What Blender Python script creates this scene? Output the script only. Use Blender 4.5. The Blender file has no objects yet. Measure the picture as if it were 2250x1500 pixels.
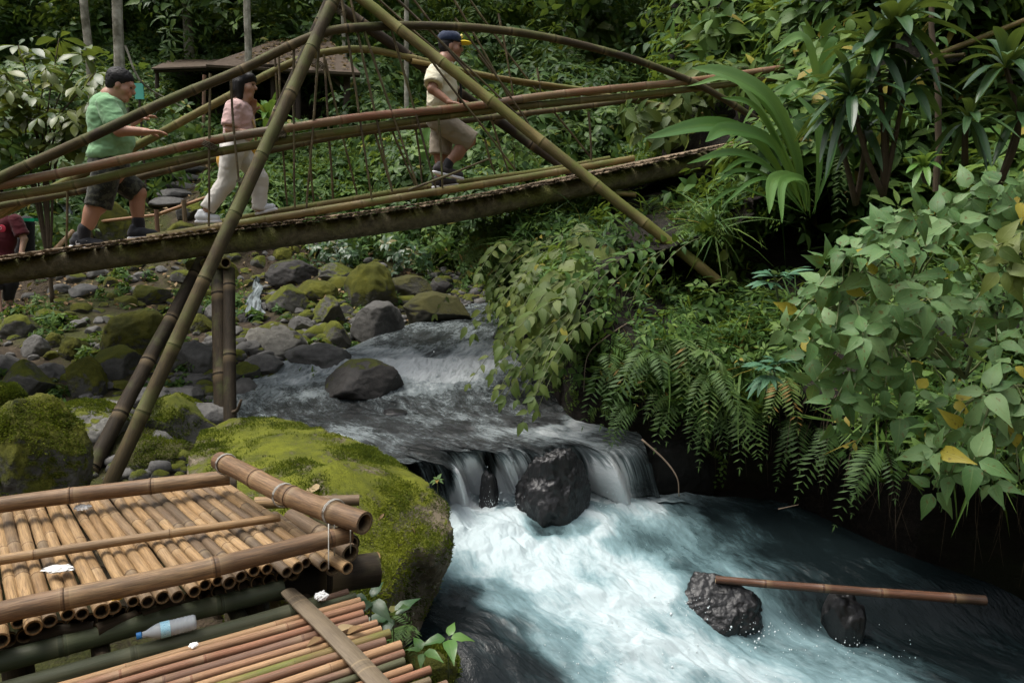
import bpy, bmesh, math, random
import numpy as np
from mathutils import Vector, Matrix
random.seed(7)
RNG = np.random.default_rng(11)
scene = bpy.context.scene
COL = scene.collection
# ------------------------------------------------------------------ camera model (photo pixels 2250 x 1500)
PITCH = math.radians(9.0); FPX = 1625.0
def ray(px, py):
    a = (px-1125.0)/FPX; b = (750.0-py)/FPX
    return np.array([a, math.cos(PITCH)+b*math.sin(PITCH), -math.sin(PITCH)+b*math.cos(PITCH)])
def PY(px, py, Y):
    d = ray(px, py); return d*(Y/d[1])
def PZ(px, py, z):
    d = ray(px, py); return d*(z/d[2])
def to_px(p):
    p = np.asarray(p, float)
    f = p[...,1]*math.cos(PITCH)-p[...,2]*math.sin(PITCH)
    u = p[...,1]*math.sin(PITCH)+p[...,2]*math.cos(PITCH)
    return 1125+FPX*p[...,0]/f, 750-FPX*u/f, f
# ------------------------------------------------------------------ noise
def _h(ix, iy, iz, seed):
    n = (ix.astype(np.int64)*374761393 + iy.astype(np.int64)*668265263 + iz.astype(np.int64)*2147483647 + seed*974634777) & 0xffffffff
    n = ((n ^ (n >> 13))*1274126177) & 0xffffffff
    n = (n ^ (n >> 16)) & 0xffffffff
    return n
def vnoise(p, seed=0):
    p = np.asarray(p, float); i = np.floor(p); f = p-i; u = f*f*f*(f*(f*6-15)+10)
    i = i.astype(np.int64); out = 0
    for dx in (0,1):
        for dy in (0,1):
            for dz in (0,1):
                h = _h(i[:,0]+dx, i[:,1]+dy, i[:,2]+dz, seed)
                g = np.stack([(h & 1023)/511.5-1, ((h >> 10) & 1023)/511.5-1, ((h >> 20) & 1023)/511.5-1], 1)
                d = (g*(f-np.array([dx,dy,dz]))).sum(1)
                w = (u[:,0] if dx else 1-u[:,0])*(u[:,1] if dy else 1-u[:,1])*(u[:,2] if dz else 1-u[:,2])
                out = out + w*d
    return out
def fbm(p, octv=4, seed=0, gain=.5):
    p = np.asarray(p, float); a = 1.0; s = 0
    for k in range(octv):
        s = s + a*vnoise(p*(2.03**k)+k*17.3, seed+k); a *= gain
    return s
# ------------------------------------------------------------------ objects
WPOS = {}
def tag(o, label=None, cat=None, group=None, kind=None):
    if label: o['label'] = label
    if cat: o['category'] = cat
    if group: o['group'] = group
    if kind: o['kind'] = kind
    return o
def thing(name, loc, label, cat, group=None):
    o = bpy.data.objects.new(name, None); COL.objects.link(o)
    o.location = Vector([float(c) for c in loc]); o.empty_display_size = .1
    WPOS[o] = np.array(loc, float)
    return tag(o, label, cat, group)
def mesh_np(name, V, loops, starts, attrs=None, uv=None, smooth=True, sharp=None):
    me = bpy.data.meshes.new(name)
    V = np.ascontiguousarray(V, np.float32)
    me.vertices.add(len(V)); me.vertices.foreach_set('co', V.ravel())
    me.loops.add(len(loops)); me.loops.foreach_set('vertex_index', np.ascontiguousarray(loops, np.int32))
    me.polygons.add(len(starts)); me.polygons.foreach_set('loop_start', np.ascontiguousarray(starts, np.int32))
    me.update(calc_edges=True); me.validate()
    me.polygons.foreach_set('use_smooth', np.full(len(me.polygons), smooth))
    if uv is not None:
        l = me.uv_layers.new(name='UVMap'); l.data.foreach_set('uv', np.ascontiguousarray(uv[loops], np.float32).ravel())
    for k, a in (attrs or {}).items():
        a = np.asarray(a, np.float32)
        if a.ndim == 1:
            me.attributes.new(k, 'FLOAT', 'POINT').data.foreach_set('value', np.ascontiguousarray(a))
        else:
            me.attributes.new(k, 'FLOAT_VECTOR', 'POINT').data.foreach_set('vector', np.ascontiguousarray(a).ravel())
    if sharp: me.set_sharp_from_angle(angle=math.radians(sharp))
    return me
def link(name, me, mat, parent=None, world=True, loc=None):
    """mesh in world coordinates; origin moved to the parent's place (or loc / the mesh's base)"""
    if world:
        if parent is not None: org = WPOS[parent]
        elif loc is not None: org = np.array(loc, float)
        else:
            n = len(me.vertices); co = np.empty(n*3, np.float32); me.vertices.foreach_get('co', co); co = co.reshape(-1,3)
            org = np.array([co[:,0].mean(), co[:,1].mean(), co[:,2].min()], float)
        me.transform(Matrix.Translation(-Vector([float(c) for c in org])))
    o = bpy.data.objects.new(name, me); COL.objects.link(o)
    if mat is not None:
        for m in (mat if isinstance(mat, (list,tuple)) else [mat]): me.materials.append(m)
    if parent is not None:
        o.parent = parent; WPOS[o] = WPOS[parent] if world else WPOS[parent]
    else:
        if world: o.location = Vector([float(c) for c in org]); WPOS[o] = org
        else: WPOS[o] = np.zeros(3)
    return o
class MB:
    """mixed polygon collector with point attributes"""
    def __init__(s): s.V=[]; s.L=[]; s.S=[]; s.A={}; s.n=0; s.nl=0
    def add(s, V, F, **at):
        V = np.asarray(V, float); k = len(V)
        for f in F:
            s.S.append(s.nl); s.L.extend([i+s.n for i in f]); s.nl += len(f)
        for key in set(list(s.A)+list(at)):
            if key not in s.A:
                s.A[key] = [np.zeros((s.n,)+np.shape(at[key])[1:])] if s.n else []
            v = at.get(key)
            if v is None: v = np.zeros((k,)+s.A[key][0].shape[1:])
            s.A[key].append(np.asarray(v, float))
        s.V.append(V); s.n += k
    def mesh(s, name, smooth=True, sharp=None):
        return mesh_np(name, np.concatenate(s.V), s.L, s.S, {k: np.concatenate(v) for k, v in s.A.items()}, None, smooth, sharp)
    def build(s, name, mat, parent=None, smooth=True, sharp=40, loc=None):
        return link(name, s.mesh(name, smooth, sharp), mat, parent, True, loc)
def norm(v): 
    v = np.asarray(v, float); return v/np.maximum(np.linalg.norm(v, axis=-1, keepdims=True), 1e-9)
def catmull(P, n):
    P = np.asarray(P, float); m = len(P)
    if m == 2: return P[0]+(P[1]-P[0])*np.linspace(0,1,n)[:,None]
    t = np.linspace(0, m-1-1e-6, n); i = t.astype(int); f = (t-i)[:,None]
    g = lambda k: P[np.clip(k, 0, m-1)]
    p0,p1,p2,p3 = g(i-1),g(i),g(i+1),g(i+2)
    p0 = np.where((i==0)[:,None], 2*p1-p2, p0); p3 = np.where((i==m-2)[:,None], 2*p2-p1, p3)
    return .5*((2*p1)+(-p0+p2)*f+(2*p0-5*p1+4*p2-p3)*f**2+(-p0+3*p1-3*p2+p3)*f**3)
def tube_rings(C, R, nseg=10, closed=True):
    """rings round points C with radii R -> V, F"""
    C = np.asarray(C, float); n = len(C); R = np.broadcast_to(R, (n,))
    T = norm(np.gradient(C, axis=0)); tot = norm(C[-1]-C[0])
    ref = np.array([0,0,1.]) if abs(tot[2]) < .8 else np.array([0,1.,0])
    U = norm(np.cross(T, ref)); W = np.cross(U, T)
    a = np.linspace(0, 2*np.pi, nseg, endpoint=False)
    V = C[:,None,:]+R[:,None,None]*(np.cos(a)[None,:,None]*U[:,None,:]+np.sin(a)[None,:,None]*W[:,None,:])
    F = []
    for i in range(n-1):
        for j in range(nseg):
            k = (j+1)%nseg; F.append((i*nseg+j, i*nseg+k, (i+1)*nseg+k, (i+1)*nseg+j))
    if closed:
        F.append(tuple(range(nseg-1,-1,-1))); F.append(tuple((n-1)*nseg+j for j in range(nseg)))
    return V.reshape(-1,3), F
def add_tube(mb, pts, r0, r1=None, n=8, nseg=8, wob=0, seed=0):
    C = catmull(pts, n) if len(pts) > 2 or n > 2 else np.asarray(pts, float)
    r1 = r0 if r1 is None else r1
    R = np.linspace(r0, r1, len(C))
    if wob: C = C+wob*np.stack([fbm(C*3+seed+k*31, 2, seed) for k in range(3)], 1)
    V, F = tube_rings(C, R, nseg)
    mb.add(V, F, rnd=np.full(len(V), random.random()))
def add_bamboo(mb, pts, r0, r1=None, inter=.32, nseg=14, open0=True, open1=True, seed=None, rough=.004, bulge=1.07):
    """one culm: internodes with swollen node rings, hollow cut ends"""
    rg = random.Random(seed if seed is not None else random.random())
    r1 = r0 if r1 is None else r1
    P = catmull(pts, 200); d = np.r_[0, np.cumsum(np.linalg.norm(np.diff(P, axis=0), axis=1))]; L = d[-1]
    st = []  # (len, factor, internode id, node flag)
    x = 0; k = 0; nxt = rg.uniform(.2, 1)*inter
    st.append((0, 1, 0, 0))
    bow = max(.04, inter/4)
    while x < L:
        e = min(nxt, L); m = max(1, int((e-x)/bow))
        for q in range(1, m):
            st.append((x+(e-x)*q/m, .985, k, 0))
        if nxt < L-.02:
            w = min(.012, r0*.35)
            for dx, f, nf in ((-w,1.0,.2),(-w*.45,bulge,.85),(0,bulge*.985,1),(w*.12,.995,1),(w*.7,bulge*.97,.7),(w*1.6,1.0,.25)):
                if 0 < e+dx < L: st.append((e+dx, f, k + (1 if dx > 0 else 0), nf))
            k += 1
        x = e; nxt = x+inter*rg.uniform(.85,1.2)
    st.append((L, 1, k, 0))
    st = np.array(sorted(st)); ln = st[:,0]
    C = np.stack([np.interp(ln, d, P[:,c]) for c in range(3)], 1)
    R = (r0+(r1-r0)*ln/L)*st[:,1]
    sd = rg.uniform(0, 100)
    C = C+rough*np.stack([vnoise(np.stack([ln*2.3+sd+9*c, ln*0+sd, ln*0], 1), 3) for c in range(3)], 1)
    V, F = tube_rings(C, R, nseg, False)
    ids = np.array([rg.random() for _ in range(k+3)])
    rnd = np.repeat(ids[st[:,2].astype(int)], nseg); node = np.repeat(st[:,3], nseg)
    a = np.tile(np.linspace(0, 2*np.pi, nseg, endpoint=False), len(ln))
    tc = np.stack([np.cos(a)+sd, np.sin(a)+sd*.37, np.repeat(ln, nseg)], 1)
    nv = len(V); V = [V]; A = [rnd]; N = [node]; T = [tc]; inn = [np.zeros(nv)]
    for end, isopen in ((0, open0), (1, open1)):
        b = 0 if not end else (len(ln)-1)*nseg
        ring = V[0][b:b+nseg]; c = C[0] if not end else C[-1]
        ax = norm(C[0]-C[1]) if not end else norm(C[-1]-C[-2])
        q = lambda i, j: (i+j%nseg)
        if isopen:
            r_in = c+(ring-c)*.76; deep = r_in-ax*r0*1.6
            base = nv; V += [r_in, deep]; nv += 2*nseg
            A += [np.full(2*nseg, rg.random())]; N += [np.zeros(2*nseg)]; T += [np.repeat(tc[b:b+nseg][None], 2, 0).reshape(-1,3)]
            inn += [np.r_[np.full(nseg,.5), np.ones(nseg)]]
            for j in range(nseg):
                k2 = (j+1)%nseg
                qa = (b+j, b+k2, base+k2, base+j); qb = (base+j, base+k2, base+nseg+k2, base+nseg+j)
                F.append(qa if end else qa[::-1]); F.append(qb if end else qb[::-1])
            cap = tuple(base+nseg+j for j in range(nseg)); F.append(cap if end else cap[::-1])
        else:
            cap = tuple(b+j for j in range(nseg)); F.append(cap if end else cap[::-1])
    mb.add(np.concatenate(V), F, rnd=np.concatenate(A), node=np.concatenate(N), tc=np.concatenate(T), inner=np.concatenate(inn))
def add_box(mb, c, ax, ay, az, rnd=None, bev=.12):
    """bevel-free slab from half-axis vectors, slightly irregular"""
    c,ax,ay,az = (np.asarray(v, float) for v in (c,ax,ay,az))
    V = [c+x*ax+y*ay+z*az for x in (-1,1) for y in (-1,1) for z in (-1,1)]
    F = [(0,1,3,2),(4,6,7,5),(0,4,5,1),(2,3,7,6),(0,2,6,4),(1,5,7,3)]
    mb.add(V, F, rnd=np.full(8, random.random() if rnd is None else rnd))
# ------------------------------------------------------------------ materials
class NT:
    def __init__(s, name):
        s.m = bpy.data.materials.new(name); s.m.use_nodes = True; s.t = s.m.node_tree; s.t.nodes.clear()
        s.out = s.n('ShaderNodeOutputMaterial')
    def n(s, typ, **kw):
        nd = s.t.nodes.new(typ)
        for k, v in kw.items():
            if k in ('i',):
                for kk, vv in v.items(): nd.inputs[kk].default_value = vv
            else: setattr(nd, k, v)
        return nd
    def l(s, a, b): s.t.links.new(a, b); return b
    def attr(s, name): return s.n('ShaderNodeAttribute', attribute_name=name)
    def noise(s, scale, vec=None, detail=4, rough=.55, dist=0):
        nd = s.n('ShaderNodeTexNoise'); nd.inputs['Scale'].default_value = scale; nd.inputs['Detail'].default_value = detail
        nd.inputs['Roughness'].default_value = rough; nd.inputs['Distortion'].default_value = dist
        if vec is not None: s.l(vec, nd.inputs['Vector'])
        return nd.outputs['Fac']
    def ramp(s, fac, stops, interp='LINEAR'):
        nd = s.n('ShaderNodeValToRGB'); cr = nd.color_ramp; cr.interpolation = interp
        while len(cr.elements) < len(stops): cr.elements.new(.5)
        for e, (p, c) in zip(cr.elements, stops):
            e.position = p; e.color = (*c, 1) if not isinstance(c, (int,float)) else (c,c,c,1)
        s.l(fac, nd.inputs[0]); return nd.outputs[0]
    def math(s, op, a, b=None, c=None, clamp=False):
        nd = s.n('ShaderNodeMath', operation=op, use_clamp=clamp)
        for i, v in enumerate((a,b,c)):
            if v is None: continue
            if isinstance(v, (int,float)): nd.inputs[i].default_value = v
            else: s.l(v, nd.inputs[i])
        return nd.outputs[0]
    def mix(s, fac, a, b, blend='MIX'):
        nd = s.n('ShaderNodeMix', data_type='RGBA', blend_type=blend)
        for sock, v in ((nd.inputs[0], fac),(nd.inputs[6], a),(nd.inputs[7], b)):
            if isinstance(v, (int,float)): sock.default_value = v
            elif isinstance(v, tuple): sock.default_value = (*v, 1)
            else: s.l(v, sock)
        return nd.outputs[2]
    def mapv(s, vec, scale):
        nd = s.n('ShaderNodeMapping'); nd.inputs['Scale'].default_value = scale; s.l(vec, nd.inputs['Vector']); return nd.outputs[0]
    def bsdf(s, color, rough=.7, spec=.4, bump=None, bstr=.3, bdist=.01, **kw):
        b = s.n('ShaderNodeBsdfPrincipled')
        for key, v in (('Base Color', color), ('Roughness', rough), ('Specular IOR Level', spec), *[(k.replace('_',' '), v) for k, v in kw.items()]):
            if isinstance(v, (int,float)): b.inputs[key].default_value = v
            elif isinstance(v, tuple): b.inputs[key].default_value = (*v, 1)
            else: s.l(v, b.inputs[key])
        if bump is not None:
            bn = s.n('ShaderNodeBump'); bn.inputs['Strength'].default_value = bstr; bn.inputs['Distance'].default_value = bdist
            s.l(bump, bn.inputs['Height']); s.l(bn.outputs[0], b.inputs['Normal'])
        return b
    def fin(s, b): s.l(b.outputs[0], s.out.inputs[0]); return s.m
    def obj(s): return s.n('ShaderNodeTexCoord').outputs['Object']
    def pos(s): return s.n('ShaderNodeNewGeometry').outputs['Position']
    def nz(s):
        sx = s.n('ShaderNodeSeparateXYZ'); s.l(s.n('ShaderNodeNewGeometry').outputs['Normal'], sx.inputs[0]); return sx.outputs[2]
def bamboo_mat(name, cols, nodec=(.34,.25,.14), moss=0., mossc=(.07,.085,.02), rough=.42, dirt=(.05,.035,.025), dirtamt=.5, top=True):
    t = NT(name); rnd = t.attr('rnd').outputs['Fac']; node = t.attr('node').outputs['Fac']; tc = t.attr('tc').outputs['Vector']; inn = t.attr('inner').outputs['Fac']
    n1 = t.noise(2.2, t.mapv(tc, (1,1,5)), 5, .62); n2 = t.noise(9, t.mapv(tc, (1.6,1.6,1.6)), 6, .6)
    fib = t.noise(14, t.mapv(tc, (1.6,1.6,.25)), 3, .5)
    f = t.math('ADD', t.math('MULTIPLY', rnd, .72), t.math('MULTIPLY', n1, .36), clamp=True)
    k = len(cols); c = t.ramp(f, [(.12+.76*i/(k-1), q) for i, q in enumerate(cols)])
    c = t.mix(t.math('MULTIPLY', t.ramp(fib, [(.35,0.),(.7,1.)]), .22), c, t.mix(.6, c, dirt))
    c = t.mix(t.math('MULTIPLY', t.ramp(n2, [(.46,0.),(.66,1.)]), dirtamt), c, dirt)
    n4 = t.noise(3.1, t.mapv(tc, (1,1,2.2)), 5, .68)
    c = t.mix(t.math('MULTIPLY', t.ramp(n4, [(.45,0.),(.58,1.)]), min(.8, dirtamt*1.25)), c, t.mix(.35, dirt, c))
    c = t.mix(t.math('MULTIPLY', t.ramp(t.noise(48, t.mapv(tc, (1.6,1.6,1.6)), 3, .6), [(.60,0.),(.68,1.)]), .55), c, dirt)
    # dark line just below each node, pale band above
    c = t.mix(t.math('MULTIPLY', t.ramp(node, [(.15,0.),(.3,1.),(.5,0.)]), .45), c, nodec)
    c = t.mix(t.math('MULTIPLY', t.ramp(node, [(.9,0.),(1.,1.)]), .6), c, dirt)
    if moss:
        mk = t.math('ADD', t.math('MULTIPLY', t.noise(3.5, t.pos(), 5, .65), 1.0), t.math('MULTIPLY', t.nz(), .16))
        c = t.mix(t.math('MULTIPLY', t.ramp(mk, [(.62-.22*moss,0.),(.78-.2*moss,1.)]), .85), c, t.mix(n2, mossc, tuple(v*1.9 for v in mossc)))
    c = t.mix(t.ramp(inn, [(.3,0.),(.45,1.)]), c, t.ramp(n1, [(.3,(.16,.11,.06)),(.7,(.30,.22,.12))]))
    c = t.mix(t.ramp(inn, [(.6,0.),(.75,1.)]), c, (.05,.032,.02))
    return t.fin(t.bsdf(c, t.ramp(n2, [(.3,rough-.08),(.7,rough+.25)]), .3 if rough < .5 else .15, t.math('ADD', t.math('MULTIPLY', fib, .4), n2), .35, .004))
def plain_mat(name, c, rough=.8, var=.25, scale=20, spec=.3, bstr=.25, bd=.004, **kw):
    t = NT(name); v = t.noise(scale, t.obj(), 5, .6)
    col = t.mix(v, tuple(x*(1-var) for x in c), tuple(min(1, x*(1+var)) for x in c))
    return t.fin(t.bsdf(col, rough, spec, v, bstr, bd, **kw))
def rock_mat(name, c0, c1, moss=.5, mossA=(.035,.05,.008), mossB=(.16,.17,.02), wet=0., lichen=0.):
    t = NT(name); p = t.pos()
    n1 = t.noise(2.6, p, 7, .6); n2 = t.noise(17, p, 6, .65); n3 = t.noise(70, p, 4, .6)
    c = t.ramp(t.math('ADD', t.math('MULTIPLY', n1, .6), t.math('MULTIPLY', n2, .4)), [(.3,c0),(.5,tuple((a+b)/2 for a,b in zip(c0,c1))),(.7,c1)])
    vo = t.n('ShaderNodeTexVoronoi', feature='DISTANCE_TO_EDGE'); vo.inputs['Scale'].default_value = 4.5; t.l(t.n('ShaderNodeVectorMath', operation='ADD').outputs[0], vo.inputs['Vector'])
    va = vo.inputs['Vector'].links[0].from_node; t.l(p, va.inputs[0]); 
    nz3 = t.n('ShaderNodeTexNoise'); nz3.inputs['Scale'].default_value = 5; t.l(p, nz3.inputs['Vector']); t.l(nz3.outputs['Color'], va.inputs[1])
    c = t.mix(t.math('MULTIPLY', t.ramp(vo.outputs['Distance'], [(.0,1.),(.02,0.)]), .25), c, tuple(v*.45 for v in c0))
    if lichen: c = t.mix(t.math('MULTIPLY', t.ramp(t.noise(34, p, 3, .6), [(.62,0.),(.68,1.)]), lichen), c, (.42,.41,.33))
    h = t.math('ADD', t.math('MULTIPLY', n2, .6), t.math('MULTIPLY', n3, .25))
    rough = .32 if wet else .78
    if moss > 0:
        mk = t.math('ADD', t.math('MULTIPLY', t.nz(), .42), t.math('ADD', t.math('MULTIPLY', t.noise(2.1, p, 6, .68), .9), t.math('MULTIPLY', n2, .35)))
        mk = t.ramp(mk, [(1.18-.62*moss,0.),(1.30-.62*moss,1.)])
        mn = t.math('ADD', t.math('MULTIPLY', t.noise(4.2, p, 5, .7), .7), t.math('MULTIPLY', t.noise(160, p, 3, .6), .4))
        c = t.mix(mk, c, t.ramp(mn, [(.36,mossA),(.55,tuple((a+b)/2 for a,b in zip(mossA,mossB))),(.72,mossB)]))
        h = t.math('ADD', h, t.math('MULTIPLY', mk, t.math('ADD', .5, t.math('MULTIPLY', t.noise(120, p, 4, .75), 1.6))))
        r = t.math('ADD', rough, t.math('MULTIPLY', mk, .2), clamp=True)
    else: r = t.math('ADD', rough-.1, t.math('MULTIPLY', n2, .25))
    return t.fin(t.bsdf(c, r, .5 if wet else .3, h, .7, .02))
def leaf_mat(name, c0, c1, c2, yellow=.03, yc=(.32,.26,.02), rough=.42, trans=.28, spec=.45, vein=.35, veins=7, spots=False):
    t = NT(name); rnd = t.attr('rnd').outputs['Fac']; uv = t.n('ShaderNodeUVMap').outputs[0]
    sx = t.n('ShaderNodeSeparateXYZ'); t.l(uv, sx.inputs[0]); u, v = sx.outputs[0], sx.outputs[1]
    c = t.ramp(rnd, [(0.,c0),(.5,c1),(max(.52,.985-yellow),c2),(max(.53,1-yellow),c2),(min(1,1.001-yellow+.004),yc if yellow else c2)])
    nn = t.noise(6, t.pos(), 3, .6)
    c = t.mix(t.math('MULTIPLY', nn, .5), c, t.mix(.5, c, c0))
    side = t.math('ABSOLUTE', t.math('SUBTRACT', u, .5))
    mid = t.ramp(side, [(.0,1.),(.045,.0)])
    sv = t.math('ABSOLUTE', t.math('SUBTRACT', t.math('FRACT', t.math('ADD', t.math('MULTIPLY', v, float(veins)), t.math('MULTIPLY', side, -3.2))), .5))
    lines = t.ramp(sv, [(.0,1.),(.1,0.)])
    vm = t.math('MULTIPLY', t.math('MAXIMUM', mid, t.math('MULTIPLY', lines, .5)), vein)
    c = t.mix(vm, c, t.mix(.55, c, (.30,.34,.12)))
    if spots: c = t.mix(t.math('MULTIPLY', t.ramp(t.noise(55, t.pos(), 2, .5), [(.64,0.),(.67,1.)]), .7), c, (.10,.06,.015))
    b = t.bsdf(c, t.math('ADD', rough-.1, t.math('MULTIPLY', nn, .25)), spec, t.math('ADD', vm, t.math('MULTIPLY', sv, .3)), .4, .004)
    tr = t.n('ShaderNodeBsdfTranslucent'); t.l(t.mix(.5, c, (.25,.32,.03), 'MIX'), tr.inputs[0])
    mx = t.n('ShaderNodeMixShader'); mx.inputs[0].default_value = trans
    t.l(b.outputs[0], mx.inputs[1]); t.l(tr.outputs[0], mx.inputs[2]); t.l(mx.outputs[0], t.out.inputs[0])
    return t.m
# ------------------------------------------------------------------ terrain control points
def tps_fit(P, z, lam=.02):
    P = np.asarray(P, float); n = len(P)
    r = np.linalg.norm(P[:,None]-P[None], axis=2); K = np.where(r > 0, r*r*np.log(r+1e-12), 0)
    A = np.zeros((n+3, n+3)); A[:n,:n] = K+lam*np.eye(n); A[:n,n] = 1; A[:n,n+1:] = P; A[n,:n] = 1; A[n+1:,:n] = P.T
    w = np.linalg.solve(A, np.r_[z, 0, 0, 0]); return P, w
def tps_eval(m, Q):
    P, w = m; out = np.empty(len(Q)); n = len(P)
    for i in range(0, len(Q), 20000):
        q = Q[i:i+20000]; r2 = ((q[:,None]-P[None])**2).sum(2)
        out[i:i+20000] = (.5*r2*np.log(r2+1e-12)) @ w[:n] + w[n] + q @ w[n+1:]
    return out
_c = [(20,690,10),(-300,700,10),(150,640,10),(300,600,11),(100,505,12.3),(400,430,12.8),(450,330,15),(600,450,11.7),(640,400,13),(800,450,12.2),(800,330,15),
      (900,300,16),(250,720,8.5),(200,850,6.8),(100,950,5.8),(0,1000,5.4),(300,1000,5.6),(450,780,7.5),(600,700,9),(700,620,10.4),(560,600,11),(850,600,10.9),
      (1000,640,10.8),(900,560,11.5),(850,510,11.8),(700,520,11.8),(200,460,13),(0,480,13),(100,360,14.5),(250,380,14.5)]
GP = [PY(*c) for c in _c]
GP += [np.array(p, float) for p in [(-12,14,1.0),(-9,17,2.6),(-4,19,3.2),(0,19,3.2),(4,19,4),(-12,24,8),(-4,26,9),(4,26,9),(10,24,10),(0,40,24),(-20,40,24),(20,40,24),
      (0,4.5,-2.95),(1,4,-3.05),(2.5,4,-3.1),(.2,6.5,-2.1),(-1,7,-1.95),(-.5,8.3,-1.75),(.3,10,-1.5),(-.9,6.2,-2.1),(-.3,5.0,-2.8),(1.2,5.2,-2.9),(2,3,-3.1),(.5,2.5,-2.9),
      (-1.5,2.5,-2.2),(-2.5,3.5,-1.95),(-3,2,-1.95),(0,1,-2.6),(0,0,-2.4),(-3,0,-1.95),(2.5,1,-3.2),(3,6,-2.9),(4,4,-3.2),(3,10,-2.2),(5,8,-2.6),(12,10,0),(10,4,-2),(22,22,4),
      (-10,0,1),(-10,-8,4),(0,-8,2),(10,-8,3),(0,-20,12),(-22,-20,14),(22,-20,14),(-20,5,7),(-25,14,9),(-7,8,-1.2),(-8.5,6,-.7),(-5,5,-1.5),(6,2,-2),(25,0,6)]]  # unseen hills behind the camera, raised to block low sky light
GP = np.array(GP); TPS = tps_fit(GP[:,:2], GP[:,2])
def HN(x, y):
    Q = np.stack([np.ravel(x), np.ravel(y)], 1).astype(float)
    z = tps_eval(TPS, Q)
    q3 = np.c_[Q, np.zeros(len(Q))]
    return z+.10*fbm(q3*.8, 4, 5)+.035*fbm(q3*4, 3, 9)
def H(x, y): return float(HN([x],[y])[0])
def warp(n, lo, c, hi, pw=2.2):
    t = np.linspace(-1, 1, n); s = np.sign(t)*np.abs(t)**pw*.85+.15*t
    return np.where(s < 0, c+s*(c-lo), c+s*(hi-c))
gx = warp(330, -60, -1.5, 60); gy = warp(330, -50, 8, 75)
GX, GY = np.meshgrid(gx, gy); GZ = np.minimum(HN(GX, GY), 45).reshape(GX.shape)
def grid_faces(nu, nv):
    i = np.arange(nu-1)[:,None]*nv+np.arange(nv-1)[None]
    i = i.ravel(); F = np.stack([i, i+1, i+nv+1, i+nv], 1); return F
def grid_mesh(name, V, nu, nv, attrs=None):
    F = grid_faces(nu, nv); return mesh_np(name, V, F.ravel(), np.arange(len(F))*4, attrs)
t = NT('forest_soil'); p = t.pos()
n1 = t.noise(.7, p, 6, .6); n2 = t.noise(7, p, 7, .7); n3 = t.noise(40, p, 4, .6)
c = t.ramp(n2, [(.3,(.018,.013,.008)),(.5,(.05,.037,.024)),(.72,(.11,.082,.055))])
mk = t.ramp(t.math('ADD', n1, t.math('MULTIPLY', n3, .3)), [(.62,0.),(.75,1.)])
c = t.mix(t.math('MULTIPLY', mk, .75), c, t.ramp(n3, [(.3,(.02,.03,.006)),(.7,(.075,.085,.016))]))
M_SOIL = t.fin(t.bsdf(c, .9, .2, t.math('ADD', n2, t.math('MULTIPLY', n3, .5)), .9, .05))
ground = link('ground', grid_mesh('ground', np.stack([GX, GY, GZ], 2).reshape(-1,3), 330, 330), M_SOIL, None, True, (0,0,0)); tag(ground, kind='structure')
# ------------------------------------------------------------------ the steep right bank (overhanging profile swept along the water's edge)
EDGE = [(4.2,27,1.5),(2.6,19,.3),(1.5,15,-.4),(.4,11,-.9),tuple(PZ(1092,722,-1.22)),tuple(PZ(1125,790,-1.4)),tuple(PZ(1190,868,-1.57)),tuple(PZ(1240,930,-1.66)),
        tuple(PZ(1325,1010,-1.9)),tuple(PZ(1500,1095,-2.17)),tuple(PZ(1720,1125,-2.2)),tuple(PZ(1960,1290,-2.35)),tuple(PZ(2250,1385,-2.5)),(4.4,3.5,-2.6),(6.2,2.4,-2.8),(9,0,-3),(11,-6,-3)]
EDGE = np.array(EDGE, float)
NS = 420
EC = catmull(EDGE, NS)
ET = norm(np.gradient(EC, axis=0)); ET[:,2] = 0; ET = norm(ET)
EN = np.stack([-ET[:,1], ET[:,0], np.zeros(NS)], 1)   # away from the water
for _ in range(30):
    EN[1:-1] = .25*EN[:-2]+.5*EN[1:-1]+.25*EN[2:]
EN = norm(EN)
PROF = np.array([(.9,-.7),(.75,-.3),(.62,.05),(.50,.35),(.36,.62),(.12,.88),(-.02,1.03),(.06,1.18),(.42,1.31),(1.0,1.45),(1.7,1.66),(2.4,2.05),(3.2,2.65),(4.4,3.8),(6.2,5.8),(9,9.2),(16,16.5),(30,28)])
NP_ = 230
def bank_profile(k):
    return catmull(PROF, k)
pr = PROF[np.linspace(0, 1, 1).astype(int)]
tt = np.r_[np.linspace(0, 12, 170), np.linspace(12.1, 17-1e-4, 60)]
ii = tt.astype(int); ff = (tt-ii)[:,None]
PR = PROF[ii]*(1-ff)+PROF[np.minimum(ii+1,17)]*ff
for _ in range(4): PR[1:-1] = .25*PR[:-2]+.5*PR[1:-1]+.25*PR[2:]
ucs = np.clip(np.interp(EC[:,1], [4.6,5.5,5.75], [1.,.75,.12]), .1, 1)[:,None,None]; under_ = (np.arange(len(PR)) < 60)[None,:,None]*np.clip((70-np.arange(len(PR)))/20., 0, 1)[None,:,None]
ofs = PR[None,:,0:1]*(1-under_*(1-ucs))+np.zeros((NS,1,1))
BV = EC[:,None,:]+EN[:,None,:]*ofs; BV[:,:,2] = EC[:,None,2]+PR[None,:,1]
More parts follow.
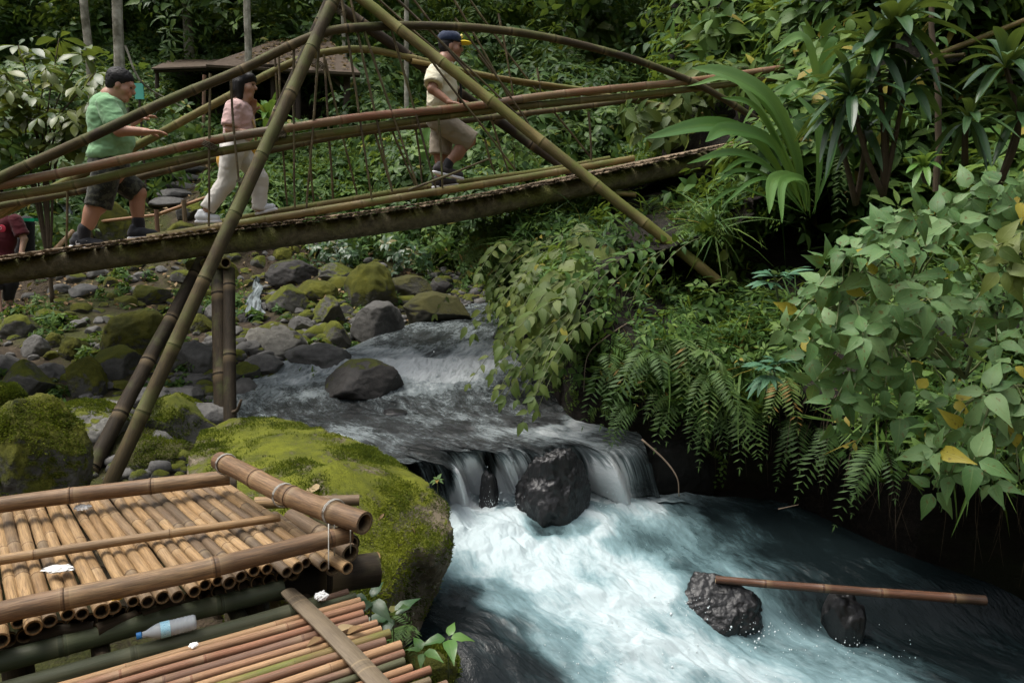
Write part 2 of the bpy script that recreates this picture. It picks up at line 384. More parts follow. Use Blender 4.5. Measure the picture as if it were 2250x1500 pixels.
# flatten the upper part a little round the far abutment so the bridge lands on it
sN = np.stack([EC[:,1]*.0, np.zeros(NS), np.zeros(NS)], 1)
flat = BV.reshape(-1,3)
dn = .30*fbm(flat*.9, 4, 21)+.10*fbm(flat*3.3, 4, 25)
amp = np.clip((np.repeat(PR[None,:,1], NS, 0).ravel()-.25)/1.0, .12, 1.6)
flat = flat+np.repeat(EN, len(PR), 0)*(dn*amp)[:,None]+np.c_[np.zeros((len(flat),2)), .10*fbm(flat*1.3, 3, 31)*amp]
BV = flat.reshape(NS, len(PR), 3)
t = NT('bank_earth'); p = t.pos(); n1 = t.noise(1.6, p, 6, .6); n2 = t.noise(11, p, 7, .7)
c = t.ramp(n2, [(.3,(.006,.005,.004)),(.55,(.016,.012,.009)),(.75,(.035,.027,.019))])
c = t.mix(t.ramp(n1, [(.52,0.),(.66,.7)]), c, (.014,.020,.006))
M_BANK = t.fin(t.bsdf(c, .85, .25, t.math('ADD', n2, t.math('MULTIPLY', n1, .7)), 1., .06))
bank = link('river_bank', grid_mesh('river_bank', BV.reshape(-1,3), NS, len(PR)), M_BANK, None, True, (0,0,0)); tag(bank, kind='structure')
BNRM = norm(np.cross(np.gradient(BV, axis=1), np.gradient(BV, axis=0)))
if BNRM[200, 100] @ -EN[200] < 0: BNRM = -BNRM
# ------------------------------------------------------------------ the stream: stations across, far to near
STN = [((985,668),(1092,668),-1.12),((965,690),(1098,690),-1.17),((850,728),(1104,720),-1.22),((745,772),(1122,762),-1.31),((640,800),(1160,800),-1.43),((505,845),(1215,850),-1.52),
       ((470,900),(1275,905),-1.60),((600,962),(1345,955),-1.66),((800,1012),(1365,985),-1.71),((860,1112),(1440,1090),-2.16),((845,1180),(1680,1112),-2.21),
       ((810,1330),(1930,1235),-2.31),((880,1480),(2240,1340),-2.45),((980,1640),(2560,1450),-2.60),((1050,1900),(3000,1600),-2.78)]
SL = np.array([PZ(a[0],a[1],z) for a,b,z in STN]); SR = np.array([PZ(b[0],b[1],z) for a,b,z in STN])
SR = SR+np.array([.22,.06,0])  # tuck under the bank
NT_ = 420
ss = np.r_[np.linspace(0,4,90,endpoint=False), np.linspace(4,7.6,240,endpoint=False), np.linspace(7.6,9.2,200,endpoint=False), np.linspace(9.2,12.6,330,endpoint=False), np.linspace(12.6,14-1e-4,30)]
tv = np.linspace(0,1,NT_)
S2, T2 = np.meshgrid(ss, tv, indexing='ij')
qn = np.stack([T2.ravel()*5, T2.ravel()*0, T2.ravel()*0+3.3], 1)
shift = .42*fbm(qn*1.3, 4, 41).reshape(S2.shape)
pxa = 830+T2*640
shift = (shift*.8+np.interp(pxa, [830,900,960,1010,1040,1078,1115,1150,1216,1290,1340,1420], [-.1,-.28,-.12,.10,.22,-.22,.12,.18,.4,.5,.45,.3]))*np.exp(-((S2-8.5)/1.0)**2)
Sx = np.clip(S2+shift, 0, 13.999)
def cr_at(P, s):
    m = len(P); i = np.minimum(s.astype(int), m-2); f = (s-i)[...,None]
    g = lambda k: P[np.clip(k,0,m-1)]
    p0,p1,p2,p3 = g(i-1),g(i),g(i+1),g(i+2)
    return .5*((2*p1)+(-p0+p2)*f+(2*p0-5*p1+4*p2-p3)*f**2+(-p0+3*p1-3*p2+p3)*f**3)
XY = cr_at(SL, S2)*(1-T2[...,None])+cr_at(SR, S2)*T2[...,None]
zs = np.array([z for *_, z in STN])
def zprof(s):
    i = np.minimum(s.astype(int), len(zs)-2); f = s-i
    fall = i == 8
    f2 = np.where(fall, np.clip(f*1.0, 0, 1)**1.7, f)
    return zs[i]*(1-f2)+zs[i+1]*f2
WZ = zprof(Sx)
bx_ = np.exp(-((S2-8.6)/.9)**2)*.62*fbm(np.stack([T2.ravel()*8, T2.ravel()*0+.7, T2.ravel()*0], 1), 3, 43).reshape(S2.shape)*np.clip(np.minimum(T2,1-T2)/.1,0,1)
XY = XY+bx_[...,None]*np.array([.35,-1.0,0])
W = np.stack([XY[...,0], XY[...,1], WZ], -1)
# second ledge near the fallen pole (low right of the pool)
px, py, _d = to_px(W)
led = 1/(1+np.exp(-((px-1560)/60.)))*1/(1+np.exp(-((py-(1312+.02*(px-1600)))/14.)))
W[...,2] -= .16*led*np.clip(1-(py-1350)/400., .3, 1)
up = 1/(1+np.exp(-((px-1500)/70.)))*(1-1/(1+np.exp(-((py-1320)/14.))))*np.clip((py-1140)/150.,0,1)
W[...,2] += .05*up
# the dark slide of water at the lower left of the pool
sl = np.exp(-(((px-1020)/170.)**2+((py-1420)/130.)**2)); W[...,2] += .10*sl
slen = np.cumsum(np.r_[0, np.linalg.norm(np.diff((SL+SR)/2, axis=0), axis=1)])
flen = np.interp(S2, np.arange(len(slen)), slen)
wid = np.linalg.norm(cr_at(SR, S2)-cr_at(SL, S2), axis=-1); fw = (T2-.35)*wid
# foam by photo-measured places in the world
FC = [(1070,700,.3),(930,745,.25),(1050,735,.45),(850,760,.4),(950,775,.35),(1080,770,.75),(830,785,.72),(905,800,.9),(1000,800,.72),(1090,800,.85),(1000,822,.86),(900,822,.92),(1140,830,.3),
      (640,840,.6),(560,850,.55),(700,850,.35),(930,850,.68),(1050,860,.45),(1180,880,.1),(540,890,.5),(620,900,.33),(780,905,.1),(900,900,.36),(1050,900,.32),(1200,930,.12),
      (580,930,.35),(700,940,.3),(860,940,.25),(1000,940,.24),(1130,930,.25),(820,975,.36),(940,990,.14),(1030,980,.22),(1120,960,.34),(1140,945,.7),(1200,942,.95),(1280,940,.95),(1330,960,.42),
      (900,1015,.2),(985,1010,.1),(1090,985,.3),(1170,990,.33),(1240,985,.2),(1340,1010,.4)]
FCW = [PZ(x,y,float(zprof(np.array([np.interp(y,[668,690,725,768,800,848,902,960,1010],[0,1,2,3,4,5,6,7,8])]))[0])) for x,y,_ in FC]
FV = [v for *_, v in FC]
for x,y,v in [(900,1050,.1),(960,1050,.12),(985,1085,.2),(1020,1050,.8),(1040,1030,.6),(1072,1060,.22),(1085,1090,.4),(1105,1050,.62),(1130,1060,.85),(1120,1090,.92),(1150,1020,.3),(1310,1030,.5),(1330,1050,.85),(1355,1030,.62),(1390,1050,.2),(1420,1060,.1)]:
    FCW.append(PY(x,y,5.62)); FV.append(v)
for x,y,v in [(1000,1110,.95),(1060,1120,1),(1130,1130,1),(1200,1160,.5),(1290,1150,.6),(1310,1110,.9),(1370,1105,1),(1440,1110,.85),(1500,1120,.6),(1590,1120,.35),(1700,1130,.12),(1000,1180,.95),(1100,1200,.97),
              (1220,1200,.9),(1350,1180,.72),(1480,1180,.6),(1600,1180,.45),(1700,1200,.25),(1800,1220,.05),(940,1240,.85),(1050,1260,.9),(1160,1270,.97),(1300,1250,.85),(1420,1240,.9),(1540,1240,.6),(1660,1230,.4),(1780,1270,.15),(1900,1260,.03),
              (930,1300,.45),(1000,1330,.35),(1100,1330,.72),(1220,1340,.85),(1350,1320,.93),(1450,1300,.98),(1480,1340,1.0),(1700,1290,.42),(1800,1300,.2),(940,1370,.12),(1020,1390,.2),(1120,1400,.42),(1220,1420,.6),(1330,1400,.92),
              (1430,1400,1.0),(1520,1420,1),(1620,1410,.8),(1680,1370,.5),(1750,1390,.5),(1760,1340,.35),(1850,1420,.7),(1920,1400,.6),(2000,1410,.72),(2080,1400,.55),(2150,1400,.2),(2230,1410,.05),(1000,1470,.07),(1100,1480,.12),(1200,1490,.32),(1300,1480,.72),(1380,1480,.97),
              (1500,1490,1),(1650,1480,.9),(1780,1480,.78),(1900,1490,.7),(2050,1480,.62),(2200,1480,.4),(1950,1330,.08),(2050,1340,.02),(2120,1345,.02),(2200,1360,.02),(2160,1385,.1),(2240,1440,.08),(1800,1325,.12),(1900,1200,.0),(1850,1180,.0),(2000,1290,.02),(1760,1160,.04)]:
    FCW.append(PZ(x,y,float(np.interp(y,[1100,1180,1300,1480],[-2.16,-2.21,-2.31,-2.45])))); FV.append(v)
for x,y,z,r in [(1216,1130,-2.17,.36),(1580,1385,-2.36,.30),(1852,1400,-2.38,.17),(794,870,-1.56,.40),(735,972,-1.66,.12),(960,1105,-2.15,.2)]:
    c0 = PZ(x,y,z)
    for k in range(14): FCW.append(c0+r*1.08*np.array([math.cos(k*.449),math.sin(k*.449),0])); FV.append((.95 if math.sin(k*.449) < .3 else .7) if y > 1000 else (.6 if math.sin(k*.449) > -.3 else .3))
FCW = np.array(FCW); FV = np.array(FV)
Wf = W.reshape(-1,3); foam = np.empty(len(Wf)); wx = Wf+np.c_[.07*fbm(Wf*4,3,51), .07*fbm(Wf*4,3,55), np.zeros(len(Wf))]
for i in range(0, len(Wf), 20000):
    d2 = ((wx[i:i+20000,None]-FCW[None])**2*np.array([1,1,1.0])).sum(2)+.0009
    w = d2**-1.9; foam[i:i+20000] = (w*FV).sum(1)/w.sum(1)
px, py, _d = to_px(W); fpx = np.interp(px.ravel(), [840,900,985,1003,1030,1060,1067,1086,1093,1120,1146,1200,1288,1305,1340,1372,1395,1430], [.25,.14,.18,.95,1.1,1.,.34,.3,.95,1.15,1.1,.4,.7,1.,1.1,1.,.5,.1])
fz = np.clip((py.ravel()-985)/110, 0, 1); fpx = fpx*(.62+.62*fz); isf0 = np.exp(-((Sx.ravel()-8.65)/.40)**2)
foam = np.clip(foam-.10*((S2.ravel() < 7.9) & (S2.ravel() > 4.9))-.03*((S2.ravel() < 3.3))+.26*(S2.ravel() > 9.6)*fbm(np.stack([flen.ravel()*1.1, fw.ravel()*2.2, flen.ravel()*0], 1), 3, 131)-.03*(S2.ravel() > 9.6)+.14*np.exp(-((S2.ravel()-4.1)/.5)**2), 0, 1.05)
foam = np.where(S2.ravel() > 9.3, np.clip(foam,0,1.05)**1.55*1.02, foam)
foam = foam*(1-isf0)+isf0*np.clip(fpx, 0, 1)
fcv = np.stack([flen.ravel(), fw.ravel(), np.zeros(len(Wf))], 1)
# standing waves, streaks and boils
calm = np.interp(S2.ravel(), [0,3,4,5,7.5,8.3,9.0,9.6,11,14], [.5,.8,1.3,.9,.8,.3,.5,1.3,1.5,1.5])
wob = fcv+np.c_[.12*fbm(fcv*3,2,61), .05*fbm(fcv*5,2,63), np.zeros(len(Wf))]
low_ = 1/(1+np.exp(-(S2.ravel()-9.4)/.3)); chop = 1-low_
disp = .040*fbm(wob*np.array([1.9,3.0,1]), 3, 71)+(.005+.011*chop)*fbm(wob*np.array([4.5,9,1]), 3, 75)+.014*chop*fbm(wob*np.array([11,17,1]), 3, 79)
ridge = .018*(1-np.abs(fbm(wob*np.array([3.2,7,1]), 3, 83))*2.2)
isf = np.exp(-((Sx.ravel()-8.55)/.42)**2)
streak = .035*fbm(np.stack([fcv[:,0]*.8, fcv[:,1]*11, fcv[:,2]], 1), 3, 87)
edgeT = np.clip(np.minimum(T2.ravel(), 1-T2.ravel())/.06, 0, 1)
churn = .085*low_*np.clip(foam-.25,0,1)*(np.abs(fbm(wob*np.array([3.6,4.6,1]),4,151))-.22)*edgeT
dz = churn+(disp+ridge*(.25+.75*chop))*calm*(1-.55*isf)*edgeT*np.where(S2.ravel() > 9.5, .35+.65*np.clip(foam*1.3,0,1), 1)
# hump at the foot of the falls where water boils up
boil = .09*np.exp(-((S2.ravel()-9.8-.5*fbm(np.stack([T2.ravel()*9,T2.ravel()*0,T2.ravel()*0],1),2,44))/.45)**2)*np.clip(foam-.3,0,1)*(1+1.2*fbm(wob*np.array([4,5,1]),3,46))
boil += .07*np.exp(-((S2.ravel()-4.25)/.22)**2)*(foam > .2)
nrmW = np.cross(np.gradient(W, axis=1), np.gradient(W, axis=0)).reshape(-1,3); nrmW = norm(nrmW); nrmW *= np.sign(nrmW[:,2:3]+1e-6)
Wf = Wf+np.c_[np.zeros((len(Wf),2)), dz+boil]+nrmW*(streak*isf)[:,None]
t = NT('stream_water'); fc = t.attr('flow').outputs['Vector']; fo = t.attr('foam').outputs['Fac']; fall = t.attr('fall').outputs['Fac']
w1 = t.n('ShaderNodeTexNoise'); w1.inputs['Scale'].default_value = 3; t.l(fc, w1.inputs['Vector'])
wv = t.n('ShaderNodeVectorMath', operation='MULTIPLY_ADD'); t.l(w1.outputs['Color'], wv.inputs[0]); wv.inputs[1].default_value = (.3,.14,0); t.l(fc, wv.inputs[2])
wv = wv.outputs[0]
chp = t.attr('chop').outputs['Fac']
def two(s1, s2, d, r): return t.mix(chp, t.noise(1, t.mapv(wv, s1), d, r), t.noise(1, t.mapv(wv, s2), d, r))
a = two((1.5,3.0,1), (3.0,5.0,1), 6, .62); b = two((3.4,10,1), (11,17,1), 5, .62); cc = two((14,27,1), (34,46,1), 5, .66)
wa = t.math('SUBTRACT', 1.22, t.math('MULTIPLY', chp, .27)); wb = t.math('ADD', .48, t.math('MULTIPLY', chp, .27)); wc = t.math('ADD', .55, t.math('MULTIPLY', chp, .0))
mx = t.math('ADD', t.math('MULTIPLY', a, wa), t.math('ADD', t.math('MULTIPLY', b, wb), t.math('MULTIPLY', cc, wc)))   # ~1.12 mean
str_ = t.noise(1, t.mapv(fc, (1.1,34,1)), 4, .6)
mx = t.mix(fall, mx, t.math('ADD', t.math('MULTIPLY', str_, 1.7), .27))
lev = t.math('ADD', t.math('MULTIPLY', fo, 1.2), t.math('MULTIPLY', t.math('SUBTRACT', mx, 1.12), t.math('ADD', .68, t.math('MULTIPLY', chp, .5))))
col = t.ramp(lev, [(.10,(.006,.010,.011)),(.28,(.018,.031,.034)),(.50,(.075,.125,.135)),(.74,(.17,.265,.285)),(1.02,(.41,.49,.51))])
col = t.mix(t.math('MULTIPLY', fall, t.ramp(lev, [(.70,0.),(1.15,1.)])), col, (.80,.85,.87))
hsv = t.n('ShaderNodeHueSaturation'); t.l(t.math('SUBTRACT', 1.0, t.math('MULTIPLY', chp, .62)), hsv.inputs['Saturation']); t.l(col, hsv.inputs['Color']); col = hsv.outputs[0]
bmp = t.math('ADD', t.math('MULTIPLY', b, .6), t.math('ADD', t.math('MULTIPLY', cc, .5), t.math('MULTIPLY', a, .5)))
bs = t.bsdf(col, t.ramp(lev, [(.25,.07),(.7,.45),(1.,.6)]), .5, t.math('MULTIPLY', bmp, t.math('ADD', .45, t.math('MULTIPLY', chp, .55))), .8, .045, IOR=1.33)
M_WATER = t.fin(bs)
stream = link('stream', grid_mesh('stream', Wf, len(ss), NT_, dict(foam=foam, flow=fcv, fall=isf, chop=chop)), M_WATER, None, True, (0,0,0)); tag(stream, kind='structure')
# ------------------------------------------------------------------ rocks
M_R = dict(
 grey=rock_mat('grey_stone', (.035,.034,.033), (.17,.165,.155), .28),
 pale=rock_mat('pale_stone', (.07,.068,.06), (.27,.26,.23), .38, lichen=.3),
 dark=rock_mat('dark_stone', (.012,.012,.012), (.065,.06,.055), .32, mossA=(.02,.028,.008), mossB=(.09,.095,.02)),
 mossy=rock_mat('mossy_stone', (.03,.03,.026), (.13,.125,.11), .98, mossA=(.018,.026,.005), mossB=(.15,.15,.018)),
 half=rock_mat('half_mossy_stone', (.03,.03,.028), (.14,.135,.12), .66),
 olive=rock_mat('olive_stone', (.022,.022,.017), (.10,.095,.07), .75, mossA=(.03,.032,.012), mossB=(.10,.095,.03)),

 shade=rock_mat('shade_black_stone', (.003,.003,.003), (.014,.014,.012), .1),  # near-black: shade put into the stone colour
 wet=rock_mat('wet_stone', (.003,.003,.0035), (.02,.02,.021), 0, wet=1.))
def ico(sub):
    bm = bmesh.new(); bmesh.ops.create_icosphere(bm, subdivisions=sub, radius=1)
    V = np.array([v.co[:] for v in bm.verts]); F = np.array([[v.index for v in f.verts] for f in bm.faces]); bm.free(); return V, F
ICO = {k: ico(k) for k in (3,4,5,6)}
def rock_shape(seed, sub=5, lump=.28, cuts=9, fine=.035):
    V, F = ICO[sub]; rg = np.random.default_rng(seed)
    P = V*(1+lump*fbm(V*1.1+seed*3.7, 3, seed%50))[:,None]
    for k in range(cuts):
        n = norm(rg.normal(size=3)*np.array([1,1,.8])); c = rg.uniform(.62,.9); d = P@n-c
        P = P-np.where(d > 0, d*.88, 0)[:,None]*n
    P = P*(1+fine*fbm(V*5+seed, 4, seed%37)+fine*.5*fbm(V*14+seed, 3, 7))[:,None]
    lo, hi = P.min(0), P.max(0)
    return (P-(lo+hi)/2)/(hi-lo)*2, F    # fits -1..1
def tri_mesh(name, V, F, sharp=None): return mesh_np(name, V, F.ravel(), np.arange(len(F))*3, None, None, True, sharp)
def rock(cx, cy, w, h, Y, mat, label, seed, dep=.85, rot=0, sub=5, name='rock', cat='rock', group=None, sink=.18, lump=.28, cuts=9, fine=.035):
    c = PY(cx, cy, Y); d = to_px(c)[2]; sx = w*d/FPX/2; sz = h*d/FPX/2/math.cos(math.radians(14))
    P, F = rock_shape(seed, sub, lump, cuts, fine)
    a = rot; R = np.array([[math.cos(a),-math.sin(a),0],[math.sin(a),math.cos(a),0],[0,0,1]])
    P = P@R.T; lo, hi = P.min(0), P.max(0); P = (P-(lo+hi)/2)/(hi-lo)*2
    P = P*np.array([sx, sx*dep, sz*(1+sink)])+np.array([0,0,-sz*sink])
    o = link(name, tri_mesh(name, P+c, F), M_R[mat] if isinstance(mat, str) else mat, None, True, c)
    tag(o, label, cat, group); return o
ROCKS = [
 (85,990,205,235,4.75,'mossy','big moss-covered boulder beside the top left corner of the bamboo platform',3),
 (185,945,205,130,5.75,'pale','pale grey flat boulder between the moss-covered boulder and the slanted bamboo legs',5),
 (18,885,90,85,5.5,'mossy','round yellow-green mossy stone at the left edge above the big moss-covered boulder',8),
 (405,925,170,125,6.0,'half','brown-grey boulder with mossy front, just left of the upright post foot',13),
 (310,1015,260,135,5.65,'olive','low dark mossy boulder between the feet of the slanted bamboo legs',21),
 (305,745,150,125,8.1,'mossy','large boulder under a smooth green moss coat, left of the slanted legs',34),
 (55,840,125,100,6.6,'half','grey-green boulder at the left edge below the small mossy stones',55),
 (190,835,90,105,6.7,'mossy','tall mossy boulder standing right of the grey-green boulder at the left edge',56),
 (165,768,70,62,7.1,'mossy','yellowish mossy knob on top of the tall mossy boulder',57),
 (118,752,52,46,7.4,'mossy','small bright green mossy round stone beside the yellowish mossy knob',58),
 (75,765,60,60,7.0,'grey','bare grey stone left of the small bright green mossy round stone',59),
 (425,790,105,85,7.4,'grey','grey smooth boulder seen between the slanted leg and the upright post',60),
 (600,748,145,80,8.1,'pale','pale angular boulder with a shadowed underside right of the upright post',61),
 (552,770,54,42,7.85,'grey','small round grey stone tucked under the pale angular boulder',62),
 (700,787,150,70,7.6,'grey','long dark grey boulder at the water edge behind the boulder in the stream',63),
 (735,740,85,70,8.2,'half','pointed stone with yellow moss above the long dark grey boulder',64),
 (828,708,118,92,8.5,'grey','grey boulder in front of the tall mossy rock at the stream edge',65),
 (815,636,122,120,9.3,'mossy','tall peaked mossy rock standing on the far stream bank',66),
 (965,678,150,74,9.4,'olive','broad olive-brown boulder at the bend of the stream',67),
 (908,635,110,62,10.1,'olive','brownish flat rock behind the broad boulder at the bend',68),
 (970,626,56,34,10.4,'dark','dark small rock at the mouth of the shaded hollow under the bridge',69),
 (794,836,180,92,6.75,'dark','dark brown rounded boulder standing alone in the middle of the stream',70),
 (632,660,98,68,9.5,'half','low mossy boulder right of the small side cascade',71),
 (690,640,110,50,10.1,'mossy','mossy bumpy rock behind the low mossy boulder by the side cascade',72),
 (720,685,84,72,9.1,'half','brown and green stone left of the grey boulder at the stream edge',73),
 (538,712,40,54,8.8,'dark','dark wet stone at the foot of the side cascade',74),
 (575,800,95,44,7.3,'grey','low grey stones ledge along the near edge of the rapids',75),
 (540,815,64,40,7.1,'half','mossy low stone right beside the upright post at the water',76),
 (432,838,76,38,6.95,'grey','flat grey stone in the shallow water left of the upright post',77),
 (1112,748,62,72,8.2,'wet','dark wet rock jutting from the right bank into the rapids',78),
 (245,490,90,100,10.9,'mossy','big yellow-mossed boulder behind the legs of the person in green',79),
 (175,462,56,66,11.6,'mossy','mossy boulder left of the big yellow-mossed boulder behind the bridge',80),
 (443,712,58,48,8.6,'mossy','bright mossy stone between the slanted leg and the upright post',81),
 (620,560,50,34,11.2,'mossy','mossy stone just under the bridge beam, right of the post top',82),
 (505,605,40,60,10.3,'mossy','green moss lump right behind the top of the upright post',83),
 (330,870,120,46,6.35,'grey','flat grey slab in the shallow side water behind the slanted legs',84),
 (660,718,60,48,8.7,'grey','grey stone wedged behind the pale angular boulder',85),
 (265,900,130,60,6.3,'pale','pale rounded boulder seen between the two slanted legs',86),
 (60,470,110,80,12.2,'half','grey mossy boulder behind the rails at the left edge',87),
 (452,912,120,58,6.05,'grey','grey stone lapped by shallow water just left of the upright post foot',103),
 (398,872,90,40,6.5,'grey','flat grey stone at the shallow water edge between the legs and the post',104),
 (35,720,90,60,8.4,'half','half-mossy boulder at the left edge above the bare grey stone',105),
 (120,905,80,46,5.9,'mossy','low mossy stone behind the big moss-covered boulder',106),
 (250,800,110,80,7.2,'half','broad half-mossy rock between the tall mossy boulder and the slanted legs',107),
 (110,820,70,50,6.9,'grey','plain grey rock between the two boulders at the left edge',108),
 (395,700,80,60,8.9,'half','half-mossy rock above the grey smooth boulder by the legs',109),
 (330,650,90,50,9.9,'mossy','flat moss cushion rock on the slope beneath the log beam',110),
 (640,600,110,60,10.8,'dark','dark rock under the log beam right of the small brook',111),
 (740,600,80,46,10.9,'half','half-mossy rock left of the tall peaked mossy rock',112),
 (480,690,60,60,8.9,'grey','upright grey stone close behind the bamboo post',113),
 (110,500,110,44,11.4,'mossy','low mossy slab beside the bamboo fence on the left bank',88),
 (420,462,80,40,11.2,'half','flat mossy rock beside the dirt path by the bamboo fence',89),
]
def hit(px, py, y0=3.0, y1=45.):
    ys = np.linspace(y0, y1, 1200); d = ray(px, py); P = d[None]*(ys/d[1])[:,None]
    h = HN(P[:,0], P[:,1]); k = np.nonzero(P[:,2] < h)[0]
    return P[k[0]] if len(k) else P[-1]
for r in ROCKS:
    if r[4] > 6.0 and r[7] not in (103,104,63,65,67,69,70,74,75,76,77,78,84):
        q = hit(r[0], r[1]+r[3]*.36, 4.5); r = r[:4]+(float(np.clip(q[1]+.1, 5, 14)),)+r[5:]
    big = r[2]*r[3] > 9000
    rock(*r[:5], r[5], r[6], r[7], sub=6 if (r[4] < 6 and big) else 5, name='boulder' if big else 'stone', cat='boulder' if big else 'stone',
         lump=.2 if r[5] == 'mossy' else .26, cuts=5 if r[5] == 'mossy' else 9, fine=.06 if r[5] == 'mossy' else .04)
# rocks in the falls
rock(1216,1066,172,172,5.42,'wet','wet black rock splitting the waterfall into two',90, sub=6, name='boulder', cat='boulder', dep=.8, cuts=8, sink=.5, fine=.09, lump=.34)
rock(1470,1010,190,190,6.0,'shade','added rock painted shade-black at the right end of the waterfall under the bank',99, sub=6, name='boulder', cat='boulder', dep=.8, sink=.3)  # added where the bank is only dark; its colour holds the shade
rock(930,1062,120,110,5.62,'wet','dark wet rock behind the thin water at the left end of the waterfall',97, name='stone', cat='stone', dep=.6, sink=.4)
rock(1074,1075,44,84,5.5,'wet','narrow dark rock between the two white columns of the waterfall',98, name='stone', cat='stone', sink=.4)
rock(1580,1330,190,140,4.45,'wet','wet black rock in the white water under the left end of the bamboo pole',91, sub=6, name='boulder', cat='boulder', dep=.8, sink=.2, rot=.5, fine=.06)
rock(1852,1360,92,120,4.35,'wet','small dark rock under the middle of the fallen bamboo pole',92, name='boulder', cat='boulder', sink=.2)
rock(735,958,50,40,5.9,'wet','small black wet stone where water slips past the mossy slab',93, name='stone', cat='stone')
rock(865,908,60,18,6.2,'wet','black stone just breaking the water below the boulder in the stream',94, name='stone', cat='stone')
rock(945,1462,130,75,3.55,'mossy','small mossy rock at the bottom edge beside the orange bamboo deck',95, name='stone', cat='stone')
# the great moss slab beside the platform: outline of its top from the photo, at its own depth and height
def mossy_slab():
    top = [(445,945,-1.50),(520,918,-1.47),(640,925,-1.47),(760,965,-1.5),(880,1015,-1.56),(955,1075,-1.64),(985,1125,-1.72),(965,1180,-1.78),(890,1225,-1.76),(835,1290,-1.78),(760,1330,-1.78),(600,1290,-1.66),(470,1190,-1.6),(410,1050,-1.56)]
    C = catmull(np.array([PZ(*q) for q in top+top[:1]]), 181)[:-1]
    cen = C.mean(0); cen[2] = -1.52
    rings = []
    ks = [0,.12,.25,.4,.55,.7,.82,.91,.97,1.0]
    for k in ks[1:]:
        q = cen+(C-cen)*k; q[:,2] = cen[2]+.05*(1-k)+(C[:,2]-cen[2])*k**1.4+.10*(1-k**2)*.55; rings.append(q)
    for o, dz in ((1.012,-.03),(1.01,-.075),(.99,-.13),(.955,-.2),(.93,-.3),(.9,-.45),(.88,-.65),(.86,-.95)):
        q = cen+(C-cen)*o; q[:,2] = C[:,2]+dz; rings.append(q)
    V = np.concatenate([[cen+np.array([0,0,.06])]]+rings); n = len(C); F = []
    bm = MB()
    F += [(0,1+j,1+(j+1)%n) for j in range(n)]
    for i in range(len(rings)-1):
        F += [(1+i*n+j, 1+(i+1)*n+j, 1+(i+1)*n+(j+1)%n, 1+i*n+(j+1)%n) for j in range(n)]
    # refine
    me = bpy.data.meshes.new('x'); me.from_pydata(V.tolist(), [], F); b = bmesh.new(); b.from_mesh(me)
    bmesh.ops.subdivide_edges(b, edges=b.edges[:], cuts=3, use_grid_fill=True); bmesh.ops.triangulate(b, faces=b.faces[:])
    V = np.array([v.co[:] for v in b.verts]); F = np.array([[v.index for v in f.verts] for f in b.faces]); b.free()
    side = np.clip((-1.62-V[:,2])/.3, 0, 1)
    N = norm(V-cen)
    if (np.cross(V[F[:,1]]-V[F[:,0]], V[F[:,2]]-V[F[:,0]])*(V[F].mean(1)-cen)).sum() < 0: F = F[:,::-1]
    V = V+N*(.05*fbm(V*3, 4, 3)*(1+1.2*side)+.026*fbm(V*11, 4, 4))[:,None]
    V[:,2] += .05*fbm(V*np.array([2.3,2.3,.1]), 3, 8)+.02*np.abs(fbm(V*np.array([7,7,.1]), 3, 9))
    m = rock_mat('slab_moss', (.04,.036,.026), (.22,.175,.115), .43, mossA=(.022,.034,.005), mossB=(.20,.215,.016), lichen=.6)
    o = thing('boulder', cen, 'huge flat mossy slab of rock beside the platform, overhanging the white pool', 'boulder')
    link('rock_body', tri_mesh('rock_body', V, F), m, o); return o, V, F
SLAB, SLV, SLF = mossy_slab()
# ------------------------------------------------------------------ camera and light
cam = bpy.data.cameras.new('camera'); camo = bpy.data.objects.new('camera', cam); COL.objects.link(camo)
cam.sensor_width = 36; cam.lens = 36*FPX/2250; cam.clip_end = 500; cam.clip_start = .05
camo.rotation_euler = (math.radians(90)-PITCH, 0, 0); scene.camera = camo
SUN_EL, SUN_AZ = math.radians(68), math.radians(266)   # the light comes from above and the left
world = bpy.data.worlds.new('World'); scene.world = world; world.use_nodes = True
wt = world.node_tree; wt.nodes.clear(); wo = wt.nodes.new('ShaderNodeOutputWorld'); bg = wt.nodes.new('ShaderNodeBackground'); sky = wt.nodes.new('ShaderNodeTexSky')
sky.sky_type = 'NISHITA'; sky.sun_disc = False; sky.sun_elevation = SUN_EL; sky.sun_rotation = SUN_AZ; sky.dust_density = 5; sky.ozone_density = .6; sky.air_density = 1.2
hs = wt.nodes.new('ShaderNodeHueSaturation'); hs.inputs['Saturation'].default_value = .32
wt.links.new(sky.outputs[0], hs.inputs['Color']); wt.links.new(hs.outputs[0], bg.inputs[0]); bg.inputs[1].default_value = .15; wt.links.new(bg.outputs[0], wo.inputs[0])
sun = bpy.data.lights.new('sun', 'SUN'); sun.energy = 1.5; sun.angle = math.radians(25); sun.color = (1,.955,.87)
suno = bpy.data.objects.new('sun', sun); COL.objects.link(suno)
sd = Vector((math.cos(SUN_EL)*math.sin(SUN_AZ), math.cos(SUN_EL)*math.cos(SUN_AZ), math.sin(SUN_EL)))
suno.rotation_euler = sd.to_track_quat('Z', 'Y').to_euler()
scene.view_settings.view_transform = 'Standard'; scene.view_settings.look = 'None'; scene.view_settings.exposure = 0.8; scene.view_settings.gamma = 1
scene.cycles.max_bounces = 6; scene.cycles.diffuse_bounces = 3; scene.cycles.glossy_bounces = 3; scene.cycles.transmission_bounces = 6; scene.cycles.transparent_max_bounces = 6
scene.cycles.caustics_reflective = False; scene.cycles.caustics_refractive = False
scene.cycles.sample_clamp_indirect = 6
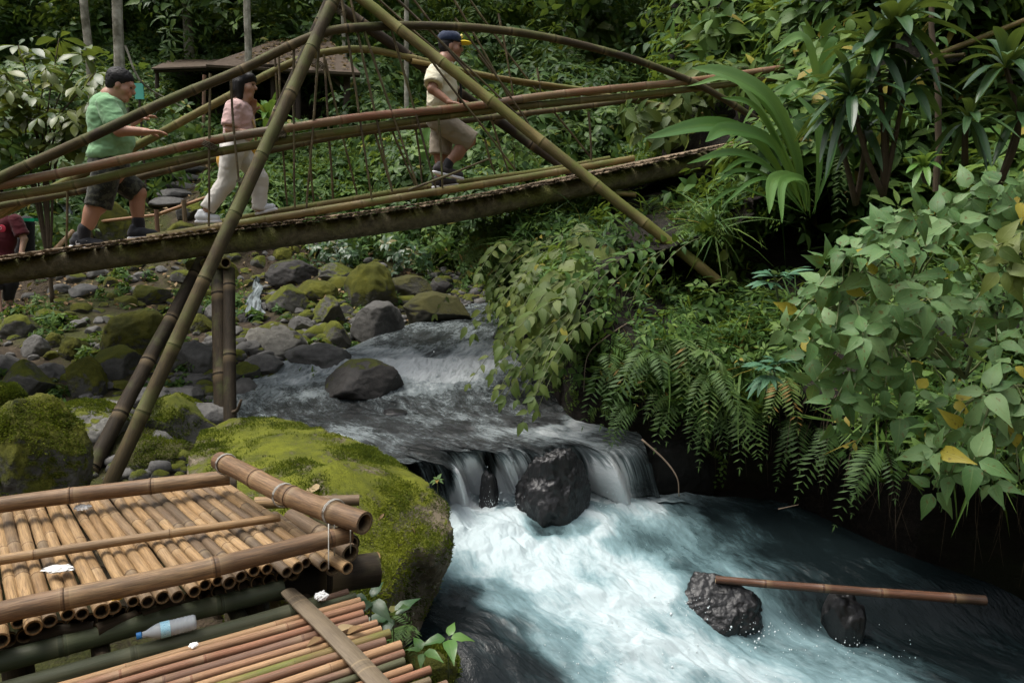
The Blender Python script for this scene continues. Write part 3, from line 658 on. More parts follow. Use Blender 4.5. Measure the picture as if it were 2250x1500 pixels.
# ------------------------------------------------------------------ foliage library
def leaf_tpl(w=.4, nseg=4, fold=.18, droop=.25, shape='ovate', wave=0.):
    """unit leaf along +Y, normal +Z; w = full width / length"""
    t = np.linspace(0, 1, nseg+1)
    if shape == 'ovate': prof = np.sin(np.pi*np.clip(t,0,1)**.72)**.85*(1-.15*t)
    elif shape == 'acum': prof = np.sin(np.pi*np.clip(t,0,1)**.64)**1.1*(1-.25*t)
    elif shape == 'lance': prof = np.sin(np.pi*t**.85)**.9
    elif shape == 'strap': prof = np.clip(np.minimum(t*6+.25, 1), 0, 1)*np.clip((1-t)*2.6, 0, 1)**.7
    elif shape == 'heart': prof = np.sin(np.pi*np.clip(t*.93+.07,0,1)**.6)**.8
    elif shape == 'obov': prof = np.sin(np.pi*t**1.35)**.9
    prof = np.maximum(prof, .03)*w/2
    z = -droop*t**2; V = []; UV = []
    for i, tt in enumerate(t):
        wv = wave*math.sin(tt*17)
        V += [(-prof[i], tt, z[i]+fold*prof[i]+wv*prof[i]), (0, tt, z[i]), (prof[i], tt, z[i]+fold*prof[i]-wv*prof[i])]
        UV += [(0,tt),(.5,tt),(1,tt)]
    F = []
    for i in range(nseg):
        a = i*3; F += [(a,a+1,a+4,a+3),(a+1,a+2,a+5,a+4)]
    return np.array(V), np.array(F), np.array(UV)
class FM:
    def __init__(s): s.V=[]; s.F=[]; s.U=[]; s.R=[]; s.n=0
    def inst(s, tpl, Rm, T, rnd, sc=None):
        V, F, U = tpl; N = len(T); nv = len(V)
        if sc is not None: Rm = Rm*np.asarray(sc)[:,None,None]
        P = np.einsum('nij,vj->nvi', Rm, V)+np.asarray(T)[:,None,:]
        s.V.append(P.reshape(-1,3).astype(np.float32)); s.F.append((F[None]+(np.arange(N)*nv)[:,None,None]+s.n).reshape(-1,4))
        s.U.append(np.tile(U, (N,1)).astype(np.float32)); s.R.append(np.repeat(rnd, nv).astype(np.float32)); s.n += N*nv
    def raw(s, V, F, U, rnd):
        s.V.append(np.asarray(V, np.float32)); s.F.append(np.asarray(F)+s.n); s.U.append(np.asarray(U, np.float32)); s.R.append(np.full(len(V), rnd, np.float32)); s.n += len(V)
    def rawr(s, V, F, U, R):
        s.V.append(np.asarray(V, np.float32)); s.F.append(np.asarray(F)+s.n); s.U.append(np.asarray(U, np.float32)); s.R.append(np.asarray(R, np.float32)); s.n += len(V)
    def tpl(s): return np.concatenate(s.V).astype(float), np.concatenate(s.F), np.concatenate(s.U), np.concatenate(s.R)
    def build(s, name, mat, parent=None, loc=None):
        F = np.concatenate(s.F)
        me = mesh_np(name, np.concatenate(s.V), F.ravel(), np.arange(len(F))*4, dict(rnd=np.concatenate(s.R)), np.concatenate(s.U))
        return link(name, me, mat, parent, True, loc)
def frames(d, up):
    y = norm(d); x = np.cross(y, up); bad = np.linalg.norm(x, axis=-1) < 1e-4
    if bad.any(): x[bad] = np.array([1,0,0])
    x = norm(x); z = np.cross(x, y); return np.stack([x, y, z], -1)
L_OV = leaf_tpl(.52, 4, .22, .30, 'ovate'); L_OVB = leaf_tpl(.56, 7, .25, .42, 'acum', .12); L_LA = leaf_tpl(.26, 4, .3, .35, 'lance'); L_HE = leaf_tpl(.75, 5, .2, .3, 'heart', .06)
L_OB = leaf_tpl(.42, 5, .22, .32, 'obov', .05); L_SM = leaf_tpl(.55, 2, .25, .2, 'ovate'); L_PIN = leaf_tpl(.2, 2, .2, .2, 'lance'); L_BL = leaf_tpl(.035, 4, .3, .9, 'strap'); L_ST = leaf_tpl(.12, 7, .35, .75, 'strap')
def whorl(fm, pos, axis, n, L, tpl=L_OV, tilt=.5, rg=RNG, base=.5, spread=.3, rot0=None):
    axis = norm(axis); a0 = rg.uniform(0, 6.28) if rot0 is None else rot0
    ref = np.array([0,0,1.]) if abs(axis[2]) < .9 else np.array([1.,0,0]); u = norm(np.cross(axis, ref)); v = np.cross(axis, u)
    a = a0+np.arange(n)*6.283/n+rg.normal(0, .25, n); tl = tilt+rg.normal(0, .22, n)
    rad = np.cos(a)[:,None]*u+np.sin(a)[:,None]*v
    d = np.cos(tl)[:,None]*rad+np.sin(tl)[:,None]*axis
    up = np.cos(tl)[:,None]*axis-np.sin(tl)[:,None]*rad+rg.normal(0,.15,(n,3))
    d[:,2] -= .15
    R = frames(d, up); rv = np.clip(base+rg.normal(0, spread, n), 0, .955); rv[rg.random(n) < .022] = 1.
    fm.inst(tpl, R, pos+d*L*.12, rv, L*rg.uniform(.65, 1.1, n))
def spray(fm, sm, p0, d0, length, n, L, tpl=L_OV, droop=.6, rg=RNG, base=.5, spread=.22, side=None, sr=.004, flat=1.):
    """an arching stem with leaves set alternately left and right"""
    k = max(n, 4); t = np.linspace(0, 1, k+1); d0 = norm(d0)
    C = p0+d0*(t*length)[:,None]; C[:,2] -= droop*length*t**2
    T = norm(np.gradient(C, axis=0)); ref = np.array([0,0,1.]) if side is None else np.asarray(side, float)
    S = norm(np.cross(T, ref)); U = np.cross(S, T)
    i = np.arange(1, k+1); sg = np.where(i%2 == 0, 1., -1.)[:,None]
    d = S[i]*sg*.85+T[i]*.6+U[i]*rg.normal(.0, .18, (k,1)); d[:,2] -= .25
    up = U[i]*flat+rg.normal(0, .2, (k,3))
    rv = np.clip(base+rg.normal(0, spread, k), 0, .955); rv[rg.random(k) < .02] = 1.
    fm.inst(tpl, frames(d, up), C[i], rv, L*rg.uniform(.7, 1.1, k)*(1-.35*t[i]**3))
    fm.inst(tpl, frames(T[-1:], U[-1:]), C[-1:], np.array([base]), np.array([L*.8]))
    if sm is not None: add_tube(sm, C, sr, sr*.5, n=k+1, nseg=5)
    return C
def frond(fm, sm, p0, d0, length, n=14, w=.22, droop=.7, rg=RNG, base=.5, up=None, pin=L_PIN, jag=1.):
    """a fern frond: arching rachis with paired leaflets"""
    t = np.linspace(0.05, 1, n); d0 = norm(d0); C = p0+d0*(t*length)[:,None]; C[:,2] -= droop*length*t**2.2
    T = norm(np.gradient(C, axis=0)); ref = np.array([0,0,1.]) if up is None else norm(up); S = norm(np.cross(T, ref)); U = np.cross(S, T)
    wl = w*length*np.sin(np.pi*np.clip(t*.9+.08, 0, 1))**.7+.01
    for sg in (-1, 1):
        d = S*sg+T*.55+rg.normal(0, .06, (n,3)); d[:,2] -= .12
        fm.inst(pin, frames(d, U+rg.normal(0,.1,(n,3))), C, np.clip(base+rg.normal(0,.12,n),0,1), wl*rg.uniform(.85,1.1,n))
    fm.inst(pin, frames(T[-1:], U[-1:]), C[-1:], np.array([base]), np.array([wl[-2]*1.2]))
    if sm is not None: add_tube(sm, C, .003, .0015, n=8, nseg=4)
def ribbon(fm, pts, width, rnd=.5, fold=.25, n=12, up=(0,0,1), shape='strap', twist=0, wide_at=.45):
    """one long arching leaf through given points"""
    C = catmull(pts, n); t = np.linspace(0, 1, n); T = norm(np.gradient(C, axis=0)); S = norm(np.cross(T, np.asarray(up, float))); U = np.cross(S, T)
    if twist: 
        a = twist*t[:,None]; S, U = S*np.cos(a)+U*np.sin(a), U*np.cos(a)-S*np.sin(a)
    pr = np.where(t < wide_at, np.sin(np.pi/2*t/wide_at)**.8, np.cos(np.pi/2*(t-wide_at)/(1-wide_at))**.75); pr = np.maximum(pr, .04)*width/2
    V = []; UV = []
    for i in range(n):
        for s in (-1, -.5, 0, .5, 1):
            V.append(C[i]+S[i]*pr[i]*s+U[i]*pr[i]*fold*(abs(s)+.25*(abs(s) == .5))); UV.append((.5+.5*s, t[i]))
    F = [(i*5+j, i*5+j+1, (i+1)*5+j+1, (i+1)*5+j) for i in range(n-1) for j in range(4)]
    fm.raw(V, F, UV, rnd)
def rosette(fm, c, n, L, W, axis=(0,0,1), rg=RNG, lo=-.3, hi=1.2, base=.45, spread=.25, droop=.6, tpl=None):
    axis = norm(np.asarray(axis, float)); ref = np.array([1.,0,0]); u = norm(np.cross(axis, ref)); v = np.cross(axis, u)
    for i in range(n):
        a = i*2.4+rg.normal(0,.2); el = lo+(hi-lo)*(i/n)+rg.normal(0,.1); l = L*rg.uniform(.75,1.1)
        d = math.cos(el)*(math.cos(a)*u+math.sin(a)*v)+math.sin(el)*axis
        p = [c, c+d*l*.35+np.array([0,0,.02]), c+d*l*.7-np.array([0,0,droop*l*.14]), c+d*l-np.array([0,0,droop*l*.42])]
        ribbon(fm, p, W*rg.uniform(.8,1.15), float(np.clip(base+rg.normal(0,spread),0,1)), .3, 9, (0,0,1) if abs(d[2]) < .95 else (1,0,0))
M_L = dict(
 shrub=leaf_mat('shrub_leaf', (.05,.115,.034), (.10,.195,.065), (.17,.27,.11), .02, (.34,.28,.03), .48, .28, .28, .4, 7, True),
 forest=leaf_mat('forest_leaf', (.03,.075,.022), (.08,.155,.04), (.17,.265,.06), .02, (.30,.28,.04), .45, .38, .3, .2),
 under=leaf_mat('undergrowth_leaf', (.025,.068,.016), (.065,.135,.026), (.14,.22,.042), .02, (.28,.22,.04), .5, .3, .22, .2),
 glossy=leaf_mat('glossy_leaf', (.045,.085,.03), (.09,.125,.025), (.15,.17,.03), .03, (.22,.22,.03), .36, .28, .4, .15),
 vine=leaf_mat('vine_leaf', (.042,.08,.018), (.08,.122,.026), (.15,.185,.04), .04, (.33,.30,.05), .5, .3, .3, .3),
 fern=leaf_mat('fern_leaf', (.035,.075,.022), (.065,.125,.03), (.12,.175,.04), .03, (.22,.13,.03), .55, .3, .3, .1),
 palm=leaf_mat('strap_leaf', (.045,.12,.028), (.085,.20,.04), (.15,.28,.065), .02, (.28,.25,.05), .33, .3, .5, .3, 1),
 drac=leaf_mat('dracaena_leaf', (.018,.055,.022), (.035,.085,.03), (.065,.125,.045), .05, (.20,.17,.06), .35, .2, .5, .2, 1),
 teal=leaf_mat('bluish_leaf', (.04,.12,.065), (.07,.18,.10), (.11,.22,.13), 0, (.1,.1,.1), .5, .2, .35, .25),
 dry=leaf_mat('dry_leaf', (.12,.07,.03), (.24,.15,.07), (.36,.27,.15), .0, (.3,.2,.1), .7, .15, .25, .25))
M_STEM = plain_mat('green_stem', (.10,.12,.045), .6); M_BARK = plain_mat('brown_twig', (.075,.055,.035), .85, .4)
def stems(mb, parent, name='stem', mat=None):
    if mb.n: return mb.build(name, mat or M_STEM, parent, True, None)
# ------------------------------------------------------------------ the bamboo bridge
BA = np.array([-3.8, 6.9]); BD = norm(np.array([6.6, 1.9])); BNn = np.array([-BD[1], BD[0]])   # along the deck, and across it (away from the camera)
def B(px, py, lat):
    """photo pixel on the upright plane that runs along the bridge, lat metres off its middle line"""
    d = ray(px, py); o = BA+BNn*lat; s = (o@BNn)/(d[:2]@BNn); return d*s
def Bl(pts, lat):
    return np.array([B(x, y, lat if np.isscalar(lat) else l) for (x, y), l in zip(pts, [lat]*len(pts) if np.isscalar(lat) else lat)])
def along(p): return (np.asarray(p)[...,:2]-BA)@BD
M_RED = bamboo_mat('red_brown_bamboo', [(.20,.15,.075),(.27,.10,.05),(.25,.17,.085),(.32,.115,.06),(.17,.13,.085)], moss=.15, dirt=(.07,.05,.03), dirtamt=.35)
M_OLIVE = bamboo_mat('olive_bamboo', [(.16,.13,.045),(.21,.165,.055),(.13,.105,.045)], moss=.75, mossc=(.075,.085,.02), dirt=(.05,.042,.025), dirtamt=.5, rough=.58)
M_GREYB = bamboo_mat('weathered_bamboo', [(.065,.048,.024),(.105,.078,.036),(.048,.036,.021)], moss=.55, mossc=(.06,.065,.022), dirt=(.035,.03,.022), dirtamt=.55, rough=.62)
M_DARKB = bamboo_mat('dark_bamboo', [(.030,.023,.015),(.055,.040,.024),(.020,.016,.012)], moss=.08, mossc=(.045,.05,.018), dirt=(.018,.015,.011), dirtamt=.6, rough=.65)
M_YEL = bamboo_mat('yellow_bamboo', [(.32,.23,.075),(.27,.195,.065),(.20,.145,.055)], moss=.45, mossc=(.09,.10,.02), dirt=(.06,.045,.025), dirtamt=.5)
M_STICK = bamboo_mat('thin_bamboo_stick', [(.10,.075,.04),(.14,.11,.05),(.07,.05,.03)], moss=.4, mossc=(.09,.10,.03), dirtamt=.4)
def mossy_log_mat():
    t = NT('mossy_log'); p = t.pos(); n1 = t.noise(2.2,p,6,.6); n2 = t.noise(16,p,6,.7); n3 = t.noise(60,p,4,.6)
    c = t.ramp(n2, [(.3,(.06,.052,.03)),(.6,(.18,.15,.09)),(.75,(.27,.24,.16))])
    mk = t.ramp(t.math('ADD', n1, t.math('ADD', t.math('MULTIPLY', t.nz(), .14), t.math('MULTIPLY', n2, .25))), [(.60,0.),(.74,1.)])
    c = t.mix(t.math('MULTIPLY', mk, .85), c, t.ramp(n3, [(.3,(.07,.078,.02)),(.7,(.22,.225,.06))]))
    return t.fin(t.bsdf(c, .85, .25, t.math('ADD', n2, n3), .8, .015))
M_LOG = mossy_log_mat()
bridge = thing('bamboo_bridge', B(500, 530, 0)-np.array([0,0,.3]), 'arched bamboo footbridge with slanted poles, rails and a slat deck crossing above the stream', 'bridge')
def bpart(name, pts, r0, r1=None, mat=None, **kw):
    mb = MB(); add_bamboo(mb, pts, r0, r1, **kw); return mb.build(name, mat, bridge, True, 50)
# two log beams
BEAMPX = [(-420,658),(-200,634),(0,600),(250,565),(480,535),(700,510),(1000,466),(1300,408),(1500,365),(1700,322)]
beamN = catmull(Bl(BEAMPX, -.38), 60)
for lat in (0, .74):
    mb = MB(); C = beamN+np.r_[BNn*lat, 0]; rr = .088+.012*np.sin(np.linspace(0,3,60))
    V, F = tube_rings(C, rr*(1+.08*fbm(C*4,3,3)), 18); V = V+norm(V-np.repeat(C,18,0)[:len(V)])*(.012*fbm(V*9,3,5))[:,None]
    mb.add(V, F); mb.build('log_beam', M_LOG, bridge, True, 50)
# deck: two layers of split slats laid across
mb = MB(); rg = random.Random(5); L0, L1 = along(beamN[0]), along(beamN[-1]); s = L0
bz = lambda q: np.interp(q, along(beamN), beamN[:,2])
tall = np.r_[BD, 0]; side = np.r_[BNn, 0]
while s < L1:
    for lay in (0, 1):
        z = bz(s)+.105+lay*.026; sl = (bz(s+.1)-bz(s-.1))/.2
        c = np.r_[BA+BD*(s+rg.uniform(-.008,.008)), z]+side*rg.uniform(-.06,.03)
        u = norm(np.array([BD[0], BD[1], sl])); hl = .57+rg.uniform(-.03,.05)
        yaw = rg.uniform(-.06,.06); w = norm(side+u*yaw); n = np.cross(u, w)
        n = n*(1 if n[2] > 0 else -1)
        # curved split-bamboo cross-section
        hw = rg.uniform(.017,.025); th = rg.uniform(.006,.010); V = []; k = 5
        for e in (-1, 1):
            for q in range(k):
                a = -1+2*q/(k-1); V.append(c+w*hl*e+u*hw*a+n*(.009*(1-a*a)+th*.5))
            for q in range(k):
                a = 1-2*q/(k-1); V.append(c+w*hl*e+u*hw*a+n*(.009*(1-a*a)-th*.5))
        m = 2*k; F = [(j, (j+1)%m, m+(j+1)%m, m+j) for j in range(m)]
        F += [tuple(range(m-1,-1,-1)), tuple(range(m, 2*m))]
        mb.add(V, F, rnd=np.full(2*m, rg.random()))
    s += rg.uniform(.048,.058)
def slat_mat():
    t = NT('deck_slat'); rnd = t.attr('rnd').outputs['Fac']; n2 = t.noise(30, t.pos(), 5, .65)
    c = t.ramp(t.math('ADD', t.math('MULTIPLY', rnd, .7), t.math('MULTIPLY', n2, .4)), [(.2,(.07,.052,.034)),(.5,(.20,.15,.095)),(.75,(.32,.24,.155)),(.95,(.40,.29,.20))])
    return t.fin(t.bsdf(c, .75, .3, n2, .5, .004))
mb.build('deck', slat_mat(), bridge, False, None)
# kerb poles along the deck
KN = [(325,524),(450,504),(560,486),(720,460),(900,431),(1050,407),(1150,391),(1280,368),(1392,348)]
bpart('kerb_pole', Bl(KN, -.40), .040, .036, M_YEL, seed=3, inter=.42)
bpart('kerb_pole', Bl([(480,490),(560,474),(720,447),(900,417),(1060,394),(1200,374),(1340,348)], .22), .036, .03, M_OLIVE, seed=4, inter=.42)
# rails
bpart('handrail', Bl([(-60,420),(0,407),(150,378),(300,345),(460,310),(560,292),(650,279),(820,254),(1000,238),(1200,211),(1400,190),(1520,178),(1790,140)], -.44), .042, .036, M_RED, seed=21, inter=.46)
bpart('handrail', Bl([(-60,447),(0,434),(150,409),(300,374),(460,338),(650,304),(820,279),(950,259),(1100,239),(1300,219),(1500,198),(1800,160)], -.40), .040, .032, M_OLIVE, seed=22, inter=.42)
bpart('handrail', Bl([(-60,468),(0,452),(150,425),(300,392),(460,352),(600,330),(700,308),(850,284),(1000,268),(1100,256),(1300,232),(1500,203),(1650,180)], .34), .034, .028, M_GREYB, seed=23, inter=.42)
bpart('handrail', Bl([(-60,492),(0,466),(60,432),(140,412),(230,396),(330,374),(470,338)], .42), .036, .032, M_YEL, seed=24)
# long arched poles from end to end
bpart('arch_pole', Bl([(-80,432),(0,391),(180,310),(360,225),(520,158),(640,100),(710,72),(780,61),(900,57),(1050,62),(1200,82),(1350,118),(1450,151),(1560,200),(1690,280)], -.47), .044, .034, M_GREYB, seed=31, inter=.5)
bpart('arch_pole', Bl([(-80,510),(0,470),(120,412),(250,348),(330,305),(500,213),(600,158),(680,124),(780,108),(880,122),(1000,152),(1150,182),(1300,206),(1450,232),(1600,266),(1700,290)], .46), .042, .030, M_OLIVE, seed=32, inter=.5)
bpart('arch_pole', Bl([(905,134),(1000,152),(1120,174),(1280,196)], .43), .026, .022, M_YEL, seed=33, inter=.5)
# slanted frame poles meeting at the apex
def leg(a, b, r0, r1, mat, seed, mid=None):
    bpart('frame_pole', [a, b] if mid is None else [a, mid, b], r0, r1, mat, seed=seed, inter=.55, rough=.012)
leg(B(752,-40,-.28), PY(236,1075,5.05), .055, .052, M_GREYB, 41)
leg(B(742,-35,.25), B(478,545,.42), .055, .062, M_DARKB, 42)
bpart('strut', [B(448,566,-.12), PY(186,1055,5.2)], .058, .060, M_DARKB, seed=45, inter=.55, rough=.012)
leg(B(745,-42,-.36), PY(1580,620,6.55), .050, .050, M_OLIVE, 43)
leg(B(738,10,.40), PY(1540,592,6.9), .055, .052, M_DARKB, 44, B(1215,352,.5))
# ties round the apex and joints
M_CORD = plain_mat('cord', (.09,.075,.05), .9)
def tie(mb, c, ax, r, n=3, w=.01, tr=.004):
    ax = norm(ax); u = norm(np.cross(ax, [.3,.2,1])); v = np.cross(ax, u)
    for i in range(n):
        a = np.linspace(0, 2*np.pi, 15); C = c+ax*(i-n/2)*w+r*(np.cos(a)[:,None]*u+np.sin(a)[:,None]*v)
        V, F = tube_rings(C, tr, 5, False); mb.add(V, F, rnd=np.full(len(V), random.random()))
for x, y, lt in ((712,74,-.4),(697,140,-.35),(596,296,-.43),(540,400,-.43),(460,318,-.42),(612,290,-.42),(745,20,-.2),(1090,232,-.42)):
    mb = MB(); tie(mb, B(x, y, lt), np.array([.4,.1,.9]), .075, 4, .013, .005); mb.build('lashing', M_CORD, bridge, True, None)
# upright sticks from the arch to the deck
ST = [(462,162,458,498,-.47),(506,158,527,418,-.47),(612,112,631,452,.4),(646,100,648,458,-.46),(703,76,673,458,-.46),(712,120,733,442,.42),(715,133,788,443,.42),(750,-10,817,438,-.44),(768,-12,862,422,-.44),
      (800,66,918,410,-.46),(858,58,958,414,-.46),(722,300,732,440,.4),(680,308,690,452,.4),(823,290,862,422,.38),(863,290,913,410,.38),(913,282,927,402,.38),(962,240,972,415,-.42),(893,62,1133,372,-.48),
      (993,-8,1128,236,.44),(1027,-8,1186,210,.44),(867,-6,1135,250,-.46),(1095,30,1128,210,.42),(827,-6,1004,150,.4),(1077,256,1122,392,.4),(1066,306,1091,392,.42),(1217,246,1297,346,.4),(1293,246,1299,352,-.42),
      (604,118,613,300,.44),(1000,40,1180,300,-.47),(940,60,1110,250,-.47),(905,-5,1060,200,.43),(148,398,146,560,.3),(1180,150,1190,220,.42),(1050,120,1150,240,.44)]
for i, (x0,y0,x1,y1,lt) in enumerate(ST):
    mb = MB(); add_bamboo(mb, [B(x0,y0,lt), B((x0+x1)/2+random.uniform(-3,3),(y0+y1)/2,lt), B(x1,y1,lt)], .0125, .0095, inter=.3, nseg=8, open0=False, open1=False, seed=i, rough=.008)
    mb.build('hanger_stick', M_STICK, bridge, True, 50)
bpart('brace_stick', [B(898,418,-.47), B(985,385,-.47), B(1074,349,-.47)], .014, .010, M_STICK, seed=61, open0=False)
# posts under the deck
bpart('post', [PY(480,575,6.72), PY(490,968,5.98)], .066, .070, M_DARKB, seed=71, inter=.7)
bpart('post', [PY(503,590,6.60), PY(506,965,5.88)], .050, .054, M_DARKB, seed=72, inter=.62)
bpart('crossbar', [PY(420,583,7.3), PY(496,577,6.50)], .055, .05, M_OLIVE, seed=73, inter=.8)
bpart('crossbar', [B(1290,420,-.2), B(1398,428,-.5)], .03, .028, M_YEL, seed=74, inter=.8)
tag(link('twig', (lambda m: (add_tube(m, [PY(512,905,5.9), PY(522,900,5.86), PY(530,878,5.84)], .018, .01, 6, 6), m.mesh('twig'))[1])(MB()), M_BARK, None, True), 'short broken twig sticking out beside the foot of the upright post', 'twig')
# ------------------------------------------------------------------ the upper platform of thick culms
M_TAN = bamboo_mat('tan_bamboo', [(.20,.12,.055),(.36,.225,.105),(.44,.285,.14),(.28,.185,.10),(.15,.11,.07)], dirt=(.085,.05,.025), dirtamt=.55, rough=.45)
M_TAND = bamboo_mat('dark_tan_bamboo', [(.11,.08,.05),(.17,.115,.07),(.135,.10,.065)], dirt=(.05,.035,.022), dirtamt=.5, rough=.45)
M_BROWN = bamboo_mat('brown_bamboo', [(.15,.088,.048),(.245,.15,.076),(.195,.11,.06),(.33,.215,.11)], dirt=(.04,.028,.02), dirtamt=.6, rough=.45)
plat = thing('bamboo_platform', PZ(300,1200,-1.3), 'raised platform of thick tan bamboo culms framed by brown poles at the lower left', 'platform')
ZP = -1.22
qL0, qL1 = PZ(95,1130,ZP), PZ(186,1346,ZP); qR0, qR1 = PZ(470,1080,ZP), PZ(690,1232,ZP)
cd0 = norm(qL1-qL0); cd1 = norm(qR1-qR0)
NI = 16.5; rg = random.Random(12)
for i in range(-8, 19):
    f = (i+rg.uniform(-.12,.12))/NI
    a = qL0+(qR0-qL0)*f; b = qL1+(qR1-qL1)*f; d = norm(b-a)
    ex = rg.uniform(-.04,.04)+(.10 if i == 18 else 0); r = rg.uniform(.019,.0245)
    p0 = a-d*(.10+rg.uniform(0,.05)); p1 = b+d*ex
    dark = i in (10,11,16,14)
    mb = MB(); add_bamboo(mb, [p0+[0,0,rg.uniform(-.01,.01)], (p0+p1)/2+[0,0,rg.uniform(-.008,.008)], p1+[0,0,rg.uniform(-.012,.005)]], r, r*rg.uniform(.9,1.05), inter=rg.uniform(.26,.36), nseg=18, seed=100+i, rough=.008)
    mb.build('culm', M_TAND if dark else M_TAN, plat, True, 50)
def ppart(name, pts, r0, r1, mat, seed, **kw):
    mb = MB(); add_bamboo(mb, pts, r0, r1, seed=seed, **kw); return mb.build(name, mat, plat, True, 50)
ppart('frame_pole', [PZ(-130,1128,-1.12), PZ(200,1082,-1.12), PZ(505,1048,-1.12)], .033, .034, M_BROWN, 201, inter=.36, nseg=20)
ppart('frame_pole', [PZ(-150,1392,-1.13), PZ(0,1345,-1.13), PZ(380,1265,-1.13), PZ(770,1172,-1.13)], .034, .033, M_BROWN, 202, inter=.40, nseg=20)
ppart('side_pole', [PZ(482,1012,-1.03), PZ(620,1082,-1.04), PZ(800,1150,-1.06)], .040, .042, M_BROWN, 203, inter=.24, nseg=24, rough=.01)
ppart('lath', [PZ(-120,1250,-1.165), PZ(0,1230,-1.165), PZ(300,1183,-1.165), PZ(615,1136,-1.165)], .019, .016, M_TAN, 204, inter=.5, nseg=14)
for i in range(-7, 16):
    f = (i+.4)/NI; a = qL0+(qR0-qL0)*f; b = qL1+(qR1-qL1)*f; d = norm(b-a); a = a-d*.1; b = b-d*.06
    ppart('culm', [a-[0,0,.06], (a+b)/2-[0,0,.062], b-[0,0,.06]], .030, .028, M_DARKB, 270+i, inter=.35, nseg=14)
# lower culms and joists under the platform
for i, (a, b, r, m) in enumerate([((640,1135),(770,1215),.038,M_TAND),((600,1140),(735,1245),.036,M_TAND),((700,1130),(770,1195),.04,M_DARKB)]):
    p, q = PZ(*a, -1.27), PZ(*b, -1.28); ppart('culm', [p, (p+q)/2, q], r, r, m, 220+i, inter=.3, nseg=18)
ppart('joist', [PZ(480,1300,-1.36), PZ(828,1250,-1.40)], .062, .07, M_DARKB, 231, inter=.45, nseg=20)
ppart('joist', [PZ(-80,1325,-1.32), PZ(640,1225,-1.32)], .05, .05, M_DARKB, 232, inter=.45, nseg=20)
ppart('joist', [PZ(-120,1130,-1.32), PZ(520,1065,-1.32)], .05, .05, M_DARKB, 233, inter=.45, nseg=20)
ppart('joist', [PZ(560,1105,-1.34), PZ(790,1098,-1.36)], .03, .028, M_TAN, 234, inter=.3, nseg=14)
for i, (x, y) in enumerate([(30,1380),(560,1300),(60,1115),(470,1062)]):
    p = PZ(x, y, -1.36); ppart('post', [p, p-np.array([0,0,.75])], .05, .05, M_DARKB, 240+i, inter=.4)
# half-round battens under the culm ends
for i, (x0,y0,x1,y1) in enumerate([(70,1405,205,1378),(212,1384,300,1352),(312,1352,440,1312),(470,1306,560,1282)]):
    a, b = PZ(x0,y0,-1.30), PZ(x1,y1,-1.30)
    ppart('batten', [a, (a+b)/2+[0,0,.012], b], .022, .022, M_DARKB, 250+i, inter=.3)
M_WIRE = plain_mat('pale_wire', (.38,.37,.33), .5, .1)
for x, y, z, r, ax in ((625,1088,-1.04,.047,(620,1082,640,1094)),(735,1125,-1.05,.048,(720,1118,745,1130)),(498,1020,-1.03,.046,(490,1015,510,1028))):
    mb = MB(); tie(mb, PZ(x,y,z), PZ(ax[2],ax[3],z)-PZ(ax[0],ax[1],z), r, 2, .008, .0022); mb.build('wire_tie', M_WIRE, plat, True, None)
for x, y, y2 in ((722,1150,1250),(735,1140,1220),(770,1165,1215)):
    mb = MB(); add_tube(mb, [PZ(x,y,-1.06), PZ(x,y2,-1.2)], .0022, .0022, 4, 5); mb.build('wire_tie', M_WIRE, plat, True, None)
# ------------------------------------------------------------------ the lower deck of reddish and green poles
M_CORAL = bamboo_mat('coral_bamboo', [(.35,.16,.09),(.31,.155,.09),(.40,.24,.13),(.26,.13,.075)], dirt=(.12,.06,.035), dirtamt=.55, nodec=(.45,.36,.22))
M_GREENB = bamboo_mat('green_bamboo', [(.05,.07,.03),(.065,.08,.038),(.09,.088,.045),(.045,.06,.032)], dirt=(.05,.05,.028), dirtamt=.45, nodec=(.2,.2,.12))
M_SALM = bamboo_mat('pale_bamboo', [(.42,.25,.12),(.47,.29,.15),(.36,.19,.10)], dirt=(.15,.09,.05), dirtamt=.45)
M_BRRED = bamboo_mat('red_grey_bamboo', [(.22,.11,.07),(.17,.11,.075),(.26,.13,.08),(.15,.125,.07)], dirt=(.09,.055,.035), dirtamt=.5)
deck2 = thing('bamboo_walkway', PZ(400,1450,-1.46), 'low walkway of slim red, green and tan bamboo poles at the bottom left corner', 'walkway')
ZD = -1.345
dd = norm(PZ(0,1470,ZD)-PZ(610,1310,ZD)); edge = catmull(np.array([PZ(x,y,ZD) for x,y in ((752,1302),(772,1335),(808,1368),(838,1402),(868,1440),(915,1480),(960,1530),(1010,1590),(1070,1650),(1130,1720))]), 26)
def dpole(name, a, b, r, mat, seed, dz=0):
    mb = MB(); add_bamboo(mb, [a+[0,0,dz], (a+b)/2+[0,0,dz+random.uniform(-.004,.004)], b+[0,0,dz]], r, r*.95, inter=.42, nseg=16, seed=seed, rough=.006); return mb.build(name, mat, deck2, True, 50)
dpole('pole', PZ(622,1303,ZD), PZ(622,1303,ZD)+dd*1.9, .034, M_GREENB, 301, .02)
dpole('pole', PZ(700,1325,ZD), PZ(700,1325,ZD)+dd*2.1, .028, M_GREENB, 303, -.004)
seq = [M_BRRED,M_GREENB,M_SALM,M_CORAL,M_CORAL,M_BRRED,M_CORAL,M_SALM,M_YEL,M_BRRED,M_SALM,M_BRRED,M_GREENB,M_SALM,M_CORAL,M_BRRED,M_BRRED,M_CORAL,M_SALM,M_BRRED,M_SALM,M_GREENB,M_CORAL,M_BRRED,M_SALM,M_CORAL]
for i in range(26):
    e = edge[i]; rr = random.uniform(.0125,.0165)
    dpole('pole', e-dd*random.uniform(0,.05), e+dd*2.5, rr, seq[i], 310+i, random.uniform(-.004,.004))
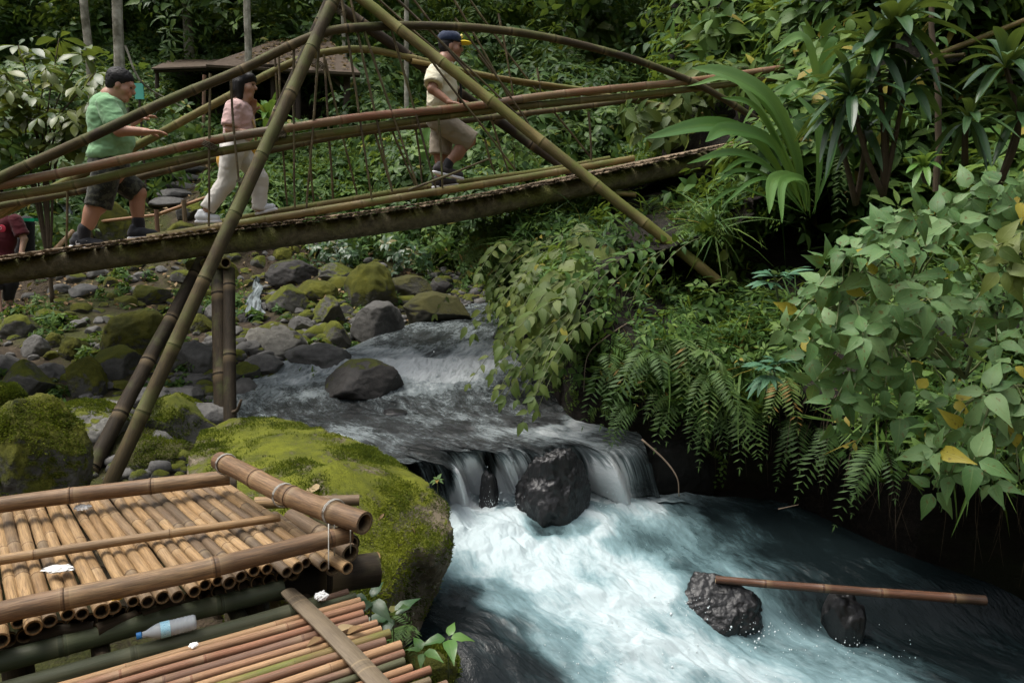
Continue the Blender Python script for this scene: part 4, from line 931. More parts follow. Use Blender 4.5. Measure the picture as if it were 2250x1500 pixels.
# flat split batten laid across
M_FLAT = bamboo_mat('flat_bamboo_batten', [(.15,.115,.075),(.19,.15,.10)], dirt=(.08,.06,.04), dirtamt=.4)
mb = MB(); C = catmull(np.array([PZ(632,1296,ZD+.034), PZ(740,1400,ZD+.036), PZ(870,1540,ZD+.034), PZ(960,1640,ZD+.034)]), 40); T = norm(np.gradient(C, axis=0)); S = norm(np.cross(T, [0,0,1.])); V = []
k = 7
for i in range(40):
    for q in range(k):
        a = -1+2*q/(k-1); V.append(C[i]+S[i]*.030*a*(.85+.15*min(1,i/3))+np.array([0,0,.008*(1-a*a)]))
    for q in range(k):
        a = 1-2*q/(k-1); V.append(C[i]+S[i]*.030*a*(.85+.15*min(1,i/3))+np.array([0,0,.008*(1-a*a)-.007]))
m = 2*k; F = [(i*m+j, i*m+(j+1)%m, (i+1)*m+(j+1)%m, (i+1)*m+j) for i in range(39) for j in range(m)]+[tuple(range(m-1,-1,-1)), tuple(39*m+j for j in range(m))]
ln = np.r_[0, np.cumsum(np.linalg.norm(np.diff(C, axis=0), axis=1))]; nd = np.zeros(40); nd[[3,19,34]] = 1
mb.add(V, F, rnd=np.full(len(V), .4), node=np.repeat(nd, m), tc=np.stack([np.tile(np.r_[np.linspace(0,1,k),np.linspace(1,0,k)], 40), np.zeros(len(V)), np.repeat(ln, m)], 1), inner=np.zeros(len(V)))
mb.build('batten', M_FLAT, deck2, True, 50)
for i, (x, y) in enumerate(((560,1420),(240,1560),(840,1560))):
    p = PZ(x, y, ZD-.05); dpole('joist', p-np.r_[np.cross(dd,[0,0,1])[:2]*.55,0], p+np.r_[np.cross(dd,[0,0,1])[:2]*.75,0], .03, M_DARKB, 340+i)
    dpole('post', p, p-np.array([0,0,.75]), .04, M_DARKB, 345+i)
# ------------------------------------------------------------------ bottle and litter
def lathe(mb, prof, c, ax, n=28, rnd=.5, squash=None):
    ax = norm(ax); u = norm(np.cross(ax, [0.1,.2,1])); v = np.cross(ax, u); V = []; a = np.linspace(0, 2*np.pi, n, endpoint=False)
    for x, r in prof: V.append(c+ax*x+r*(np.cos(a)[:,None]*u+np.sin(a)[:,None]*v))
    V = np.concatenate(V); F = [(i*n+j, i*n+(j+1)%n, (i+1)*n+(j+1)%n, (i+1)*n+j) for i in range(len(prof)-1) for j in range(n)]
    mb.add(V, F, rnd=np.full(len(V), rnd)); return V, F
bx = PZ(300,1405,ZD+.045); by = PZ(432,1372,ZD+.045); bax = norm(by-bx); bl = np.linalg.norm(by-bx); bq = bl/.225; bz0 = np.array([0,0,.012])
bottle = thing('water_bottle', bx, 'clear plastic water bottle with a blue cap and blue label lying on the green pole', 'bottle')
def clear_mat():
    t = NT('clear_plastic'); b = t.n('ShaderNodeBsdfPrincipled'); b.inputs['Base Color'].default_value = (.85,.92,.97,1); b.inputs['Roughness'].default_value = .10; b.inputs['Transmission Weight'].default_value = .62; b.inputs['IOR'].default_value = 1.25
    return t.fin(b)
pr_ = [(.022,.012),(.032,.0125),(.036,.013),(.055,.022),(.075,.030),(.085,.0315)]
x = .085
for k in range(9): pr_ += [(x+.004,.0318),(x+.008,.0300),(x+.012,.0318)]; x += .014
pr_ += [(x+.005,.031),(x+.012,.027),(x+.013,.018),(x+.009,.0)]
mb = MB(); lathe(mb, [(a*bq, r*bq) for a, r in pr_], bx+bz0, bax, 32); mb.build('body', clear_mat(), bottle, True, None)
mb = MB(); lathe(mb, [(0,0),(0,.0125*bq),(.002*bq,.0138*bq),(.018*bq,.0138*bq),(.020*bq,.012*bq)], bx+bz0, bax, 32); mb.build('cap', plain_mat('blue_cap', (.03,.17,.42), .35, .1), bottle, True, 40)
def label_mat():
    t = NT('bottle_label'); rn = t.attr('tc').outputs['Vector']; s = t.n('ShaderNodeSeparateXYZ'); t.l(rn, s.inputs[0])
    w = t.n('ShaderNodeTexWave', wave_type='BANDS'); w.inputs['Scale'].default_value = 1.3; w.inputs['Distortion'].default_value = 6; t.l(rn, w.inputs['Vector'])
    c = t.ramp(w.outputs['Fac'], [(.2,(.03,.25,.45)),(.45,(.15,.55,.68)),(.7,(.62,.85,.88))]); return t.fin(t.bsdf(c, .3, .5))
mb = MB(); n0 = mb.n; V, F = tube_rings(np.array([bx+bz0+bax*q*bq for q in (.088,.1,.112,.124)]), .0324*bq, 32, False)
mb.add(V, F, tc=np.stack([np.tile(np.linspace(0,12,32),4), np.repeat([0,1,2,3],32), np.zeros(128)],1)); mb.build('label', label_mat(), bottle, True, None)
def text_mesh(body, size, ext=.0006):
    cu = bpy.data.curves.new('t', 'FONT'); cu.body = body; cu.size = size; cu.align_x = 'CENTER'; cu.align_y = 'CENTER'; cu.extrude = ext
    o = bpy.data.objects.new('t', cu); COL.objects.link(o); dg = bpy.context.evaluated_depsgraph_get(); me = bpy.data.meshes.new_from_object(o.evaluated_get(dg)); bpy.data.objects.remove(o); return me
def crumple(name, c, r, seed, mat, label, cat='tissue', sq=(1,1,.6), group=None):
    V, F = ICO[4]; P = V*(1+.55*fbm(V*2.2+seed,4,seed,.7)+.25*np.abs(fbm(V*5+seed,2,seed+3)))[:,None]*np.array(sq)*r
    P[:,2] -= P[:,2].min(); return tag(link(name, tri_mesh(name, P+c, F, 25), mat, None, True, c), label, cat, group)
M_TISS = plain_mat('white_tissue', (.82,.82,.80), .9, .04, 60, .2)
crumple('crumpled_tissue', PZ(706,1318,ZD+.022), .020, 3, M_TISS, 'crumpled white tissue by the flat batten on the red walkway')
crumple('crumpled_tissue', PZ(182,1122,-1.19), .022, 5, M_TISS, 'crumpled white tissue by the rear pole of the tan platform', sq=(1.3,.8,.5))
crumple('paper_scrap', PZ(425,1420,ZD+.02), .012, 8, M_TISS, 'tiny white paper scrap on the coral pole below the bottle', 'paper', (1,1,.4))
crumple('plastic_scrap', PZ(130,1254,-1.185), .030, 9, plain_mat('clear_film', (.6,.6,.58), .2, .1, 30, .6), 'shiny torn plastic film on the tan culms of the platform', 'plastic scrap', (1.5,.8,.25))
crumple('candy_wrapper', PZ(256,1318,-1.2), .015, 11, plain_mat('yellow_wrapper', (.75,.5,.08), .4), 'small yellow wrapper under the front pole of the platform', 'wrapper', (1.2,.9,.6))
# fallen pole lying in the water
mb = MB(); pa, pb = PY(1572,1272,4.42), PY(2165,1318,4.15); add_bamboo(mb, [pa, (pa+pb)/2-[0,0,.006], pb], .024, .030, inter=.36, nseg=16, seed=77)
tag(mb.build('fallen_bamboo_pole', bamboo_mat('wet_bamboo', [(.11,.055,.035),(.16,.075,.045),(.05,.035,.025)], dirt=(.02,.015,.011), dirtamt=.5, rough=.16), None, True, 50), 'wet brown bamboo pole lying across two black rocks in the white water', 'bamboo pole')
# ------------------------------------------------------------------ where plants stand
def in_view(P, m=120):
    x, y, f = to_px(P); return (f > .3) & (x > -m) & (x < 2250+m) & (y > -m) & (y < 1500+m)
def bank_hit(px, py, near=3.0):
    """where the ray through a pixel first meets the right bank or the ground"""
    d = ray(px, py); ys = np.linspace(near, 30, 600); P = d[None]*(ys/d[1])[:,None]
    # the bank surface as seen: nearest projected bank vertex
    x, y, f = BPX; m = ((x-px)**2+(y-py)**2 < 26**2) & (f > near)
    if m.any():
        k = np.nonzero(m)[0]; return BFL[k[np.argmin(f[k])]], BNF[k[np.argmin(f[k])]]
    q = hit(px, py, near); return q, np.array([0,0,1.])
BFL = BV.reshape(-1,3); BNF = BNRM.reshape(-1,3); BPX = to_px(BFL)
# ------------------------------------------------------------------ small plant templates (merged with world-size in metres)
def tpl_plant(seed, n_st, h, L, tpl, nl, splay=.7):
    rg = np.random.default_rng(seed); fm = FM()
    for k in range(n_st):
        d = np.array([rg.normal(0, splay), rg.normal(0, splay), 1.]); hh = h*rg.uniform(.5, 1.15)
        top = norm(d)*hh
        whorl(fm, top, norm(d), nl, L, tpl, .35, rg, rg.uniform(.2,.8), .18)
        for q in (.45, .72): whorl(fm, top*q, norm(d), max(2, nl-2), L*1.05, tpl, .15, rg, rg.uniform(.1,.6), .18)
    return fm.tpl()
def tpl_fern(seed, n, L, w=.2, droop=.8, lo=.2):
    rg = np.random.default_rng(seed); fm = FM()
    for k in range(n):
        a = k*2.4+rg.normal(0,.3); el = rg.uniform(lo, 1.2)
        frond(fm, None, np.zeros(3), np.array([math.cos(a)*math.cos(el), math.sin(a)*math.cos(el), math.sin(el)]), L*rg.uniform(.7,1.1), 11, w, droop, rg, rg.uniform(.2,.8))
    return fm.tpl()
def tpl_blades(seed, n, L):
    rg = np.random.default_rng(seed); fm = FM()
    d = np.stack([rg.normal(0,.6,n), rg.normal(0,.6,n), np.abs(rg.normal(.6,.4,n))], 1)
    fm.inst(L_BL, frames(norm(d), np.tile([0,0,1.], (n,1))+rg.normal(0,.2,(n,3))), rg.normal(0,.03,(n,3)), np.clip(rg.normal(.5,.25,n),0,1), L*rg.uniform(.5,1.2,n)); return fm.tpl()
def tpl_spray(seed, n, L, ln, tpl=L_OV, nl=8):
    rg = np.random.default_rng(seed); fm = FM()
    for k in range(n):
        a = k*2.4+rg.normal(0,.4); el = rg.uniform(.0, 1.0)
        spray(fm, None, np.zeros(3), np.array([math.cos(a)*math.cos(el), math.sin(a)*math.cos(el), math.sin(el)]), ln*rg.uniform(.6,1.1), nl, L, tpl, .5, rg, rg.uniform(.2,.8))
    return fm.tpl()
def scatter(fm, tpls, P, N, size, rg, up=.5, jitter=.25):
    """place plant templates at points P with normals N"""
    k = rg.integers(0, len(tpls), len(P)); z = norm(N*(1-up)+np.array([0,0,1.])*up+rg.normal(0, jitter, P.shape))
    a = rg.uniform(0, 6.28, len(P)); ref = np.stack([np.cos(a), np.sin(a), np.zeros(len(P))], 1)
    x = norm(np.cross(ref, z)); y = np.cross(z, x); R = np.stack([x, y, z], -1)
    for i, tp in enumerate(tpls):
        m = k == i
        if not m.any(): continue
        V, F, U, r = tp; nn = int(m.sum()); nv = len(V)
        Q = np.einsum('nij,vj->nvi', R[m]*size[m][:,None,None], V)+P[m][:,None,:]
        off = np.repeat(np.clip(rg.normal(0,.16,nn),-.4,.4), nv)
        fm.V.append(Q.reshape(-1,3).astype(np.float32)); fm.F.append((F[None]+(np.arange(nn)*nv)[:,None,None]+fm.n).reshape(-1,4))
        fm.U.append(np.tile(U,(nn,1)).astype(np.float32)); fm.R.append(np.clip(np.where(np.tile(r,nn) > .99, 1., np.clip(np.tile(r,nn)+off,0,.955)),0,1).astype(np.float32)); fm.n += nn*nv
rg = np.random.default_rng(5)
# ------------------------------------------------------------------ forest on the hillside behind (a mass)
T_BIG = [tpl_plant(1,8,.9,.165,L_OV,5), tpl_plant(2,9,.8,.16,L_LA,6), tpl_plant(3,7,1.0,.20,L_OVB,4), tpl_spray(4,9,.13,.9,L_OV,12), tpl_fern(5,8,.95,.2,.7), tpl_plant(6,9,.7,.12,L_HE,5)]
def hill_points(n, x0, x1, y0, y1, rg):
    x = rg.uniform(x0, x1, n); y = rg.uniform(y0, y1, n); P = np.stack([x, y, HN(x, y)], 1); return P
def clear_path(P):
    x, y, f = to_px(P)
    path = (np.abs(x-(430-(y-380)*.55)) < 70+np.maximum(0,(y-420))*.9) & (y > 345) & (P[:,1] < 15)
    low = (P[:,1] < 11.6)
    hutm = (x > 400) & (x < 790) & (y < 345) & (P[:,1] < 18.3) & (P[:,1] > 14.6)
    return ~(path | low | hutm)
P = hill_points(12000, -15, 8, 11.5, 30, rg)
x, y, f = to_px(P); m = in_view(P, 200) & clear_path(P)
m &= (P[:,1] > 15.2) | (x < 330) | (x > 880)
P = P[m]; clump = np.clip(.9+1.1*fbm(P*.45, 3, 91), .3, 1.9)
fm = FM(); scatter(fm, T_BIG, P, np.tile([0,-.35,1.],(len(P),1)), clump*(.7+.022*P[:,1]), rg, .5, .3)
# a taller second storey so nothing but leaves closes the view
P = hill_points(1300, -14, 9, 17.5, 27, rg); P = P[in_view(P,400)]; P[:,2] += rg.uniform(.6, 3.2, len(P))
scatter(fm, T_BIG, P, np.tile([0,-.5,1.],(len(P),1)), rg.uniform(1.0, 1.8, len(P)), rg, .5, .5)
print('forest verts', fm.n)
tag(fm.build('forest_undergrowth', M_L['forest'], None, (0,0,0)), 'dense dark green forest undergrowth covering the hillside behind the hut and bridge', 'undergrowth', kind='stuff')
# low ground cover on the gentle slope behind the bridge
T_LOW = [tpl_plant(11,5,.20,.13,L_OV,4,.9), tpl_plant(12,6,.15,.10,L_HE,4,1.0), tpl_fern(13,6,.30,.25,.7), tpl_plant(14,4,.25,.15,L_LA,5,.8)]
P = hill_points(7000, -9, 3.5, 11.2, 16.5, rg); x, y, f = to_px(P); m = in_view(P, 60) & ~((np.abs(x-(430-(y-380)*.55)) < 45+np.maximum(0,(y-420))*.7) & (y > 345)) & ((y < 500) | ((x > 640) & (P[:,1] > 11.3)))
m &= vnoise(P*1.1, 5) > -.22
P = P[m]; fm = FM(); scatter(fm, T_LOW, P, np.tile([0,-.2,1.],(len(P),1)), rg.uniform(.5, 1.2, len(P)), rg, .8, .2); print('low', fm.n)
tag(fm.build('ground_cover', M_L['under'], None, (0,0,0)), 'low leafy ground cover on the slope behind the bridge rails', 'ground cover', kind='stuff')
P = hill_points(900, -7, .2, 6, 11.4, rg); P = P[in_view(P, 40)]; P = P[vnoise(P*1.3, 8) > -.02]; fm = FM(); scatter(fm, T_LOW, P, np.tile([0,-.2,1.],(len(P),1)), rg.uniform(.3, .75, len(P)), rg, .8, .2)
tag(fm.build('weeds', M_L['under'], None, (0,0,0)), 'small green weeds among the stones of the left bank', 'weeds', kind='stuff')
# fallen leaves on the slope and path
P = hill_points(5000, -9, 2.5, 9.2, 16, rg); P = P[in_view(P, 40)]; n = len(P); P[:,2] += .02+.03*rg.random(n)
d = rg.normal(0,1,(n,3)); d[:,2] *= .25; fm = FM(); fm.inst(L_SM, frames(norm(d), np.tile([0,0,1.],(n,1))+rg.normal(0,.35,(n,3))), P, rg.random(n), rg.uniform(.05,.13,n))
tag(fm.build('leaf_litter', M_L['dry'], None, (0,0,0)), 'dry fallen leaves strewn over the slope and path behind the bridge', 'leaf litter', kind='stuff')
# gravel of small stones on the left bank
P = hill_points(9000, -7, .3, 5.2, 11.4, rg)
def water_dist(P):
    d = np.full(len(P), 1e9)
    for a in np.linspace(0,1,9):
        c = catmull(SL*(1-a)+SR*a, 60); d = np.minimum(d, np.linalg.norm(P[:,None,:2]-c[None,:,:2], axis=2).min(1))
    return d
wd = water_dist(P); x, y, f = to_px(P)
m = in_view(P, 20) & (rg.random(len(P)) < np.clip(.8-wd/1.7, .01, 1)) & (y < 1060)
P = P[m]; n = len(P); V, F = ICO[3]
print('gravel', n)
def small_rocks(P, sz, rg, name, mat, label, cat):
    Vs=[]; Fs=[]; o=0; shp=[]
    b = bmesh.new(); bmesh.ops.create_icosphere(b, subdivisions=2, radius=1); V2 = np.array([v.co[:] for v in b.verts]); F2 = np.array([[v.index for v in f.verts] for f in b.faces]); b.free()
    for k in range(10):
        q = V2*(1+.35*fbm(V2*1.3+k*5, 3, k))[:,None]
        for c in range(6):
            nn = norm(rg.normal(size=3)); dd_ = q@nn-.7; q = q-np.where(dd_ > 0, dd_*.9, 0)[:,None]*nn
        shp.append(q)
    for i in range(len(P)):
        a = rg.uniform(0,6.28); R = np.array([[math.cos(a),-math.sin(a),0],[math.sin(a),math.cos(a),0],[0,0,1]])
        Vs.append((shp[i%10]*np.array([1,.8,.65])*sz[i])@R.T+P[i]+[0,0,sz[i]*.15]); Fs.append(F2+o); o += len(V2)
    return tag(link(name, tri_mesh(name, np.concatenate(Vs), np.concatenate(Fs)), mat, None, True, (0,0,0)), label, cat, None, 'stuff')
sz = np.exp(rg.normal(-2.75, .42, n)); half = rg.random(n) < .5
small_rocks(P[half], sz[half], rg, 'gravel', M_R['grey'], 'grey pebbles and cobbles heaped along the left stream bank', 'gravel')
small_rocks(P[~half], sz[~half], rg, 'mossy_gravel', M_R['half'], 'mossy pebbles and cobbles heaped along the left stream bank', 'gravel')
# countable stones of the rubble bank, copies of six shapes
kinds = [('grey','small bare grey stone lying loose on the left rubble bank','small grey stones of the left bank'),('mossy','small moss-capped stone lying on the left rubble bank','small mossy stones of the left bank'),('half','small half-mossy stone lying on the left rubble bank','small half-mossy stones of the left bank')]
protos = {k[0]: [tri_mesh('stone', rock_shape(300+7*i+len(k[0]), 4)[0]*np.array([1,.85,.72]), ICO[4][1]) for i in range(5)] for k in kinds}
for k in protos:
    for me in protos[k]: me.materials.append(M_R[k])
REG = [(205,690,520,620),(520,760,600,760),(560,700,540,640),(400,540,680,860),(60,330,700,880),(0,300,700,900),(100,420,590,720),(620,760,600,700),(190,480,560,660),(430,640,790,860)]
rs = random.Random(4); placed = [(r[0], r[1], r[2]*.42) for r in ROCKS]
cnt = 0
for tries in range(3500):
    x0,x1,y0,y1 = rs.choice(REG); px, py = rs.uniform(x0,x1), rs.uniform(y0,y1); rad = rs.choice([12,15,18,22,26,30,36,42])
    if any((px-a)**2+((py-b)*1.2)**2 < (rad+c)**2*.42 for a,b,c in placed): continue
    q = hit(px, py, 4.6); s = rad*to_px(q)[2]/FPX
    if q[1] > 12.2: continue
    lo = water_dist(q[None])[0]
    k = rs.choice(kinds if lo > .5 else kinds[:1]+kinds[2:]); me = rs.choice(protos[k[0]])
    o = bpy.data.objects.new('stone', me); COL.objects.link(o); o.location = Vector([float(v) for v in q+np.array([0,.6*s,s*.25])]); o.scale = (s, s, s*rs.uniform(.8,1.1)); o.rotation_euler = (rs.uniform(-.3,.3), rs.uniform(-.3,.3), rs.uniform(0,6.28))
    tag(o, k[1], 'stone', k[2]); placed.append((px, py, rad)); cnt += 1
    if cnt > 290: break
print('stones', cnt)
# ------------------------------------------------------------------ bank cover on the right
bi = np.arange(len(BFL)); x, y, f = BPX
vis = (f > 2) & (x > -250) & (x < 2500) & (y > -350) & (y < 1420) & (f < 22)
area = np.linalg.norm(np.cross(np.gradient(BV, axis=0).reshape(-1,3), np.gradient(BV, axis=1).reshape(-1,3)), axis=1)
hgt = BFL[:,2]-np.repeat(EC[:,2], BV.shape[1])
def bank_sample(n, lo, hi, rg, extra=None):
    w = area*vis*(hgt > lo)*(hgt < hi)/np.maximum(f, 2)**1.1
    if extra is not None: w = w*extra
    k = rg.choice(len(BFL), n, p=w/w.sum()); return BFL[k]+rg.normal(0,.02,(n,3)), BNF[k]
T_BK = [tpl_plant(21,5,.26,.12,L_OV,4,.9), tpl_fern(22,6,.42,.2,.9,.0), tpl_fern(23,5,.36,.26,.8), tpl_spray(24,5,.085,.42,L_OV,9), tpl_plant(25,4,.3,.13,L_LA,5,.8), tpl_blades(26,26,.42), tpl_spray(27,4,.10,.5,L_HE,8)]
T_UP = [tpl_plant(31,5,.55,.21,L_OV,5,.8), tpl_plant(32,5,.5,.20,L_OVB,5,.8), tpl_fern(33,7,.62,.2,.8,.1), tpl_spray(34,5,.155,.62,L_OV,8), tpl_plant(35,5,.45,.16,L_HE,4,.9), tpl_plant(36,5,.6,.24,L_LA,6,.7)]
cl = np.clip(.5+1.6*fbm(BFL*1.2, 3, 121), .05, 2)
CLR = [(1430,100,1720,400,9.2),(1240,330,1640,460,8.6)]
def keep_clear(P):
    x, y, f = to_px(P); k = np.ones(len(P), bool)
    for a,b_,c,d,Y in CLR: k &= ~((x > a) & (x < c) & (y > b_-40) & (y < d) & (P[:,1] < Y))
    t_ = (x-1250)/(1600-1250.); k &= ~((t_ > 0) & (t_ < 1.03) & (np.abs(y-(395+t_*235)) < 60) & (P[:,1] < 7.3)); return k
P, N = bank_sample(3000, .88, 2.2, rg, cl**1.5); kk = keep_clear(P); P, N = P[kk], N[kk]; fm = FM(); scatter(fm, T_BK, P, N, rg.uniform(.5,1.05,len(P)), rg, .25, .3)
P, N = bank_sample(700, .22, 1.25, rg, np.clip((BFL[:,1]-5.75)*3, 0, 1)); scatter(fm, [T_BK[1], T_BK[2], T_BK[0], T_BK[3]], P, N, rg.uniform(.45,.9,len(P)), rg, .1, .3)
tag(fm.build('bank_ground_cover', M_L['under'], None, (0,0,0)), 'mixed small ferns, grass and leaves covering the steep right bank', 'ground cover', kind='stuff')
P, N = bank_sample(2600, 1.9, 14, rg, cl); kk = keep_clear(P); P, N = P[kk], N[kk]; fm = FM(); scatter(fm, T_UP, P, N, rg.uniform(.55,1.15,len(P))*(1+.02*P[:,1]), rg, .6, .3); print('bankup', fm.n)
tag(fm.build('slope_undergrowth', M_L['under'], None, (0,0,0)), 'leafy undergrowth over the upper slope of the right bank', 'undergrowth', kind='stuff')
# roots and dead stems hanging down the dark undercut
P, N = bank_sample(700, .55, 1.35, rg); mb = MB()
for i in range(len(P)):
    l = rg.uniform(.12,.55); e = P[i]+N[i]*rg.uniform(.03,.12); add_tube(mb, [P[i], e+[0,0,-l*.4], e+np.r_[rg.normal(0,.05,2), -l]], rg.uniform(.0015,.004), .001, 5, 4)
tag(mb.build('hanging_roots', M_BARK, None, True, None, (0,0,0)), 'thin brown roots and dead stems hanging from the undercut right bank', 'roots', kind='stuff')
# ------------------------------------------------------------------ the big-leaved shrub at the right
def shrub(label, root, whorls, L, nl=5, mat='shrub', base=.55, name='broadleaf_shrub', tpl=L_OVB, tilt=.15, cat='shrub', sr=.008, group=None, axis_mix=None, rgs=3):
    rg = np.random.default_rng(rgs); r0 = root[0]; o = thing(name, r0, label, cat, group); fm = FM(); mb = MB()
    W = np.array(whorls)
    for w in W:
        k = np.argmin([np.linalg.norm(w-q)+rg.uniform(0,.2) for q in root]); q = root[k]; v = w-q; L0 = np.linalg.norm(v)
        mid = q+v*.55+np.array([0,0,.16*L0]); C = catmull(np.array([q, mid, w]), 9); add_tube(mb, C, sr*.8, sr*.3, 9, 5)
        ax = norm(C[-1]-C[-3]); ax = norm(ax*.6+np.array([0,-.35,.7])+rg.normal(0,.32,3))
        whorl(fm, w, ax, nl+int(rg.integers(-1,2)), L*rg.uniform(.75,1.15), tpl, tilt+rg.normal(0,.15), rg, base, .36)
        if rg.random() < .55: whorl(fm, C[-3], ax, 2, L*1.05, tpl, tilt-.3, rg, base-.12, .22)
    for q in root[1:]: add_tube(mb, [root[0], (root[0]+q)/2+[0,0,.05], q], sr*1.5, sr, 8, 6)
    fm.build('foliage', M_L[mat], o); stems(mb, o, 'stem'); return o
def poly_px(poly, n, rg, mind):
    P = np.array(poly, float); lo, hi = P.min(0), P.max(0); out = []
    t = 0
    while len(out) < n and t < 6000:
        t += 1; q = rg.uniform(lo, hi); ins = False; j = len(P)-1
        for i in range(len(P)):
            if (P[i,1] > q[1]) != (P[j,1] > q[1]) and q[0] < (P[j,0]-P[i,0])*(q[1]-P[i,1])/(P[j,1]-P[i,1])+P[i,0]: ins = not ins
            j = i
        if ins and all((q-o)@(q-o) > mind**2 for o in out): out.append(q)
    return out
rg = np.random.default_rng(77)
pts = poly_px([(1720,700),(1790,590),(1920,490),(2020,440),(2120,470),(2230,600),(2260,760),(2120,760),(1960,720),(1850,760),(1740,760)], 64, rg, 42)
shrub('big pale green broad-leaved shrub spilling from the right bank towards the stream', [PY(2120,830,3.9), PY(1980,700,3.7), PY(2180,680,3.6), PY(1850,690,3.7)], [PY(a,b,3.4-.12*math.sin((a-1700)/180)+rg.uniform(-.3,.4)) for a,b in pts], .130)
pts = poly_px([(1730,760),(1990,760),(2110,800),(2080,960),(1950,930),(1850,890),(1780,830)], 16, rg, 55)+[np.array(q) for q in ((1835,880),(1945,850),(1830,930),(1905,800))]
shrub('lower straggling branches of yellowing leaves under the big pale shrub', [PY(2110,800,3.9), PY(1960,760,3.8)], [PY(a,b,3.35+rg.uniform(-.15,.15)) for a,b in pts], .13, 4, base=.42, rgs=5)
pts = [(2060,990),(2140,1010),(2200,900),(2240,960),(2180,1060),(2050,1075),(2090,1040),(2240,1060),(2225,800),(2170,860),(2120,940),(2250,880),(2030,1010)]
shrub('bright green leafy branches hanging at the right edge above the dark water', [PY(2290,880,3.5), PY(2200,860,3.4)], [PY(a,b,3.05+rg.uniform(-.1,.1)) for a,b in pts], .135, 5, base=.7, rgs=6)
pts = [(2130,420),(2200,400),(2240,440),(2170,470),(2250,390),(2090,450),(2230,490)]
shrub('small broad-leaved shrub at the right edge above the big pale shrub', [PY(2290,540,4.0)], [PY(a,b,3.7) for a,b in pts], .15, 4, base=.55, rgs=7)
pts = [(2190,540),(2240,560),(2230,610),(2270,640),(2200,590)]
shrub('yellowish leaves of a wilting shrub at the right edge', [PY(2330,620,3.4)], [PY(a,b,2.95) for a,b in pts], .13, 4, mat='vine', base=.85, rgs=8)
# bushes on the upper slope
BU = [((1330,120),150,120,'broad-leaved bush right of the capped walker above the arch pole',.13),((1430,90),110,100,'pale broad-leaved bush below the top edge in the middle of the slope',.13),((1290,190),120,70,'fine-leaved bush between the arch pole and the handrail on the right bank',.10),((1460,270),160,80,'leafy bush just below the right end of the handrail',.12),
      ((1340,300),120,60,'low bush under the handrails over the dark bank face',.10),((1640,60),150,90,'leafy bush at the top edge beside the hanging white bud',.12),((1580,180),120,80,'small pale bush behind the arching strap leaves',.11),((1120,60),150,80,'bush with pale tips at the top edge behind the capped walker',.12),((1760,290),100,80,'small bush left of the dark dracaena stems',.11),((2120,120),160,140,'small-leaved bush at the top right behind the dracaena',.10)]
for i, ((cx,cy),w,h,lab,L) in enumerate(BU):
    q, nn = bank_hit(cx, min(cy+h*.5, 480), 5.5); Y = q[1]-.25; rgb = np.random.default_rng(400+i); pts = [(cx+rgb.normal(0,w*.34), cy+rgb.normal(0,h*.34)) for _ in range(26)]
    shrub(lab, [q, PY(cx,cy,Y+.1)], [PY(a,b,Y+rgb.uniform(-.3,.3)) for a,b in pts], L*1.35*Y/6.2, 5, mat=['vine','shrub','under'][i%3] if i%3 != 2 else 'under', base=.5, rgs=20+i, name='leafy_bush', cat='bush', sr=.006, tpl=L_OV)
# hanging vines at the left end of the bank
def vine(label, starts, n, L, mat='vine', seed=0, ln=.55, base=.6, name='hanging_vine', dirx=-.75, tpl=L_OV, dz=-.15, group=None, Yoff=-.12):
    rg = np.random.default_rng(seed); fm = FM(); mb = MB(); o = None
    for i, (px, py) in enumerate(starts):
        q, nn = bank_hit(px, py, 4.5); q = q+np.array([0,Yoff,0])+nn*.04
        if o is None: o = thing(name, q, label, 'vine' if 'vine' in name else 'plant', group)
        L_ = L*1.35; C = spray(fm, mb, q, np.array([dirx+rg.normal(0,.25), -.55+rg.normal(0,.2), dz+rg.normal(0,.2)]), ln*1.1*rg.uniform(.7,1.25), n, L_*rg.uniform(.75,1.2), tpl, .55, rg, base+rg.normal(0,.12), side=(rg.normal(0,.2),-.6,.8))
    fm.build('foliage', M_L[mat], o); stems(mb, o, 'stem'); return o
rg = np.random.default_rng(31)
vine('yellow-green hanging vine under the bridge beam at the left end of the bank', [(1130+rg.uniform(-60,130), 520+rg.uniform(-30,60)) for _ in range(16)], 11, .105, seed=1)
vine('hanging vine with long leaf rows over the stream bend, below the yellow-green vine', [(1180+rg.uniform(-60,120), 640+rg.uniform(-60,60)) for _ in range(18)], 10, .105, seed=2, base=.5)
vine('large drooping lobed yellow leaves beneath the crossing frame poles', [(1260,480),(1300,500),(1330,520),(1250,530),(1290,560),(1230,600),(1250,640)], 5, .22, seed=3, base=.75, name='large_leaved_vine', ln=.4, tpl=L_HE)
vine('leafy vine tip trailing nearly to the water at the dark ledge', [(1160,760),(1180,790),(1200,740),(1140,720),(1220,800)], 9, .10, seed=4, base=.55)
vine('small-leaved creeper across the shaded face right of the frame pole', [(1420+rg.uniform(-90,120), 560+rg.uniform(-50,90)) for _ in range(14)], 9, .075, 'under', seed=5, base=.5, name='creeping_vine')
vine('sprig of three pale heart leaves hanging in front of the dark hollow', [(1560,440),(1572,470)], 4, .12, 'vine', seed=6, base=.7, name='hanging_vine', dirx=.1, dz=-.8, ln=.35, tpl=L_HE)
vine('sparse vine leaves on the shaded bank right of the rapids', [(1320+rg.uniform(-60,80), 690+rg.uniform(-40,50)) for _ in range(8)], 7, .085, 'vine', seed=7, base=.45)
